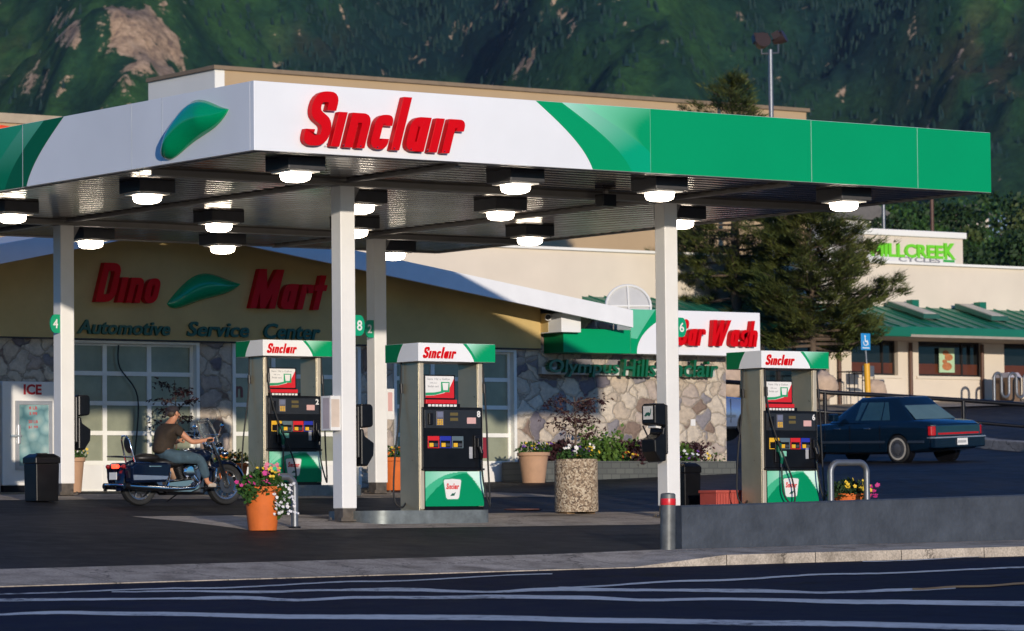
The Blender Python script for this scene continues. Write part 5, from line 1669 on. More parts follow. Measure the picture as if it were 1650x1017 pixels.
mb = MB(); text(mb, 'CYCLES', (pv(1446, 421, CVv).x, CVv - .05, lerp(a.z, b.z, .2)), X, Z, NY, pv(1513, 421, CVv).x - pv(1446, 421, CVv).x, (b.z - a.z) * .62, .02, bold=.02); mb.build('strip_lettering', PAPERG, st)
mb = MB(); mb.box(pv(1518, 418, CVv).x, CVv - .06, lerp(a.z, b.z, .35), b.x - .05, CVv - .0505, lerp(a.z, b.z, .65)); mb.build('green_dash', M('dash_green', (.03, .35, .06), .5), st)

# big box store behind everything: pale end wall, tan front
BX = 70.0
a, b = pv(346, 110.5, BX), pv(1299, 182, BX)
T = thing('big_store', 'large flat roofed tan store with a pale end wall rising behind the canopy', 'store', ((a.x + b.x) / 2, BX + 10, 5))
zt2 = (a.z + b.z) / 2
mb = MB(); mb.box(a.x + .4, BX, 1, b.x, BX + .4, zt2); mb.box(b.x - .4, BX + .4, 1, b.x, BX + 30, zt2); mb.build('front_wall', TAN, T)
yl = pu(239, 131, a.x).y
mb = MB(); mb.box(a.x, BX, 1, a.x + .399, yl, zt2); mb.build('end_wall', PALEW, T)
mb = MB(); mb.box(a.x - .1, BX - .12, zt2, b.x + .1, BX + .5, zt2 + .14); mb.box(a.x - .1, BX + .5, zt2, a.x + .5, yl, zt2 + .13); mb.build('parapet_cap', M('cap_brown', (.22, .16, .10), .8), T)
mb = MB(); mb.box(a.x + .4, BX + .4, zt2 - 1, b.x - .4, BX + 29, zt2 - .8); mb.build('flat_roof', M('mall_flat_roof', (.3, .3, .29), .9), T)
# tan building at the far left with a red round sign
a = pv(-60, 193, 62); b = pv(93, 203, 62)
T = thing('far_store', 'low tan flat roofed building beyond the left end of the canopy', 'store', ((a.x + b.x) / 2, 66, 3))
mb = MB(); mb.box(a.x - 8, 62, 1, b.x, 72, b.z); mb.build('wall', TAN, T)
mb = MB(); mb.box(a.x - 8, 61.9, b.z, b.x + .1, 72.1, b.z + .3); mb.build('parapet_cap', M('cap_tan', (.40, .32, .22), .8), T)
p = pv(3, 209, 61.8); r_ = .34
T = thing('round_sign', 'orange red round sign on the far tan building at the left edge', 'sign', tuple(p))
mb = MB(); mb.prism([(p.x + r_ * 1.6 * math.cos(t * math.pi / 14), p.z - .2 + r_ * math.sin(t * math.pi / 14)) for t in range(28)], FRONT, 61.75, 61.89); mb.build('disc', M('sign_orange', (.75, .06, .01), .4), T)
mb = MB(); mb.prism([(p.x + r_ * 1.35 * math.cos(t * math.pi / 14), p.z - .2 + r_ * .8 * math.sin(t * math.pi / 14)) for t in range(28)], FRONT, 61.735, 61.7495); mb.build('face', M('sign_orange_face', (.80, .10, .02), .4), T)

# kerb of the upper parking, pipe rail, grass strip
def kerb(name, pts, w, h, mat):
    mb = MB(); P = []
    for x, y in pts: P.append(gp(x, y, 60, 160))
    vs = []
    for i, p in enumerate(P):
        d = (P[min(i + 1, len(P) - 1)] - P[max(0, i - 1)]); n = Vector((-d.y, d.x, 0)).normalized()
        if n.y < 0: n = -n
        q = p + n * w
        vs += [(p.x, p.y, p.z - .2), (p.x, p.y, p.z + h), (q.x, q.y, p.z + h), (q.x, q.y, p.z - .2)]
    m = len(P)
    mb.mesh(vs, [(i * 4 + k, i * 4 + k + 1, i * 4 + 4 + k + 1, i * 4 + 4 + k) for i in range(m - 1) for k in range(3)])
    return mb.build(name, mat, bevel=.02)
struct(kerb('upper_kerb', [(1548, 713), (1575, 717), (1610, 722), (1700, 728), (1800, 734)], .5, .22, CONC))
def bandp(x, y, Y): return pY(x, y, Y)
def rail(pts, ylo, label, posts):
    P = [bandp(*p) for p in pts]
    T = thing('pipe_rail', label, 'railing', tuple(P[0] + Vector((0, 0, -1))))
    mb = MB(); mb.tube(P, .06, 8); mb.build('top_rail', BLACKM, T, smooth=60)
    Q = [bandp(x, y + dy, Yy) for (x, y, Yy), dy in zip(pts, ylo)]
    mb = MB(); mb.tube(Q, .05, 8); mb.build('lower_rail', BLACKM, T, smooth=60)
    for t in posts:
        k = min(len(P) - 2, int(t)); f = t - k
        a, b = P[k].lerp(P[k + 1], f), Q[k].lerp(Q[k + 1], f)
        mb = MB(); mb.tube([a, Vector((a.x, a.y, min(b.z - .3, G(a.x, a.y) - .05)))], .055, 8); mb.build('post', BLACKM, T, smooth=60)
rail([(1296, 629, 97), (1340, 633, 97), (1420, 637, 97.5), (1552, 645, 98), (1650, 652, 98.5), (1760, 660, 99)], [32, 32, 32, 34, 35, 36], 'black pipe railing with posts behind the dark blue sedan', [.75, 3.0, 5.0])
rail([(1150, 614, 99), (1240, 620, 98), (1262, 622, 98)], [32, 32, 32], 'short black pipe railing seen past the end of the stone wall', [.5, 2.0])
m_ = leaf_mat('lawn', (.02, .07, .012), (.06, .13, .02))
mb = MB()
pts = [gp(x, y, 90, 150) for x, y in ((1180, 648), (1290, 648), (1420, 641), (1180, 628), (1290, 630), (1420, 633))]
mb.mesh([(p.x, p.y, p.z + .02) for p in pts], [(0, 1, 4, 3), (1, 2, 5, 4)]); g_ = mb.build('grass_strip', m_, fix=False)
struct(g_)
mb = MB()
rs = random.Random(5)
for _ in range(5000):
    t, s = rs.random(), rs.random()
    a = pts[0].lerp(pts[1], t * 2) if t < .5 else pts[1].lerp(pts[2], t * 2 - 1)
    b = pts[3].lerp(pts[4], t * 2) if t < .5 else pts[4].lerp(pts[5], t * 2 - 1)
    p = a.lerp(b, s); h = rs.uniform(.06, .18)
    mb.poly([p + Vector((-.015, 0, 0)), p + Vector((.015, 0, 0)), p + Vector((rs.uniform(-.05, .05), rs.uniform(-.05, .05), h))])
tag(mb.build('grass', m_, fix=False), 'short green lawn grass in front of the mall entrance', 'grass', kind='stuff')
# mall pavement
mb = MB()
us = fr(40, 120, 4)
mb.mesh([(u, v, G(u, v) + .05) for v in (MV - 5.2, MV - 3, EW) for u in us], [(j * len(us) + i, j * len(us) + i + 1, (j + 1) * len(us) + i + 1, (j + 1) * len(us) + i) for j in range(2) for i in range(len(us) - 1)])
struct(mb.build('pavement', CONC, fix=False))

# disabled parking sign
SGV = 36.0
p = pv(1400, 637, SGV); tp = pv(1393, 540, SGV)
T = thing('parking_sign', 'blue disabled parking sign on a leaning yellow based post', 'sign', (p.x, SGV, G(p.x, SGV)))
q1 = pv(1396.5, 586, SGV)
mb = MB(); mb.tube([(p.x, SGV, G(p.x, SGV) - .1), tuple(q1)], .085, 12); mb.build('yellow_sleeve', M('sleeve_yellow', (.72, .36, .015), .5, var=.1), T, smooth=60)
mb = MB(); mb.tube([tuple(q1), tuple(tp)], .025, 8); mb.build('post', GALV, T, smooth=60)
a, b = pv(1387.5, 564, SGV - .05), pv(1402, 537.5, SGV - .05)
SBL = M('sign_blue', (.02, .25, .55), .4, var=.05)
mb = MB(); mb.box(a.x, SGV - .06, a.z, b.x, SGV - .04, b.z); pn = mb.build('panel', SBL, T, bevel=.01)
w_, h_ = b.x - a.x, b.z - a.z
def wc(m):
    f = lambda x, z: (a.x + w_ * x, a.z + h_ * z)
    m.prism([(a.x + w_ * .42 + w_ * .09 * math.cos(t * .63), a.z + h_ * .82 + w_ * .09 * math.sin(t * .63)) for t in range(10)], FRONT, SGV - .063, SGV - .0602)
    m.prism([f(.38, .74), f(.47, .74), f(.5, .56), f(.68, .56), f(.80, .34), f(.72, .31), f(.62, .48), f(.40, .48)], FRONT, SGV - .063, SGV - .0602)
    R_ = lambda k: [(a.x + w_ * .48 + w_ * k * math.cos(t * .4488 - 3.6), a.z + h_ * .45 + w_ * k * math.sin(t * .4488 - 3.6)) for t in range(11)]
    m.prism(R_(.27) + R_(.20)[::-1], FRONT, SGV - .0625, SGV - .0602)
    m.box(a.x + w_ * .12, SGV - .063, a.z + h_ * .10, a.x + w_ * .88, SGV - .0602, a.z + h_ * .16)
mb = MB(); wc(mb); mb.build('wheelchair_symbol', PAPER, pn)
# bike rack of bent pipe, stone litter bin, cafe chair and table, boulders
BRV = EW - 2.6
zg_ = pv(1600, 648, BRV).z
pts = []
xx = [pv(x, 630, BRV).x for x in (1602, 1614, 1626, 1638, 1650, 1662)]
zt_, zm_ = pv(1608, 601, BRV).z, pv(1620, 640, BRV).z
pts.append((xx[0], BRV, zg_ - .2))
for i in range(len(xx) - 1):
    a, b = xx[i], xx[i + 1]; c = (a + b) / 2; r_ = (b - a) / 2
    zz = zt_ if i % 2 == 0 else zm_
    sgn = 1 if i % 2 == 0 else -1
    for k in range(9): pts.append((c - r_ * math.cos(k * math.pi / 8), BRV, zz - sgn * r_ + sgn * r_ * math.sin(k * math.pi / 8)))
pts.append((xx[-1], BRV, zg_ - .2))
T = thing('bike_rack', 'wavy steel pipe bike rack before the mall window at the right edge', 'bike rack', (xx[2], BRV, zg_))
mb = MB(); mb.tube(pts, .05, 8); mb.build('pipe', GALV, T, smooth=70)
p = pv(1636, 642, BRV + .8); q = pv(1654, 603, BRV + .8)
T = thing('stone_bin', 'brown square stone litter bin with pale lid behind the bike rack', 'bin', tuple(p))
w_ = (q.x - p.x) * .55
mb = MB(); mb.frus((p.x, BRV + 1.2), (w_, .4), (w_, .4), p.z - .3, q.z - .12); mb.build('body', M('brown_stone', (.16, .10, .06), .9, var=.2, ns=9, bump=.3), T, bevel=.02)
mb = MB(); mb.frus((p.x, BRV + 1.2), (w_ * 1.05, .43), (w_ * .8, .32), q.z - .119, q.z + .05); mb.build('lid', M('pale_lilac', (.40, .38, .42), .6), T)
CHV = EW - 1.6
p = pv(1394, 636, CHV)
T = thing('cafe_chair', 'metal cafe chair standing at the cream wall under the left mall window', 'chair', (p.x + .3, CHV, p.z))
mb = MB(); mb.box(p.x + .1, CHV - .25, p.z + .45, p.x + .6, CHV + .25, p.z + .49); mb.build('seat', GALV, T)
mb = MB(); mb.box(p.x + .1, CHV + .22, p.z + .6, p.x + .6, CHV + .25, p.z + .95); mb.build('backrest', GALV, T)
for dx in (.1, .6):
    for dy in (-.24, .24):
        mb = MB(); mb.tube([(p.x + dx, CHV + dy, p.z - .05), (p.x + dx, CHV + dy, p.z + (.95 if dy > 0 else .45))], .018, 6); mb.build('leg', BLACKM, T)
p = pv(1372, 636, CHV)
T = thing('cafe_table', 'small dark metal cafe table left of the metal chair', 'table', (p.x, CHV, p.z))
mb = MB(); mb.box(p.x - .35, CHV - .3, p.z + .72, p.x + .4, CHV + .3, p.z + .75); mb.build('tabletop', BLACKM, T)
for dx in (-.33, .38):
    for dy in (-.28, .28):
        mb = MB(); mb.tube([(p.x + dx, CHV + dy, p.z - .05), (p.x + dx, CHV + dy, p.z + .72)], .02, 6); mb.build('leg', BLACKM, T)
def boulder(px, py, v, r, label, seed):
    p = pv(px, py, v)
    o = thing('boulder', label, 'boulder', (p.x, v, p.z), 0, 'pale boulders by the mall')
    b = MB(); b.ell((0, 0, r * .6), (r, r * .8, r * .95), 20, 14)
    for q in b.v: q += q.normalized() * (noise.fractal(q * 1.4 / r + Vector((seed, 0, 0)), .7, 2, 3) * .22 * r)
    b.build('rock', M('boulder_stone', (.50, .36, .25), .9, var=.18, ns=3, bump=.4, bs=8), o, smooth=80, world=False)
boulder(1328, 636, 43, .46, 'pale boulder seen right of pump 6 at the foot of the mall entrance', 1)
boulder(1176, 634, 40, .5, 'pale boulder seen at the end of the stone wall', 5)
boulder(1412, 639, 46, .34, 'small pale boulder at the base of the disabled parking sign', 9)

# ------------------------------------------------------------------ masts and poles
p = pY(1241, 60, 138)
T = thing('floodlight_mast', 'tall grey mast carrying a dark twin floodlight above the canopy', 'light mast', (p.x, p.y, 4))
mb = MB(); mb.tube([(p.x, p.y, 3), (p.x, p.y, pY(1241, 80, 138).z)], [.14, .085], 10); mb.build('mast', GALV, T, smooth=60)
c0_ = pY(1241, 84, 138)
mb = MB()
q1, q2 = pY(1227, 76, 138), pY(1254, 70, 138)
mb.tube([q1, q1 + Vector((0, 0, -.25)), c0_ + Vector((0, 0, -.05)), q2 + Vector((0, 0, -.35)), q2], .04, 6); mb.build('yoke', GALV, T, smooth=60)
for q, s, nm in ((pY(1227, 68, 138), 1.0, 0), (pY(1257, 62, 138), .8, 1)):
    Rm = Matrix.Translation(q) @ Matrix.Rotation(math.radians(35 if nm else -20), 4, 'Z') @ Matrix.Rotation(math.radians(-25), 4, 'X')
    mb = MB(); mb.lathe([(.12 * s, -.30), (.24 * s, -.1), (.30 * s, .15), (.31 * s, .2)], n=16, T=Rm @ Matrix.Rotation(math.pi / 2, 4, 'X')); h_ = mb.build('flood_head', M('flood_brown', (.035, .02, .016), .5), T, smooth=50)
    mb = MB(); mb.box(-.28 * s, -.1, .02, .28 * s, .2, .34 * s, Rm); mb.build('ballast', M('flood_brown', (.035, .02, .016), .5), h_)
def pole(px, y0, Y, r, label, mat):
    p = pY(px, y0, Y)
    T = thing('utility_pole', label, 'pole', (p.x, p.y, 4))
    mb = MB(); mb.tube([(p.x, p.y, 4), (p.x, p.y, p.z)], [r * 1.2, r], 8); mb.build('shaft', mat, T, smooth=60)
    mb = MB(); mb.lathe([(r * 1.3, p.z), (r * 1.3, p.z + .12), (0, p.z + .18)], (p.x, p.y, 0), 8); mb.build('cap', mat, T)
pole(1423, 300, 150, .07, 'grey metal pole rising left of the lime lettered roof sign', GALV)
pole(1501, 300, 175, .09, 'brown wooden pole rising behind the lime lettered roof sign', BROWN)
p = pY(1381, 354, 165)
T = thing('far_house', 'pale house gable half hidden by the big pine', 'house', (p.x, p.y, 8))
def house(T, c, w, d, z0, z1, wall, rf):
    mb = MB(); mb.box(c.x - w, c.y, z0, c.x + w, c.y + d, z1); mb.build('wall', wall, T)
    mb = MB(); mb.prism([(c.x - w - .3, z1), (c.x + w + .3, z1), (c.x, z1 + w * .5)], FRONT, c.y - .3, c.y + d + .3); mb.build('roof', rf, T)
RFG = M('shingle_grey', (.13, .12, .11), .9, var=.2, ns=5)
house(T, p, 2.2, 6, 4, p.z, PALEW, RFG)
p = pY(1566, 362, 260)
T = thing('far_house', 'small cream house among the trees right of the roof sign', 'house', (p.x, p.y, 8))
house(T, p, 1.6, 4, 4, pY(1566, 347, 260).z, CREAM, RFG)
p = pY(1610, 375, 300)
T = thing('far_house', 'wide bluish house roof among the dark trees at the right', 'house', (p.x, p.y, 8))
house(T, p, 4, 5, 4, p.z - .6, M('blue_wall', (.25, .33, .45), .8), M('blue_roof', (.20, .28, .40), .7))

# ------------------------------------------------------------------ trees
PN = leaf_mat('pine_needles', (.040, .068, .016), (.135, .140, .028), .7)
def pine(c, h, w, seed, label, base=.22, tip=True, nb=46, dens=1.0, shape=1.0):
    rs = random.Random(seed)
    T = thing('pine_tree', label, 'pine tree', tuple(c), 0, 'pines before the mall')
    mb, ml = MB(), MB()
    lean = Vector((rs.uniform(-.02, .02) * h, 0, 0))
    mb.tube([(0, 0, -.4), (lean.x * .3, 0, h * .35), (lean.x * .7, 0, h * .7), (lean.x, 0, h * .97)], [.032 * h * .62, .024 * h * .62, .013 * h * .62, .02], 10)
    def tuft(p, d, L, n):
        for _ in range(n):
            dd = (d + Vector((rs.uniform(-1, 1), rs.uniform(-1, 1), rs.uniform(-.6, 1.0))) * .9).normalized()
            s = dd.orthogonal().normalized() * (L * .085)
            q = p + Vector((rs.gauss(0, .05), rs.gauss(0, .05), rs.gauss(0, .04)))
            ml.poly([q - s, q + s, q + dd * L * rs.uniform(.7, 1.2)])
    for i in range(nb):
        t = i / (nb - 1)
        z = h * lerp(base, .97, t)
        prof = math.sin(math.pi * min(1, (t * .80 + .22))) ** .6
        L = w * max(.12, prof) * rs.uniform(.55, 1.08)
        a = i * 2.39996 + rs.uniform(-.5, .5)
        rise = lerp(-.12, .75, t) + rs.uniform(-.1, .15)
        d = Vector((math.cos(a), math.sin(a), rise * .55)).normalized()
        p0 = Vector((lean.x * z / h, 0, z))
        p1 = p0 + d * L * .6 + Vector((0, 0, -.03 * L)); p2 = p0 + d * L + Vector((0, 0, .10 * L))
        mb.tube([p0, p1, p2], [.05 * (1.2 - t), .03 * (1.2 - t), .008], 5, False)
        n = max(2, int(L * 2.6 * dens))
        for k in range(n):
            q = lerp(.38, 1.03, (k + rs.random()) / n)
            p = p0.lerp(p1, q / .6) if q < .6 else p1.lerp(p2, (q - .6) / .4)
            p = p + Vector((-d.y, d.x, 0)) * rs.gauss(0, .16 * L * (1.2 - q) + .06) + Vector((0, 0, rs.gauss(.04, .06)))
            rc = rs.uniform(.18, .33)
            for _ in range(15):
                o = Vector((rs.gauss(0, .5), rs.gauss(0, .5), rs.gauss(0, .26))) * rc
                tuft(p + o, (d * .6 + o * 1.5 + Vector((0, 0, .8))).normalized(), rs.uniform(.16, .28), 9)
    mb.build('trunk', BARK, T, world=False, smooth=60, fix=False)
    ml.build('crown', PN, T, world=False, fix=False)
    return T
def tbase(px, Y):
    p = pY(px, 640, Y); return Vector((p.x, p.y, G(p.x, p.y)))
c = tbase(1312, 117)
pine(c, pY(1312, 330, 117).z - c.z, 2.65, 21, 'big broad pine with bare lower trunk in front of the green mall roof', .31, nb=84, dens=1.75)
c = tbase(1190, 119)
pine(c, pY(1190, 113, 119).z - c.z, 2.6, 8, 'tall pine whose tip shows above the canopy roof', .32, nb=80, dens=1.25)
c = tbase(1108, 121)
pine(c, pY(1108, 372, 121).z - c.z, 1.9, 33, 'smaller ragged pine left of the tall pine, beside the front right column', .35, nb=44, dens=1.3)
def round_tree(px, ytop, Yd_, w, seed, label, mat, dens=1.0):
    rs = random.Random(seed)
    p = pY(px, ytop, Yd_)
    z0 = min(p.z - 5, 7.5)
    h = p.z - z0
    T = thing('background_tree', label, 'tree', (p.x, p.y, z0), 0, 'trees beyond the mall')
    mb, ml = MB(), MB()
    mb.tube([(0, 0, -1), (.1, 0, h * .4), (.15, 0, h * .75)], [.22, .15, .05], 7)
    blobs = []
    for k in range(15):
        t = rs.uniform(.12, .92)
        a = rs.uniform(0, 6.28)
        R_ = w * math.sin(math.pi * min(.98, t * .75 + .22)) * rs.uniform(.25, .85)
        blobs.append((Vector((math.cos(a) * R_, math.sin(a) * R_, h * t)), w * rs.uniform(.26, .5)))
        mb.tube([(.1, 0, h * min(.7, t * .6)), blobs[-1][0]], [.07, .02], 5, False)
    for b, r in blobs:
        for k in range(int(420 * dens)):
            d = Vector((rs.gauss(0, 1), rs.gauss(0, 1), rs.gauss(0, 1))).normalized()
            q = b + Vector((d.x, d.y, d.z * .8)) * r * rs.uniform(.55, 1.05)
            n = Vector((rs.uniform(-1, 1), rs.uniform(-1, 1), rs.uniform(-.3, 1))).normalized()
            s = n.orthogonal().normalized(); e = n.cross(s)
            l = rs.uniform(.08, .18) * Yd_ / 190
            ml.poly([q - s * l, q + e * l * .6, q + s * l, q - e * l * .6])
    mb.build('trunk', BARK, T, world=False, fix=False)
    ml.build('crown', mat, T, world=False, fix=False)
TG = [leaf_mat('tree_green', (.016, .050, .012), (.05, .11, .02)), leaf_mat('tree_dark', (.010, .028, .010), (.03, .062, .016)), leaf_mat('tree_olive', (.03, .05, .012), (.075, .095, .022))]
TL = ['bright green leafy tree', 'dark dense tree', 'olive brown spruce like tree']
TP = [(1352, 338, 170, 3.2, 0, 'directly behind the big pine'), (1398, 330, 185, 3.4, 0, 'left of the grey metal pole'), (1446, 322, 200, 3.6, 1, 'just right of the grey metal pole'), (1480, 318, 215, 3.8, 0, 'left of the brown wooden pole'),
      (1528, 312, 210, 4.0, 1, 'right of the brown wooden pole'), (1547, 325, 190, 2.4, 2, 'behind the right end of the roof sign'), (1588, 310, 230, 4.6, 0, 'above the small cream house'), (1630, 306, 215, 4.2, 1, 'tall at the right edge of the photo'),
      (1572, 372, 165, 2.6, 0, 'low beside the right end of the roof sign'), (1606, 372, 160, 3.0, 1, 'low in front of the bluish house'), (1644, 345, 165, 3.2, 2, 'in front at the right edge of the photo'), (1500, 345, 185, 3.2, 0, 'behind the roof sign'), (1660, 380, 150, 3, 1, 'low at the right edge above the mall parapet'), (1425, 350, 165, 2.5, 1, 'behind the grey pole foot')]
for k, (px, yt, Yd, w, kind, where) in enumerate(TP):
    round_tree(px, yt, Yd, w, 50 + k, TL[kind] + ' ' + where, TG[kind])

# ------------------------------------------------------------------ cars
def car(name, label, loc, rz, paint, plate=True):
    T = thing(name, label, 'car', loc, rz)
    def zmap(mb):
        for p in mb.v:
            p.z = p.z * .98 if p.z < .985 else lerp(.9653, 1.53, (p.z - .985) / .415)
            if p.x < -1.3: p.x = -1.3 + (p.x + 1.3) * .74
    def part(nm, mat, fn, par=T, **k):
        mb = MB(); fn(mb)
        if not nm.startswith('wh'): zmap(mb)
        return mb.build(nm, mat, par, world=False, **k)
    # body loft; x forward
    st = [(-2.63, .50, .80, .84), (-2.58, .40, .90, .89), (-2.40, .30, .965, .925), (-1.9, .24, 1.0, .94), (-1.3, .21, 1.005, .945), (-.4, .20, .985, .945), (.6, .20, .965, .945), (1.1, .21, .945, .94), (1.7, .24, .89, .925), (2.2, .28, .83, .90), (2.48, .34, .765, .86), (2.58, .46, .69, .81)]
    vs, fs = [], []
    for x, zb, zt, w in st:
        h = zt - zb
        half = [(.0, zb), (w * .86, zb), (w * .97, zb + .07 * h), (w, zb + .30 * h), (w, zb + .58 * h), (w * .985, zb + .80 * h), (w * .93, zb + .95 * h), (w * .84, zt), (.0, zt + .015)]
        ring = half + [(-y, z) for y, z in reversed(half[1:-1])]
        vs += [(x, y, z) for y, z in ring]
    n = 16
    for i in range(len(st) - 1):
        for k in range(n): fs.append((i * n + k, i * n + (k + 1) % n, (i + 1) * n + (k + 1) % n, (i + 1) * n + k))
    fs.append(list(range(n))); fs.append([(len(st) - 1) * n + k for k in range(n - 1, -1, -1)])
    mb = MB(); mb.mesh(vs, fs); zmap(mb)
    body = mb.build('body', paint, T, world=False, smooth=50)
    # wheel openings
    XR, XF, WR = -1.26, 1.55, .325
    cut = MB()
    for x in (XR, XF):
        for s in (-1, 1): cut.lathe([(WR * 1.14, -.16), (WR * 1.14, .2)], n=28, T=Matrix.Translation((x, s * .93, WR - .01)) @ Matrix.Rotation(math.pi / 2, 4, 'X'))
    cu = cut.build('cutter', RUB)
    cu.location, cu.rotation_euler = T.location, T.rotation_euler
    bpy.context.view_layer.update()
    bo = body.modifiers.new('arches', 'BOOLEAN'); bo.object = cu; bo.operation = 'DIFFERENCE'; bo.solver = 'EXACT'
    bake(body)
    bpy.data.objects.remove(cu)
    body.data.set_sharp_from_angle(angle=math.radians(38))
    for x in (XR, XF):
        for s in (-1, 1): part('wheel_well', BLACKM, lambda m: m.lathe([(WR * 1.13, -.08), (WR * 1.13, .08)], n=24, T=Matrix.Translation((x, s * .80, WR - .01)) @ Matrix.Rotation(math.pi / 2, 4, 'X')))
    # greenhouse
    bz, rz_ = .985, 1.40
    sec = [(-1.78, 1.02, -1.02, rz_ - .035), ]
    base = [(-1.80, .80), (-1.0, .86), (.0, .865), (.60, .85), (1.02, .78)]
    top = [(-1.02, .58), (-.85, .66), (-.2, .68), (.10, .66), (.22, .60)]
    def ghv():
        vs, fs = [], []
        L = [(x, y, bz - .03) for x, y in base] + [(x, -y, bz - .03) for x, y in reversed(base)]
        Tt = [(x, y, rz_ - .05) for x, y in top] + [(x, -y, rz_ - .05) for x, y in reversed(top)]
        T2 = [(x * .93 - .02, y * .85, rz_) for x, y in top] + [(x * .93 - .02, -y * .85, rz_) for x, y in reversed(top)]
        k = len(L)
        vs = L + Tt + T2
        for a in (0, k):
            for i in range(k): fs.append((a + i, a + (i + 1) % k, a + k + (i + 1) % k, a + k + i))
        fs.append(list(range(2 * k, 3 * k)))
        return vs, fs
    roof = part('roof', paint, lambda m: m.mesh(*ghv()), smooth=60, bevel=.05, segs=3)
    def quad(m, A, B, C, D, off):
        A, B, C, D = (Vector(p) for p in (A, B, C, D))
        nn = (B - A).cross(D - A).normalized()
        if nn.dot(Vector(((A.x + B.x) * .1, A.y + B.y, .6))) < 0: nn = -nn
        for t in (A, B, C, D): t += nn * off
        m.poly([A, B, C, D])
    def bt(x, y0, s): return None
    def P(i, t, s, inset=0):                                        # point on side between base and top station i
        b, u = Vector((*base[i], bz - .03)), Vector((*top[i], rz_ - .05))
        p = b.lerp(u, t); p.y *= s; return p
    glass = M('car_glass', (.025, .060, .062), .03, var=.2, spec=.9, coat=.6)
    for s in (1, -1):
        def side(m):
            a0, a1 = P(1, .12, s), P(1, .90, s); b0, b1 = P(2, .12, s), P(2, .90, s); c0_, c1_ = P(3, .12, s), P(3, .90, s); d0, d1 = P(4, .12, s), P(4, .88, s)
            for q in (m,):
                quad(q, a0.lerp(b0, .02), a0.lerp(b0, .28), a1.lerp(b1, .24), a1.lerp(b1, .10), .008)
                quad(q, a0.lerp(b0, .32), a0.lerp(b0, .96), a1.lerp(b1, .96), a1.lerp(b1, .28), .008)
                quad(q, b0.lerp(c0_, .06), c0_.lerp(d0, .72), c1_.lerp(d1, .3), b1.lerp(c1_, .06), .008)
        part('side_window', glass, side, roof, fix=False)
    def rear(m):
        A, B = Vector((base[0][0], .70, bz + .02)), Vector((top[0][0], .52, rz_ - .075))
        quad(m, (A.x + .05, A.y, A.z), (A.x + .05, -A.y, A.z), (B.x - .0, -B.y, B.z), (B.x, B.y, B.z), .012)
    part('rear_window', M('rear_glass', (.11, .17, .13), .03, var=.1, spec=.9, coat=.6), rear, roof, fix=False)
    def front(m):
        A, B = Vector((base[4][0], .70, bz + .02)), Vector((top[4][0], .54, rz_ - .075))
        quad(m, (A.x - .05, A.y, A.z), (A.x - .05, -A.y, A.z), (B.x, -B.y, B.z), (B.x, B.y, B.z), .012)
    part('windscreen', glass, front, roof, fix=False)
    # wheels
    for x in (XR, XF):
        for s in (1, -1):
            Rm = Matrix.Translation((x, s * .84, WR)) @ Matrix.Rotation(-s * math.pi / 2, 4, 'X')
            w = part('wheel', RUB, lambda m: m.lathe([(WR * .66, -.10), (WR * .93, -.11), (WR, -.07), (WR, .06), (WR * .95, .095), (WR * .68, .10)], n=32, T=Rm), smooth=50)
            part('whitewall', M('whitewall_cream', (.42, .39, .33), .6), lambda m: m.lathe([(WR * .80, .1035), (WR * .66, .1045)], n=32, T=Rm, cap=False), w, fix=False)
            part('wheel_cover', M('hubcap', (.36, .36, .37), .25, .8), lambda m: m.lathe([(WR * .63, .085), (WR * .62, .112), (WR * .5, .106), (WR * .3, .120), (.0, .130)], n=32, T=Rm), w, smooth=40)
            part('wheel_fins', BLACKM, lambda m: [m.box(WR * .30, -.006, .105, WR * .54, .006, .1165, Rm @ Matrix.Rotation(k * math.pi / 9, 4, 'Z')) for k in range(18)], w)
    # trim
    for s in (1, -1):
        for a, b in ((-.86, 1.14), (-2.35, -1.66)): part('body_moulding', M('moulding_grey', (.05, .07, .10), .3, .4), lambda m: m.box(a, s * .947 - .008, .47, b, s * .947 + .008, .525), bevel=.004)
    part('rear_bumper', paint, lambda m: m.prism([(-2.44, .88), (-2.60, .91), (-2.76, .88), (-2.79, .70), (-2.79, -.70), (-2.76, -.88), (-2.60, -.91), (-2.44, -.88)], FLAT, .34, .61), bevel=.03)
    part('bumper_strip', M('strip_pale', (.42, .46, .50), .25, .6), lambda m: m.prism([(-2.45, .925), (-2.61, .935), (-2.775, .89), (-2.805, .70), (-2.805, -.70), (-2.775, -.89), (-2.61, -.935), (-2.45, -.925), (-2.45, -.90), (-2.76, -.86), (-2.78, .0), (-2.76, .86), (-2.45, .90)], FLAT, .575, .605))
    part('front_bumper', paint, lambda m: m.prism([(2.44, .86), (2.60, .84), (2.70, .70), (2.72, 0), (2.70, -.70), (2.60, -.84), (2.44, -.86)], FLAT, .34, .58), bevel=.03)
    TLM = M('tail_red', (.40, .006, .010), .2, var=.2, ns=20, coat=.3)
    for s in (1, -1):
        tl = part('tail_light', TLM, lambda m: m.prism([(-2.672, s * .79), (-2.655, s * .83), (-2.60, s * .905), (-2.50, s * .935), (-2.45, s * .79)], FLAT, .64, .86), bevel=.015)
        part('lamp_bezel', CHROME, lambda m: m.prism([(-2.678, s * .785), (-2.662, s * .832), (-2.60, s * .915), (-2.50, s * .943), (-2.45, s * .785)], FLAT, .861, .885), tl)
        part('headlight', M('headlight_lens', (.6, .62, .63), .08, var=.03, coat=.8), lambda m: m.prism([(2.612, s * .42), (2.60, s * .74), (2.50, s * .875), (2.40, s * .88), (2.40, s * .42)], FLAT, .575, .695), bevel=.015)
        part('mirror', paint, lambda m: m.box(.62, s * .86 if s > 0 else -1.06, 1.0, .80, 1.06 if s > 0 else s * .86, 1.13), bevel=.03)
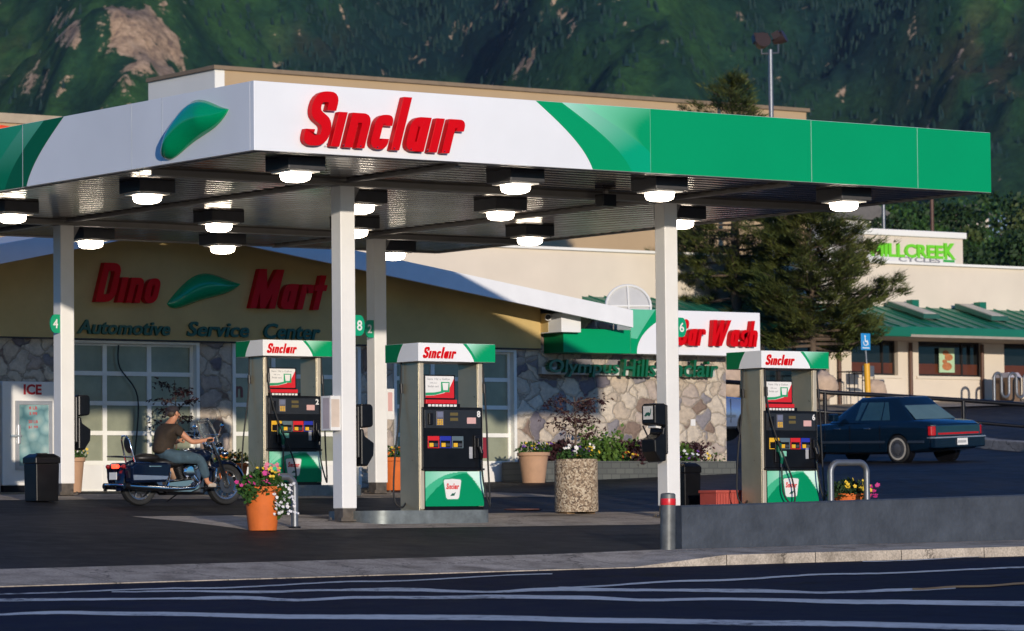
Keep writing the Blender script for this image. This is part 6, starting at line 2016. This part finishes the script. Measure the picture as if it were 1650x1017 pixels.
        for x in (-.32, .62): part('door_handle', CHROME, lambda m: m.box(x - .1, s * .935 - .012, .80, x + .1, s * .935 + .02, .835), bevel=.005)
    part('boot_panel', M('boot_teal', (.012, .045, .06), .2, coat=.5), lambda m: m.box(-2.672, -.78, .63, -2.55, .78, .87), bevel=.01)
    part('red_garnish', TLM, lambda m: m.box(-2.678, -.72, .655, -2.673, .72, .70))
    part('grille', CHROME, lambda m: [m.box(2.60, -.36 + k * .06, .48, 2.625, -.33 + k * .06, .68) for k in range(13)])
    if plate:
        pl_ = part('licence_plate', PAPER, lambda m: m.box(-2.83, -.19, .40, -2.808, .17, .56), bevel=.004)
        part('plate_mark', PAPERG, lambda m: [m.box(-2.834, -.13 + k * .05, .45, -2.8305, -.095 + k * .05, .51) for k in range(6)], pl_)
    for s in (1, -1):
        for x in (-.72, .22, 1.02): part('door_seam', BLACKM, lambda m: m.box(x - .006, s * .9455 - .003, .34, x + .006, s * .9455 + .004, .90))
    return T
NAVY = M('navy_paint', (.003, .011, .024), .16, .0, var=.06, spec=.4, coat=.35)
SILV = M('silver_blue_paint', (.16, .22, .34), .2, .5, var=.05, coat=.9)
wl = gp(1453, 746, 60, 110)
print('car wheel at', wl, (wl - CAM).dot(f0))
ang = math.pi / 2 + math.radians(7)
# rear left wheel is at local (-1.26, .84)
ca, sa = math.cos(ang), math.sin(ang)
cl = Vector((wl.x - (-1.26 * ca - .84 * sa), wl.y - (-1.26 * sa + .84 * ca), 0))
zc = G(cl.x, cl.y)
K1 = car('parked_sedan', 'dark navy sedan with whitewall tyres and red tail lights, parked right of pump 6', (cl.x, cl.y, min(zc, wl.z) - .0), ang, NAVY)
gx_, gy_ = (G(cl.x + .5, cl.y) - G(cl.x - .5, cl.y)), (G(cl.x, cl.y + .5) - G(cl.x, cl.y - .5))
K1.rotation_euler = Vector((-gx_, -gy_, 1)).normalized().to_track_quat('Z', 'Y').to_euler()
K1.rotation_euler = (Vector((-gx_, -gy_, 1)).normalized().rotation_difference(Vector((0, 0, 1))).inverted().to_matrix() @ Matrix.Rotation(ang, 3, 'Z')).to_euler()
K1.location.z = zc
K1.scale = (.95, .95, .95)
fw_ = pv(1184, 706, 24.5)
K2 = car('parked_sedan', 'silver blue car mostly hidden between the stone wall and pump 6', (fw_.x - 1.2, 25.2, fw_.z - .0), math.radians(-18), SILV)

# ------------------------------------------------------------------ motorcycle and rider
b0_ = gp(228, 811, 40, 70); b1_ = gp(357, 809, 40, 70)
print('bike', b0_, b1_)
bv = 8.1
pa, pb = pv(228, 811, bv), pv(357, 809, bv)
bx = (pa.x + pb.x) / 2 + .0
bg = G(bx, bv)
BK = thing('motorcycle', 'dark blue chromed touring motorcycle with saddlebags and lit tail light', 'motorcycle', (bx, bv, bg), math.radians(3))
def bp_(nm, mat, fn, par=None, **k):
    mb = MB(); fn(mb); return mb.build(nm, mat, par or BK, world=False, **k)
BLU = M('bike_blue', (.003, .007, .022), .16, .0, var=.05, spec=.35, coat=.25)
XB, XFw, WRr = -.80, .80, .325
def wheel(x, r):
    Rm = Matrix.Translation((x, 0, r)) @ Matrix.Rotation(math.pi / 2, 4, 'X')
    w = bp_('wheel', RUB, lambda m: m.lathe([(r * .72, -.05), (r * .80, -.068), (r * .94, -.06), (r, -.025), (r, .025), (r * .94, .06), (r * .80, .068), (r * .72, .05), (r * .72, -.05)], n=40, T=Rm, cap=False), smooth=50)
    def rim(m):
        m.lathe([(r * .73, -.045), (r * .64, -.04), (r * .64, .04), (r * .73, .045)], n=40, T=Rm, cap=False)
        m.lathe([(.055, -.07), (.06, 0), (.055, .07), (0, .08)], n=16, T=Rm)
        for k in range(10):
            a = k * math.pi / 5
            c, s_ = math.cos(a), math.sin(a)
            for y in (-.02, .02): m.tube([(x + .05 * c, y, r + .05 * s_), (x + r * .66 * c, y * .5, r + r * .66 * s_)], .010, 5)
    bp_('rim', M('dull_chrome', (.30, .30, .30), .25, .9), rim, w, smooth=50)
    bp_('brake_disc', M('disc_steel', (.16, .16, .165), .35, .9), lambda m: m.lathe([(.14, .075), (.07, .076), (.07, .070), (.14, .069)], n=24, T=Rm, cap=False), w)
wheel(XB, WRr); wheel(XFw, WRr)
def fender(m, x, r, a0, a1, w):
    n = 16
    vs, fs = [], []
    for i in range(n + 1):
        a = math.radians(lerp(a0, a1, i / n))
        for k in range(7):
            t = -1 + 2 * k / 6
            rr = r * (1.0 - .16 * abs(t) ** 2.5)
            vs.append((x + rr * math.cos(a), t * w, WRr + rr * math.sin(a)))
    for i in range(n):
        for k in range(6): fs.append((i * 7 + k, i * 7 + k + 1, (i + 1) * 7 + k + 1, (i + 1) * 7 + k))
    m.mesh(vs, fs)
bp_('front_fender', BLU, lambda m: fender(m, XFw, .385, 8, 175, .085), smooth=60, fix=False)
bp_('rear_fender', BLU, lambda m: fender(m, XB, .40, 20, 195, .10), smooth=60, fix=False)
bp_('fender_tip', CHROME, lambda m: m.tube([(XFw + .37, 0, WRr + .10), (XFw + .385, 0, WRr + .04)], [.05, .03], 8))
# saddlebags
for s in (-1, 1):
    sbg = bp_('saddlebag', BLU, lambda m: m.prism([(-1.13, .34), (-.52, .36), (-.46, .45), (-.42, .63), (-.50, .66), (-1.06, .66), (-1.16, .60)], lambda a, b, d: Vector((a, d, b)), s * .15, s * .37), bevel=.035, segs=3)
    bp_('bag_band', M('band_silver', (.26, .32, .42), .25, .5), lambda m: m.prism([(-1.12, .39), (-.52, .40), (-.49, .45), (-1.13, .47)], lambda a, b, d: Vector((a, d, b)), s * .365, s * .374), sbg)
    bp_('bag_latch', CHROME, lambda m: m.box(-.84, s * .36 if s > 0 else -.382, .585, -.62, .382 if s > 0 else s * .36, .615), sbg, bevel=.008)
    bp_('bag_rail', CHROME, lambda m: m.tube([(-.50, s * .30, .64), (-.42, s * .33, .5), (-.46, s * .33, .36)], .012, 6), smooth=60)
    # exhausts
    ex = bp_('exhaust_pipe', CHROME, lambda m: m.tube([(.10, s * .20, .46), (.16, s * .25, .36), (.05, s * .26, .27), (-.25, s * .27, .255), (-.50, s * .28, .26), (-1.16, s * .29, .30)], [.028, .03, .032, .036, .048, .05], 10), smooth=60)
    bp_('exhaust_tip', BLACKM, lambda m: m.tube([(-1.161, s * .29, .30), (-1.24, s * .29, .304)], [.052, .046], 10), ex)
# engine
bp_('crankcase', M('engine_alloy', (.30, .30, .30), .35, .85), lambda m: (m.box(-.22, -.12, .20, .28, .12, .40), m.ell((.08, -.13, .33), (.17, .05, .11), 14, 8), m.ell((.08, .13, .33), (.17, .05, .11), 14, 8)), bevel=.02)
for a in (-.40, .40):
    Rm = Matrix.Translation((.03 + (.0), 0, .36)) @ Matrix.Rotation(a, 4, 'Y')
    cy = bp_('cylinder', M('cylinder_black', (.03, .03, .032), .4, .6), lambda m: [m.lathe([(.085, .06 + k * .026), (.085, .074 + k * .026)], n=16, T=Rm) for k in range(8)] + [m.lathe([(.062, .05), (.062, .27)], n=14, T=Rm)])
    bp_('rocker_cover', CHROME, lambda m: m.box(-.085, -.075, .275, .085, .075, .34, Rm), cy, bevel=.015)
bp_('air_cleaner', CHROME, lambda m: m.lathe([(.10, -.02), (.105, .02), (.08, .045), (0, .05)], (0, 0, 0), 24, Matrix.Translation((.03, -.16, .52)) @ Matrix.Rotation(math.pi / 2, 4, 'X')), smooth=40)
bp_('primary_cover', CHROME, lambda m: m.prism([(-.42, .27), (-.36, .20), (.05, .19), (.22, .25), (.22, .36), (.05, .41), (-.36, .37)], lambda a, b, d: Vector((a, d, b)), -.19, -.125), bevel=.02)
bp_('frame', BLACKM, lambda m: (m.tube([(.52, 0, .88), (.42, .05, .45), (.34, .1, .18), (-.35, .1, .18), (-.55, .1, .34), (XB, .09, WRr)], .02, 8), m.tube([(.52, 0, .88), (.42, -.05, .45), (.34, -.1, .18), (-.35, -.1, .18), (-.55, -.1, .34), (XB, -.09, WRr)], .02, 8), m.tube([(.52, 0, .9), (.1, 0, .70), (-.4, 0, .58), (-.9, 0, .60)], .028, 8)), smooth=60)
# tank, seat, backrest
bp_('fuel_tank', BLU, lambda m: m.ell((.20, 0, .74), (.36, .16, .135), 20, 12, Matrix.Rotation(-.12, 4, 'Y')), smooth=80)
bp_('tank_console', CHROME, lambda m: m.ell((.18, 0, .865), (.17, .045, .03), 12, 6, Matrix.Rotation(-.12, 4, 'Y')), smooth=80)
SEAT = M('seat_leather', (.010, .009, .009), .45, var=.2, ns=8)
bp_('seat', SEAT, lambda m: (m.ell((-.25, 0, .66), (.30, .18, .085), 18, 10), m.ell((-.66, 0, .73), (.24, .14, .075), 16, 10)), smooth=80)
br_ = bp_('backrest_bar', CHROME, lambda m: m.tube([(-.92, -.13, .60), (-.98, -.12, .80), (-1.03, -.11, 1.0), (-1.05, -.06, 1.07), (-1.05, .06, 1.07), (-1.03, .11, 1.0), (-.98, .12, .80), (-.92, .13, .60)], .014, 8), smooth=60)
bp_('back_pad', SEAT, lambda m: m.ell((-.985, 0, .93), (.03, .105, .13), 12, 10, Matrix.Rotation(-.2, 4, 'Y')), br_, smooth=80)
bp_('luggage_rack', CHROME, lambda m: [m.tube([(-.95, y, .745), (-1.28, y, .755)], .010, 6) for y in (-.12, -.04, .04, .12)] + [m.tube([(-1.28, -.13, .755), (-1.28, .13, .755)], .010, 6), m.tube([(-1.0, -.13, .75), (-1.0, .13, .75)], .010, 6)])
TLB = M('tail_lit', (.6, .01, .01), .2, var=.0, emit=(1, .05, .02), es=3.0)
bp_('tail_light', TLB, lambda m: m.box(-1.245, -.075, .57, -1.19, .075, .635), bevel=.015)
for s in (-1, 1): bp_('turn_signal', M('signal_red', (.25, .01, .01), .2, coat=.6), lambda m: m.ell((-1.21, s * .22, .60), (.035, .04, .035), 10, 8), smooth=80)
bp_('signal_bar', CHROME, lambda m: m.tube([(-1.20, -.22, .60), (-1.20, .22, .60)], .012, 6))
bp_('licence_plate', PAPER, lambda m: m.box(-1.262, -.10, .40, -1.252, .10, .51))
bp_('rear_bumper', CHROME, lambda m: m.tube([(-1.20, -.30, .30), (-1.30, -.15, .32), (-1.30, .15, .32), (-1.20, .30, .30)], .018, 8), smooth=60)
# front end
st_, ax2 = Vector((.50, 0, .98)), Vector((XFw, 0, WRr))
for s in (-1, 1):
    fk = bp_('fork_tube', CHROME, lambda m: m.tube([st_ + Vector((0, s * .11, 0)), st_.lerp(ax2, .55) + Vector((0, s * .11, 0)), st_.lerp(ax2, .56) + Vector((0, s * .11, 0)), ax2 + Vector((0, s * .11, 0))], [.034, .034, .028, .03], 10), smooth=60)
    bp_('fog_lamp', CHROME, lambda m: m.ell((.66, s * .22, .80), (.06, .055, .055), 12, 8), smooth=80)
    bp_('mirror', CHROME, lambda m: (m.tube([(.46, s * .33, 1.05), (.50, s * .36, 1.20)], .008, 6), m.ell((.50, s * .38, 1.23), (.02, .06, .04), 10, 6)))
    bp_('grip', RUB, lambda m: m.tube([(.30, s * .41, 1.015), (.20, s * .43, 1.0)], .020, 8))
    bp_('crash_bar', CHROME, lambda m: m.tube([(.42, s * .06, .62), (.44, s * .30, .56), (.42, s * .33, .38), (.38, s * .08, .22)], .017, 8), smooth=60)
    bp_('footboard', BLACKM, lambda m: m.prism([(.22, .0), (.26, .09), (.52, .09), (.56, .0)], lambda a, b, d: Vector((a, s * (.22 + b), d)), .255, .28), bevel=.006)
bp_('handlebar', CHROME, lambda m: m.tube([(.20, -.43, 1.0), (.30, -.41, 1.015), (.44, -.28, 1.06), (.48, -.08, 1.0), (.48, .08, 1.0), (.44, .28, 1.06), (.30, .41, 1.015), (.20, .43, 1.0)], .014, 8), smooth=60)
hl = bp_('headlight', CHROME, lambda m: m.lathe([(0, -.12), (.07, -.10), (.10, -.02), (.105, .03), (.095, .04)], n=20, T=Matrix.Translation((.68, 0, .88)) @ Matrix.Rotation(math.pi / 2, 4, 'Y')), smooth=50)
bp_('headlight_lens', M('headlight_lens', (.6, .62, .63), .08), lambda m: m.lathe([(.094, .041), (.06, .055), (0, .06)], n=20, T=Matrix.Translation((.68, 0, .88)) @ Matrix.Rotation(math.pi / 2, 4, 'Y')), hl)
m_, nt, b_ = blank('windshield_acrylic')
b_.inputs['Base Color'].default_value = (.75, .78, .78, 1); b_.inputs['Roughness'].default_value = .03; b_.inputs['Transmission Weight'].default_value = .92; b_.inputs['IOR'].default_value = 1.2
def ws(m):
    vs, fs = [], []
    for i in range(7):
        t = i / 6
        w = lerp(.17, .24, math.sin(t * 2.3)) * (1 - .35 * t ** 4)
        for k in range(9):
            a = -1 + k / 4
            vs.append((lerp(.70, .48, t) - .10 * a * a, a * w, lerp(.92, 1.36, t) - .04 * a * a * t))
    for i in range(6):
        for k in range(8): fs.append((i * 9 + k, i * 9 + k + 1, i * 9 + 10 + k, i * 9 + 9 + k))
    m.mesh(vs, fs)
wsd = bp_('windshield', m_, ws, smooth=80, fix=False)
so_ = wsd.modifiers.new('thick', 'SOLIDIFY'); so_.thickness = .005
bp_('windshield_brace', CHROME, lambda m: m.tube([(.56, -.19, 1.10), (.655, -.10, 1.10), (.66, .10, 1.10), (.56, .19, 1.10)], .010, 6))
bp_('kickstand', BLACKM, lambda m: m.tube([(.05, .14, .2), (-.12, .24, .06)], .012, 6))

def skin(name, J, E, mat, parent, sub=2, world=False):
    """continuous limb surface from joints {key: (pos, radius or (rx, ry))} and bones"""
    keys = list(J)
    me = bpy.data.meshes.new(name)
    me.from_pydata([J[k][0] for k in keys], [(keys.index(a), keys.index(b)) for a, b in E], [])
    ob = bpy.data.objects.new(name, me)
    COL.objects.link(ob)
    sk = ob.modifiers.new('skin', 'SKIN')
    sk.use_smooth_shade = True
    for i, k in enumerate(keys):
        r = J[k][1]
        me.skin_vertices[0].data[i].radius = r if isinstance(r, tuple) else (r, r)
        me.skin_vertices[0].data[i].use_root = (i == 0)
    ss = ob.modifiers.new('sub', 'SUBSURF'); ss.levels = ss.render_levels = sub
    bake(ob)
    ob.data.materials.clear(); ob.data.materials.append(mat)
    ob.data.polygons.foreach_set('use_smooth', [True] * len(ob.data.polygons))
    ob.parent = parent
    return ob
RD = thing('person', 'rider in brown T-shirt, blue jeans and headscarf sitting on the dark blue motorcycle', 'person', (bx, bv, bg), math.radians(3))
SK_ = M('skin', (.50, .22, .12), .55, var=.08, ns=12)
SHIRT = M('brown_shirt', (.030, .018, .009), .85, var=.3, ns=9, bump=.9, bs=9)
JEAN = M('blue_jeans', (.040, .075, .10), .85, var=.35, ns=8, bump=.9, bs=10)
J = {'pel': ((-.32, 0, .78), (.095, .115)), 'belly': ((-.32, 0, .95), (.10, .12)), 'chest': ((-.27, 0, 1.13), (.13, .16)), 'neckb': ((-.21, 0, 1.255), .075), 'neck': ((-.175, 0, 1.31), .058), 'jaw': ((-.12, 0, 1.375), (.062, .07)), 'skull': ((-.145, 0, 1.45), (.082, .088)), 'crown': ((-.155, 0, 1.505), (.06, .062))}
E_ = [('pel', 'belly'), ('belly', 'chest'), ('chest', 'neckb'), ('neckb', 'neck'), ('neck', 'jaw'), ('jaw', 'skull'), ('skull', 'crown')]
for s, n in ((-1, 'r'), (1, 'l')):
    J.update({n + 'sh': ((-.22, s * .195, 1.19), .062), n + 'ua': ((-.13, s * .26, 1.08), .050), n + 'el': ((-.02, s * .31, .975), .043), n + 'fa': ((.10, s * .34, .985), .040), n + 'wr': ((.20, s * .375, 1.005), .029), n + 'pm': ((.255, s * .40, 1.03), (.030, .022)),
              n + 'hip': ((-.28, s * .13, .73), .095), n + 'th': ((-.05, s * .20, .735), .082), n + 'kn': ((.17, s * .25, .70), .062), n + 'sh2': ((.24, s * .265, .52), .052), n + 'an': ((.30, s * .27, .345), .036), n + 'ft': ((.40, s * .275, .31), (.03, .036))})
    E_ += [('chest', n + 'sh'), (n + 'sh', n + 'ua'), (n + 'ua', n + 'el'), (n + 'el', n + 'fa'), (n + 'fa', n + 'wr'), (n + 'wr', n + 'pm'), ('pel', n + 'hip'), (n + 'hip', n + 'th'), (n + 'th', n + 'kn'), (n + 'kn', n + 'sh2'), (n + 'sh2', n + 'an'), (n + 'an', n + 'ft')]
    for k in range(4):                                              # fingers curl over the grip
        y = s * (.375 + .017 * k)
        L = (.95, 1.05, 1.0, .8)[k]
        f = n + 'f%d' % k
        J.update({f + 'a': ((.262, y, 1.048 - .003 * k), .0095), f + 'b': ((.262 + .045 * L, y + s * .006, 1.035), .0088), f + 'c': ((.262 + .055 * L, y + s * .008, 1.0), .008), f + 'd': ((.262 + .028 * L, y + s * .008, .978), .0075)})
        E_ += [(n + 'pm', f + 'a'), (f + 'a', f + 'b'), (f + 'b', f + 'c'), (f + 'c', f + 'd')]
    J.update({n + 't1': ((.235, s * .372, 1.0), .011), n + 't2': ((.275, s * .368, .985), .0095), n + 't3': ((.305, s * .378, .98), .008)})
    E_ += [(n + 'wr', n + 't1'), (n + 't1', n + 't2'), (n + 't2', n + 't3')]
bd_ = skin('body', J, E_, SK_, RD)
def rp(nm, mat, fn, par=RD, **k):
    mb = MB(); fn(mb); return mb.build(nm, mat, par, world=False, **k)
rp('nose', SK_, lambda m: m.prism([(-.055, 1.435), (-.022, 1.395), (-.055, 1.388)], lambda a, b, d: Vector((a, d, b)), -.014, .014), bevel=.006)
rp('mouth', M('lip', (.32, .10, .07), .5), lambda m: m.ell((-.055, 0, 1.358), (.014, .024, .007), 10, 6))
for s in (-1, 1):
    rp('ear', SK_, lambda m: m.ell((-.145, s * .088, 1.425), (.024, .012, .034), 10, 8), smooth=80)
    rp('eye', M('eye_dark', (.03, .02, .015), .2), lambda m: m.ell((-.068, s * .034, 1.437), (.010, .014, .008), 8, 6))
rp('headscarf', M('scarf_dark', (.020, .015, .018), .85, var=.6, ns=30), lambda m: (m.ell((-.158, 0, 1.478), (.100, .100, .072), 16, 10), m.ell((-.262, 0, 1.44), (.03, .025, .025), 8, 6), m.prism([(-.27, 1.44), (-.33, 1.36), (-.31, 1.35), (-.255, 1.42)], lambda a, b, d: Vector((a, d, b)), -.02, .015)), smooth=60)
rp('hair', M('hair_brown', (.06, .04, .025), .7, var=.3, ns=40), lambda m: m.ell((-.195, 0, 1.42), (.062, .082, .055), 12, 8), smooth=80)
shj = {'hem': ((-.35, 0, .78), (.165, .195)), 'belly': ((-.345, 0, .88), (.165, .19)), 'mid': ((-.325, 0, 1.0), (.152, .175)), 'chest': ((-.27, 0, 1.13), (.150, .185)), 'top': ((-.225, 0, 1.235), (.085, .11))}
she = [('hem', 'belly'), ('belly', 'mid'), ('mid', 'chest'), ('chest', 'top')]
for s, n in ((-1, 'r'), (1, 'l')):
    shj.update({n + 'a': ((-.225, s * .20, 1.185), .083), n + 'b': ((-.135, s * .265, 1.075), .076)})
    she += [('chest', n + 'a'), (n + 'a', n + 'b')]
skin('shirt', shj, she, SHIRT, RD)
jj = {'w2': ((-.335, 0, .90), (.142, .165)), 'w': ((-.33, 0, .80), (.150, .172))}
je = [('w2', 'w')]
for s, n in ((-1, 'r'), (1, 'l')):
    jj.update({n + 'h': ((-.26, s * .13, .745), .118), n + 't': ((-.04, s * .205, .745), .106), n + 'k': ((.18, s * .252, .705), .088), n + 'c': ((.24, s * .268, .53), .078), n + 'e': ((.285, s * .272, .40), .070)})
    je += [('w', n + 'h'), (n + 'h', n + 't'), (n + 't', n + 'k'), (n + 'k', n + 'c'), (n + 'c', n + 'e')]
skin('jeans', jj, je, JEAN, RD)
SHOE = M('pale_shoe', (.42, .36, .30), .7, var=.15)
for s in (-1, 1):
    skin('shoe', {'a': ((.30, s * .272, .32), .045), 'b': ((.37, s * .276, .313), (.032, .042)), 'c': ((.46, s * .278, .305), (.022, .036))}, [('a', 'b'), ('b', 'c')], SHOE, RD)

# ------------------------------------------------------------------ air between the forecourt and the mountain
m_ = bpy.data.materials.new('haze_air')
m_.use_nodes = True
nt = m_.node_tree
nt.nodes.remove(nt.nodes['Principled BSDF'])
pvn = nt.nodes.new('ShaderNodeVolumePrincipled')
pvn.inputs['Color'].default_value = (.62, .80, 1, 1)
pvn.inputs['Density'].default_value = .000028
pvn.inputs['Anisotropy'].default_value = .2
nt.links.new(pvn.outputs[0], nt.nodes['Material Output'].inputs['Volume'])
mb = MB()
top = max(mh(x, y) for x in range(-1100, 1101, 100) for y in range(230, 3601, 60)) + 130
P = []
for z in (-2.5, top):
    for x, y in ((-1300, -160), (1300, -160), (1300, 3800), (-1300, 3800)):
        P.append(cw(x, y, z))
mb.mesh(P, [(0, 3, 2, 1), (4, 5, 6, 7), (0, 1, 5, 4), (1, 2, 6, 5), (2, 3, 7, 6), (3, 0, 4, 7)])
hz = mb.build('haze', m_)
tag(hz, 'thin bluish evening haze in front of the mountain', 'haze', kind='stuff')
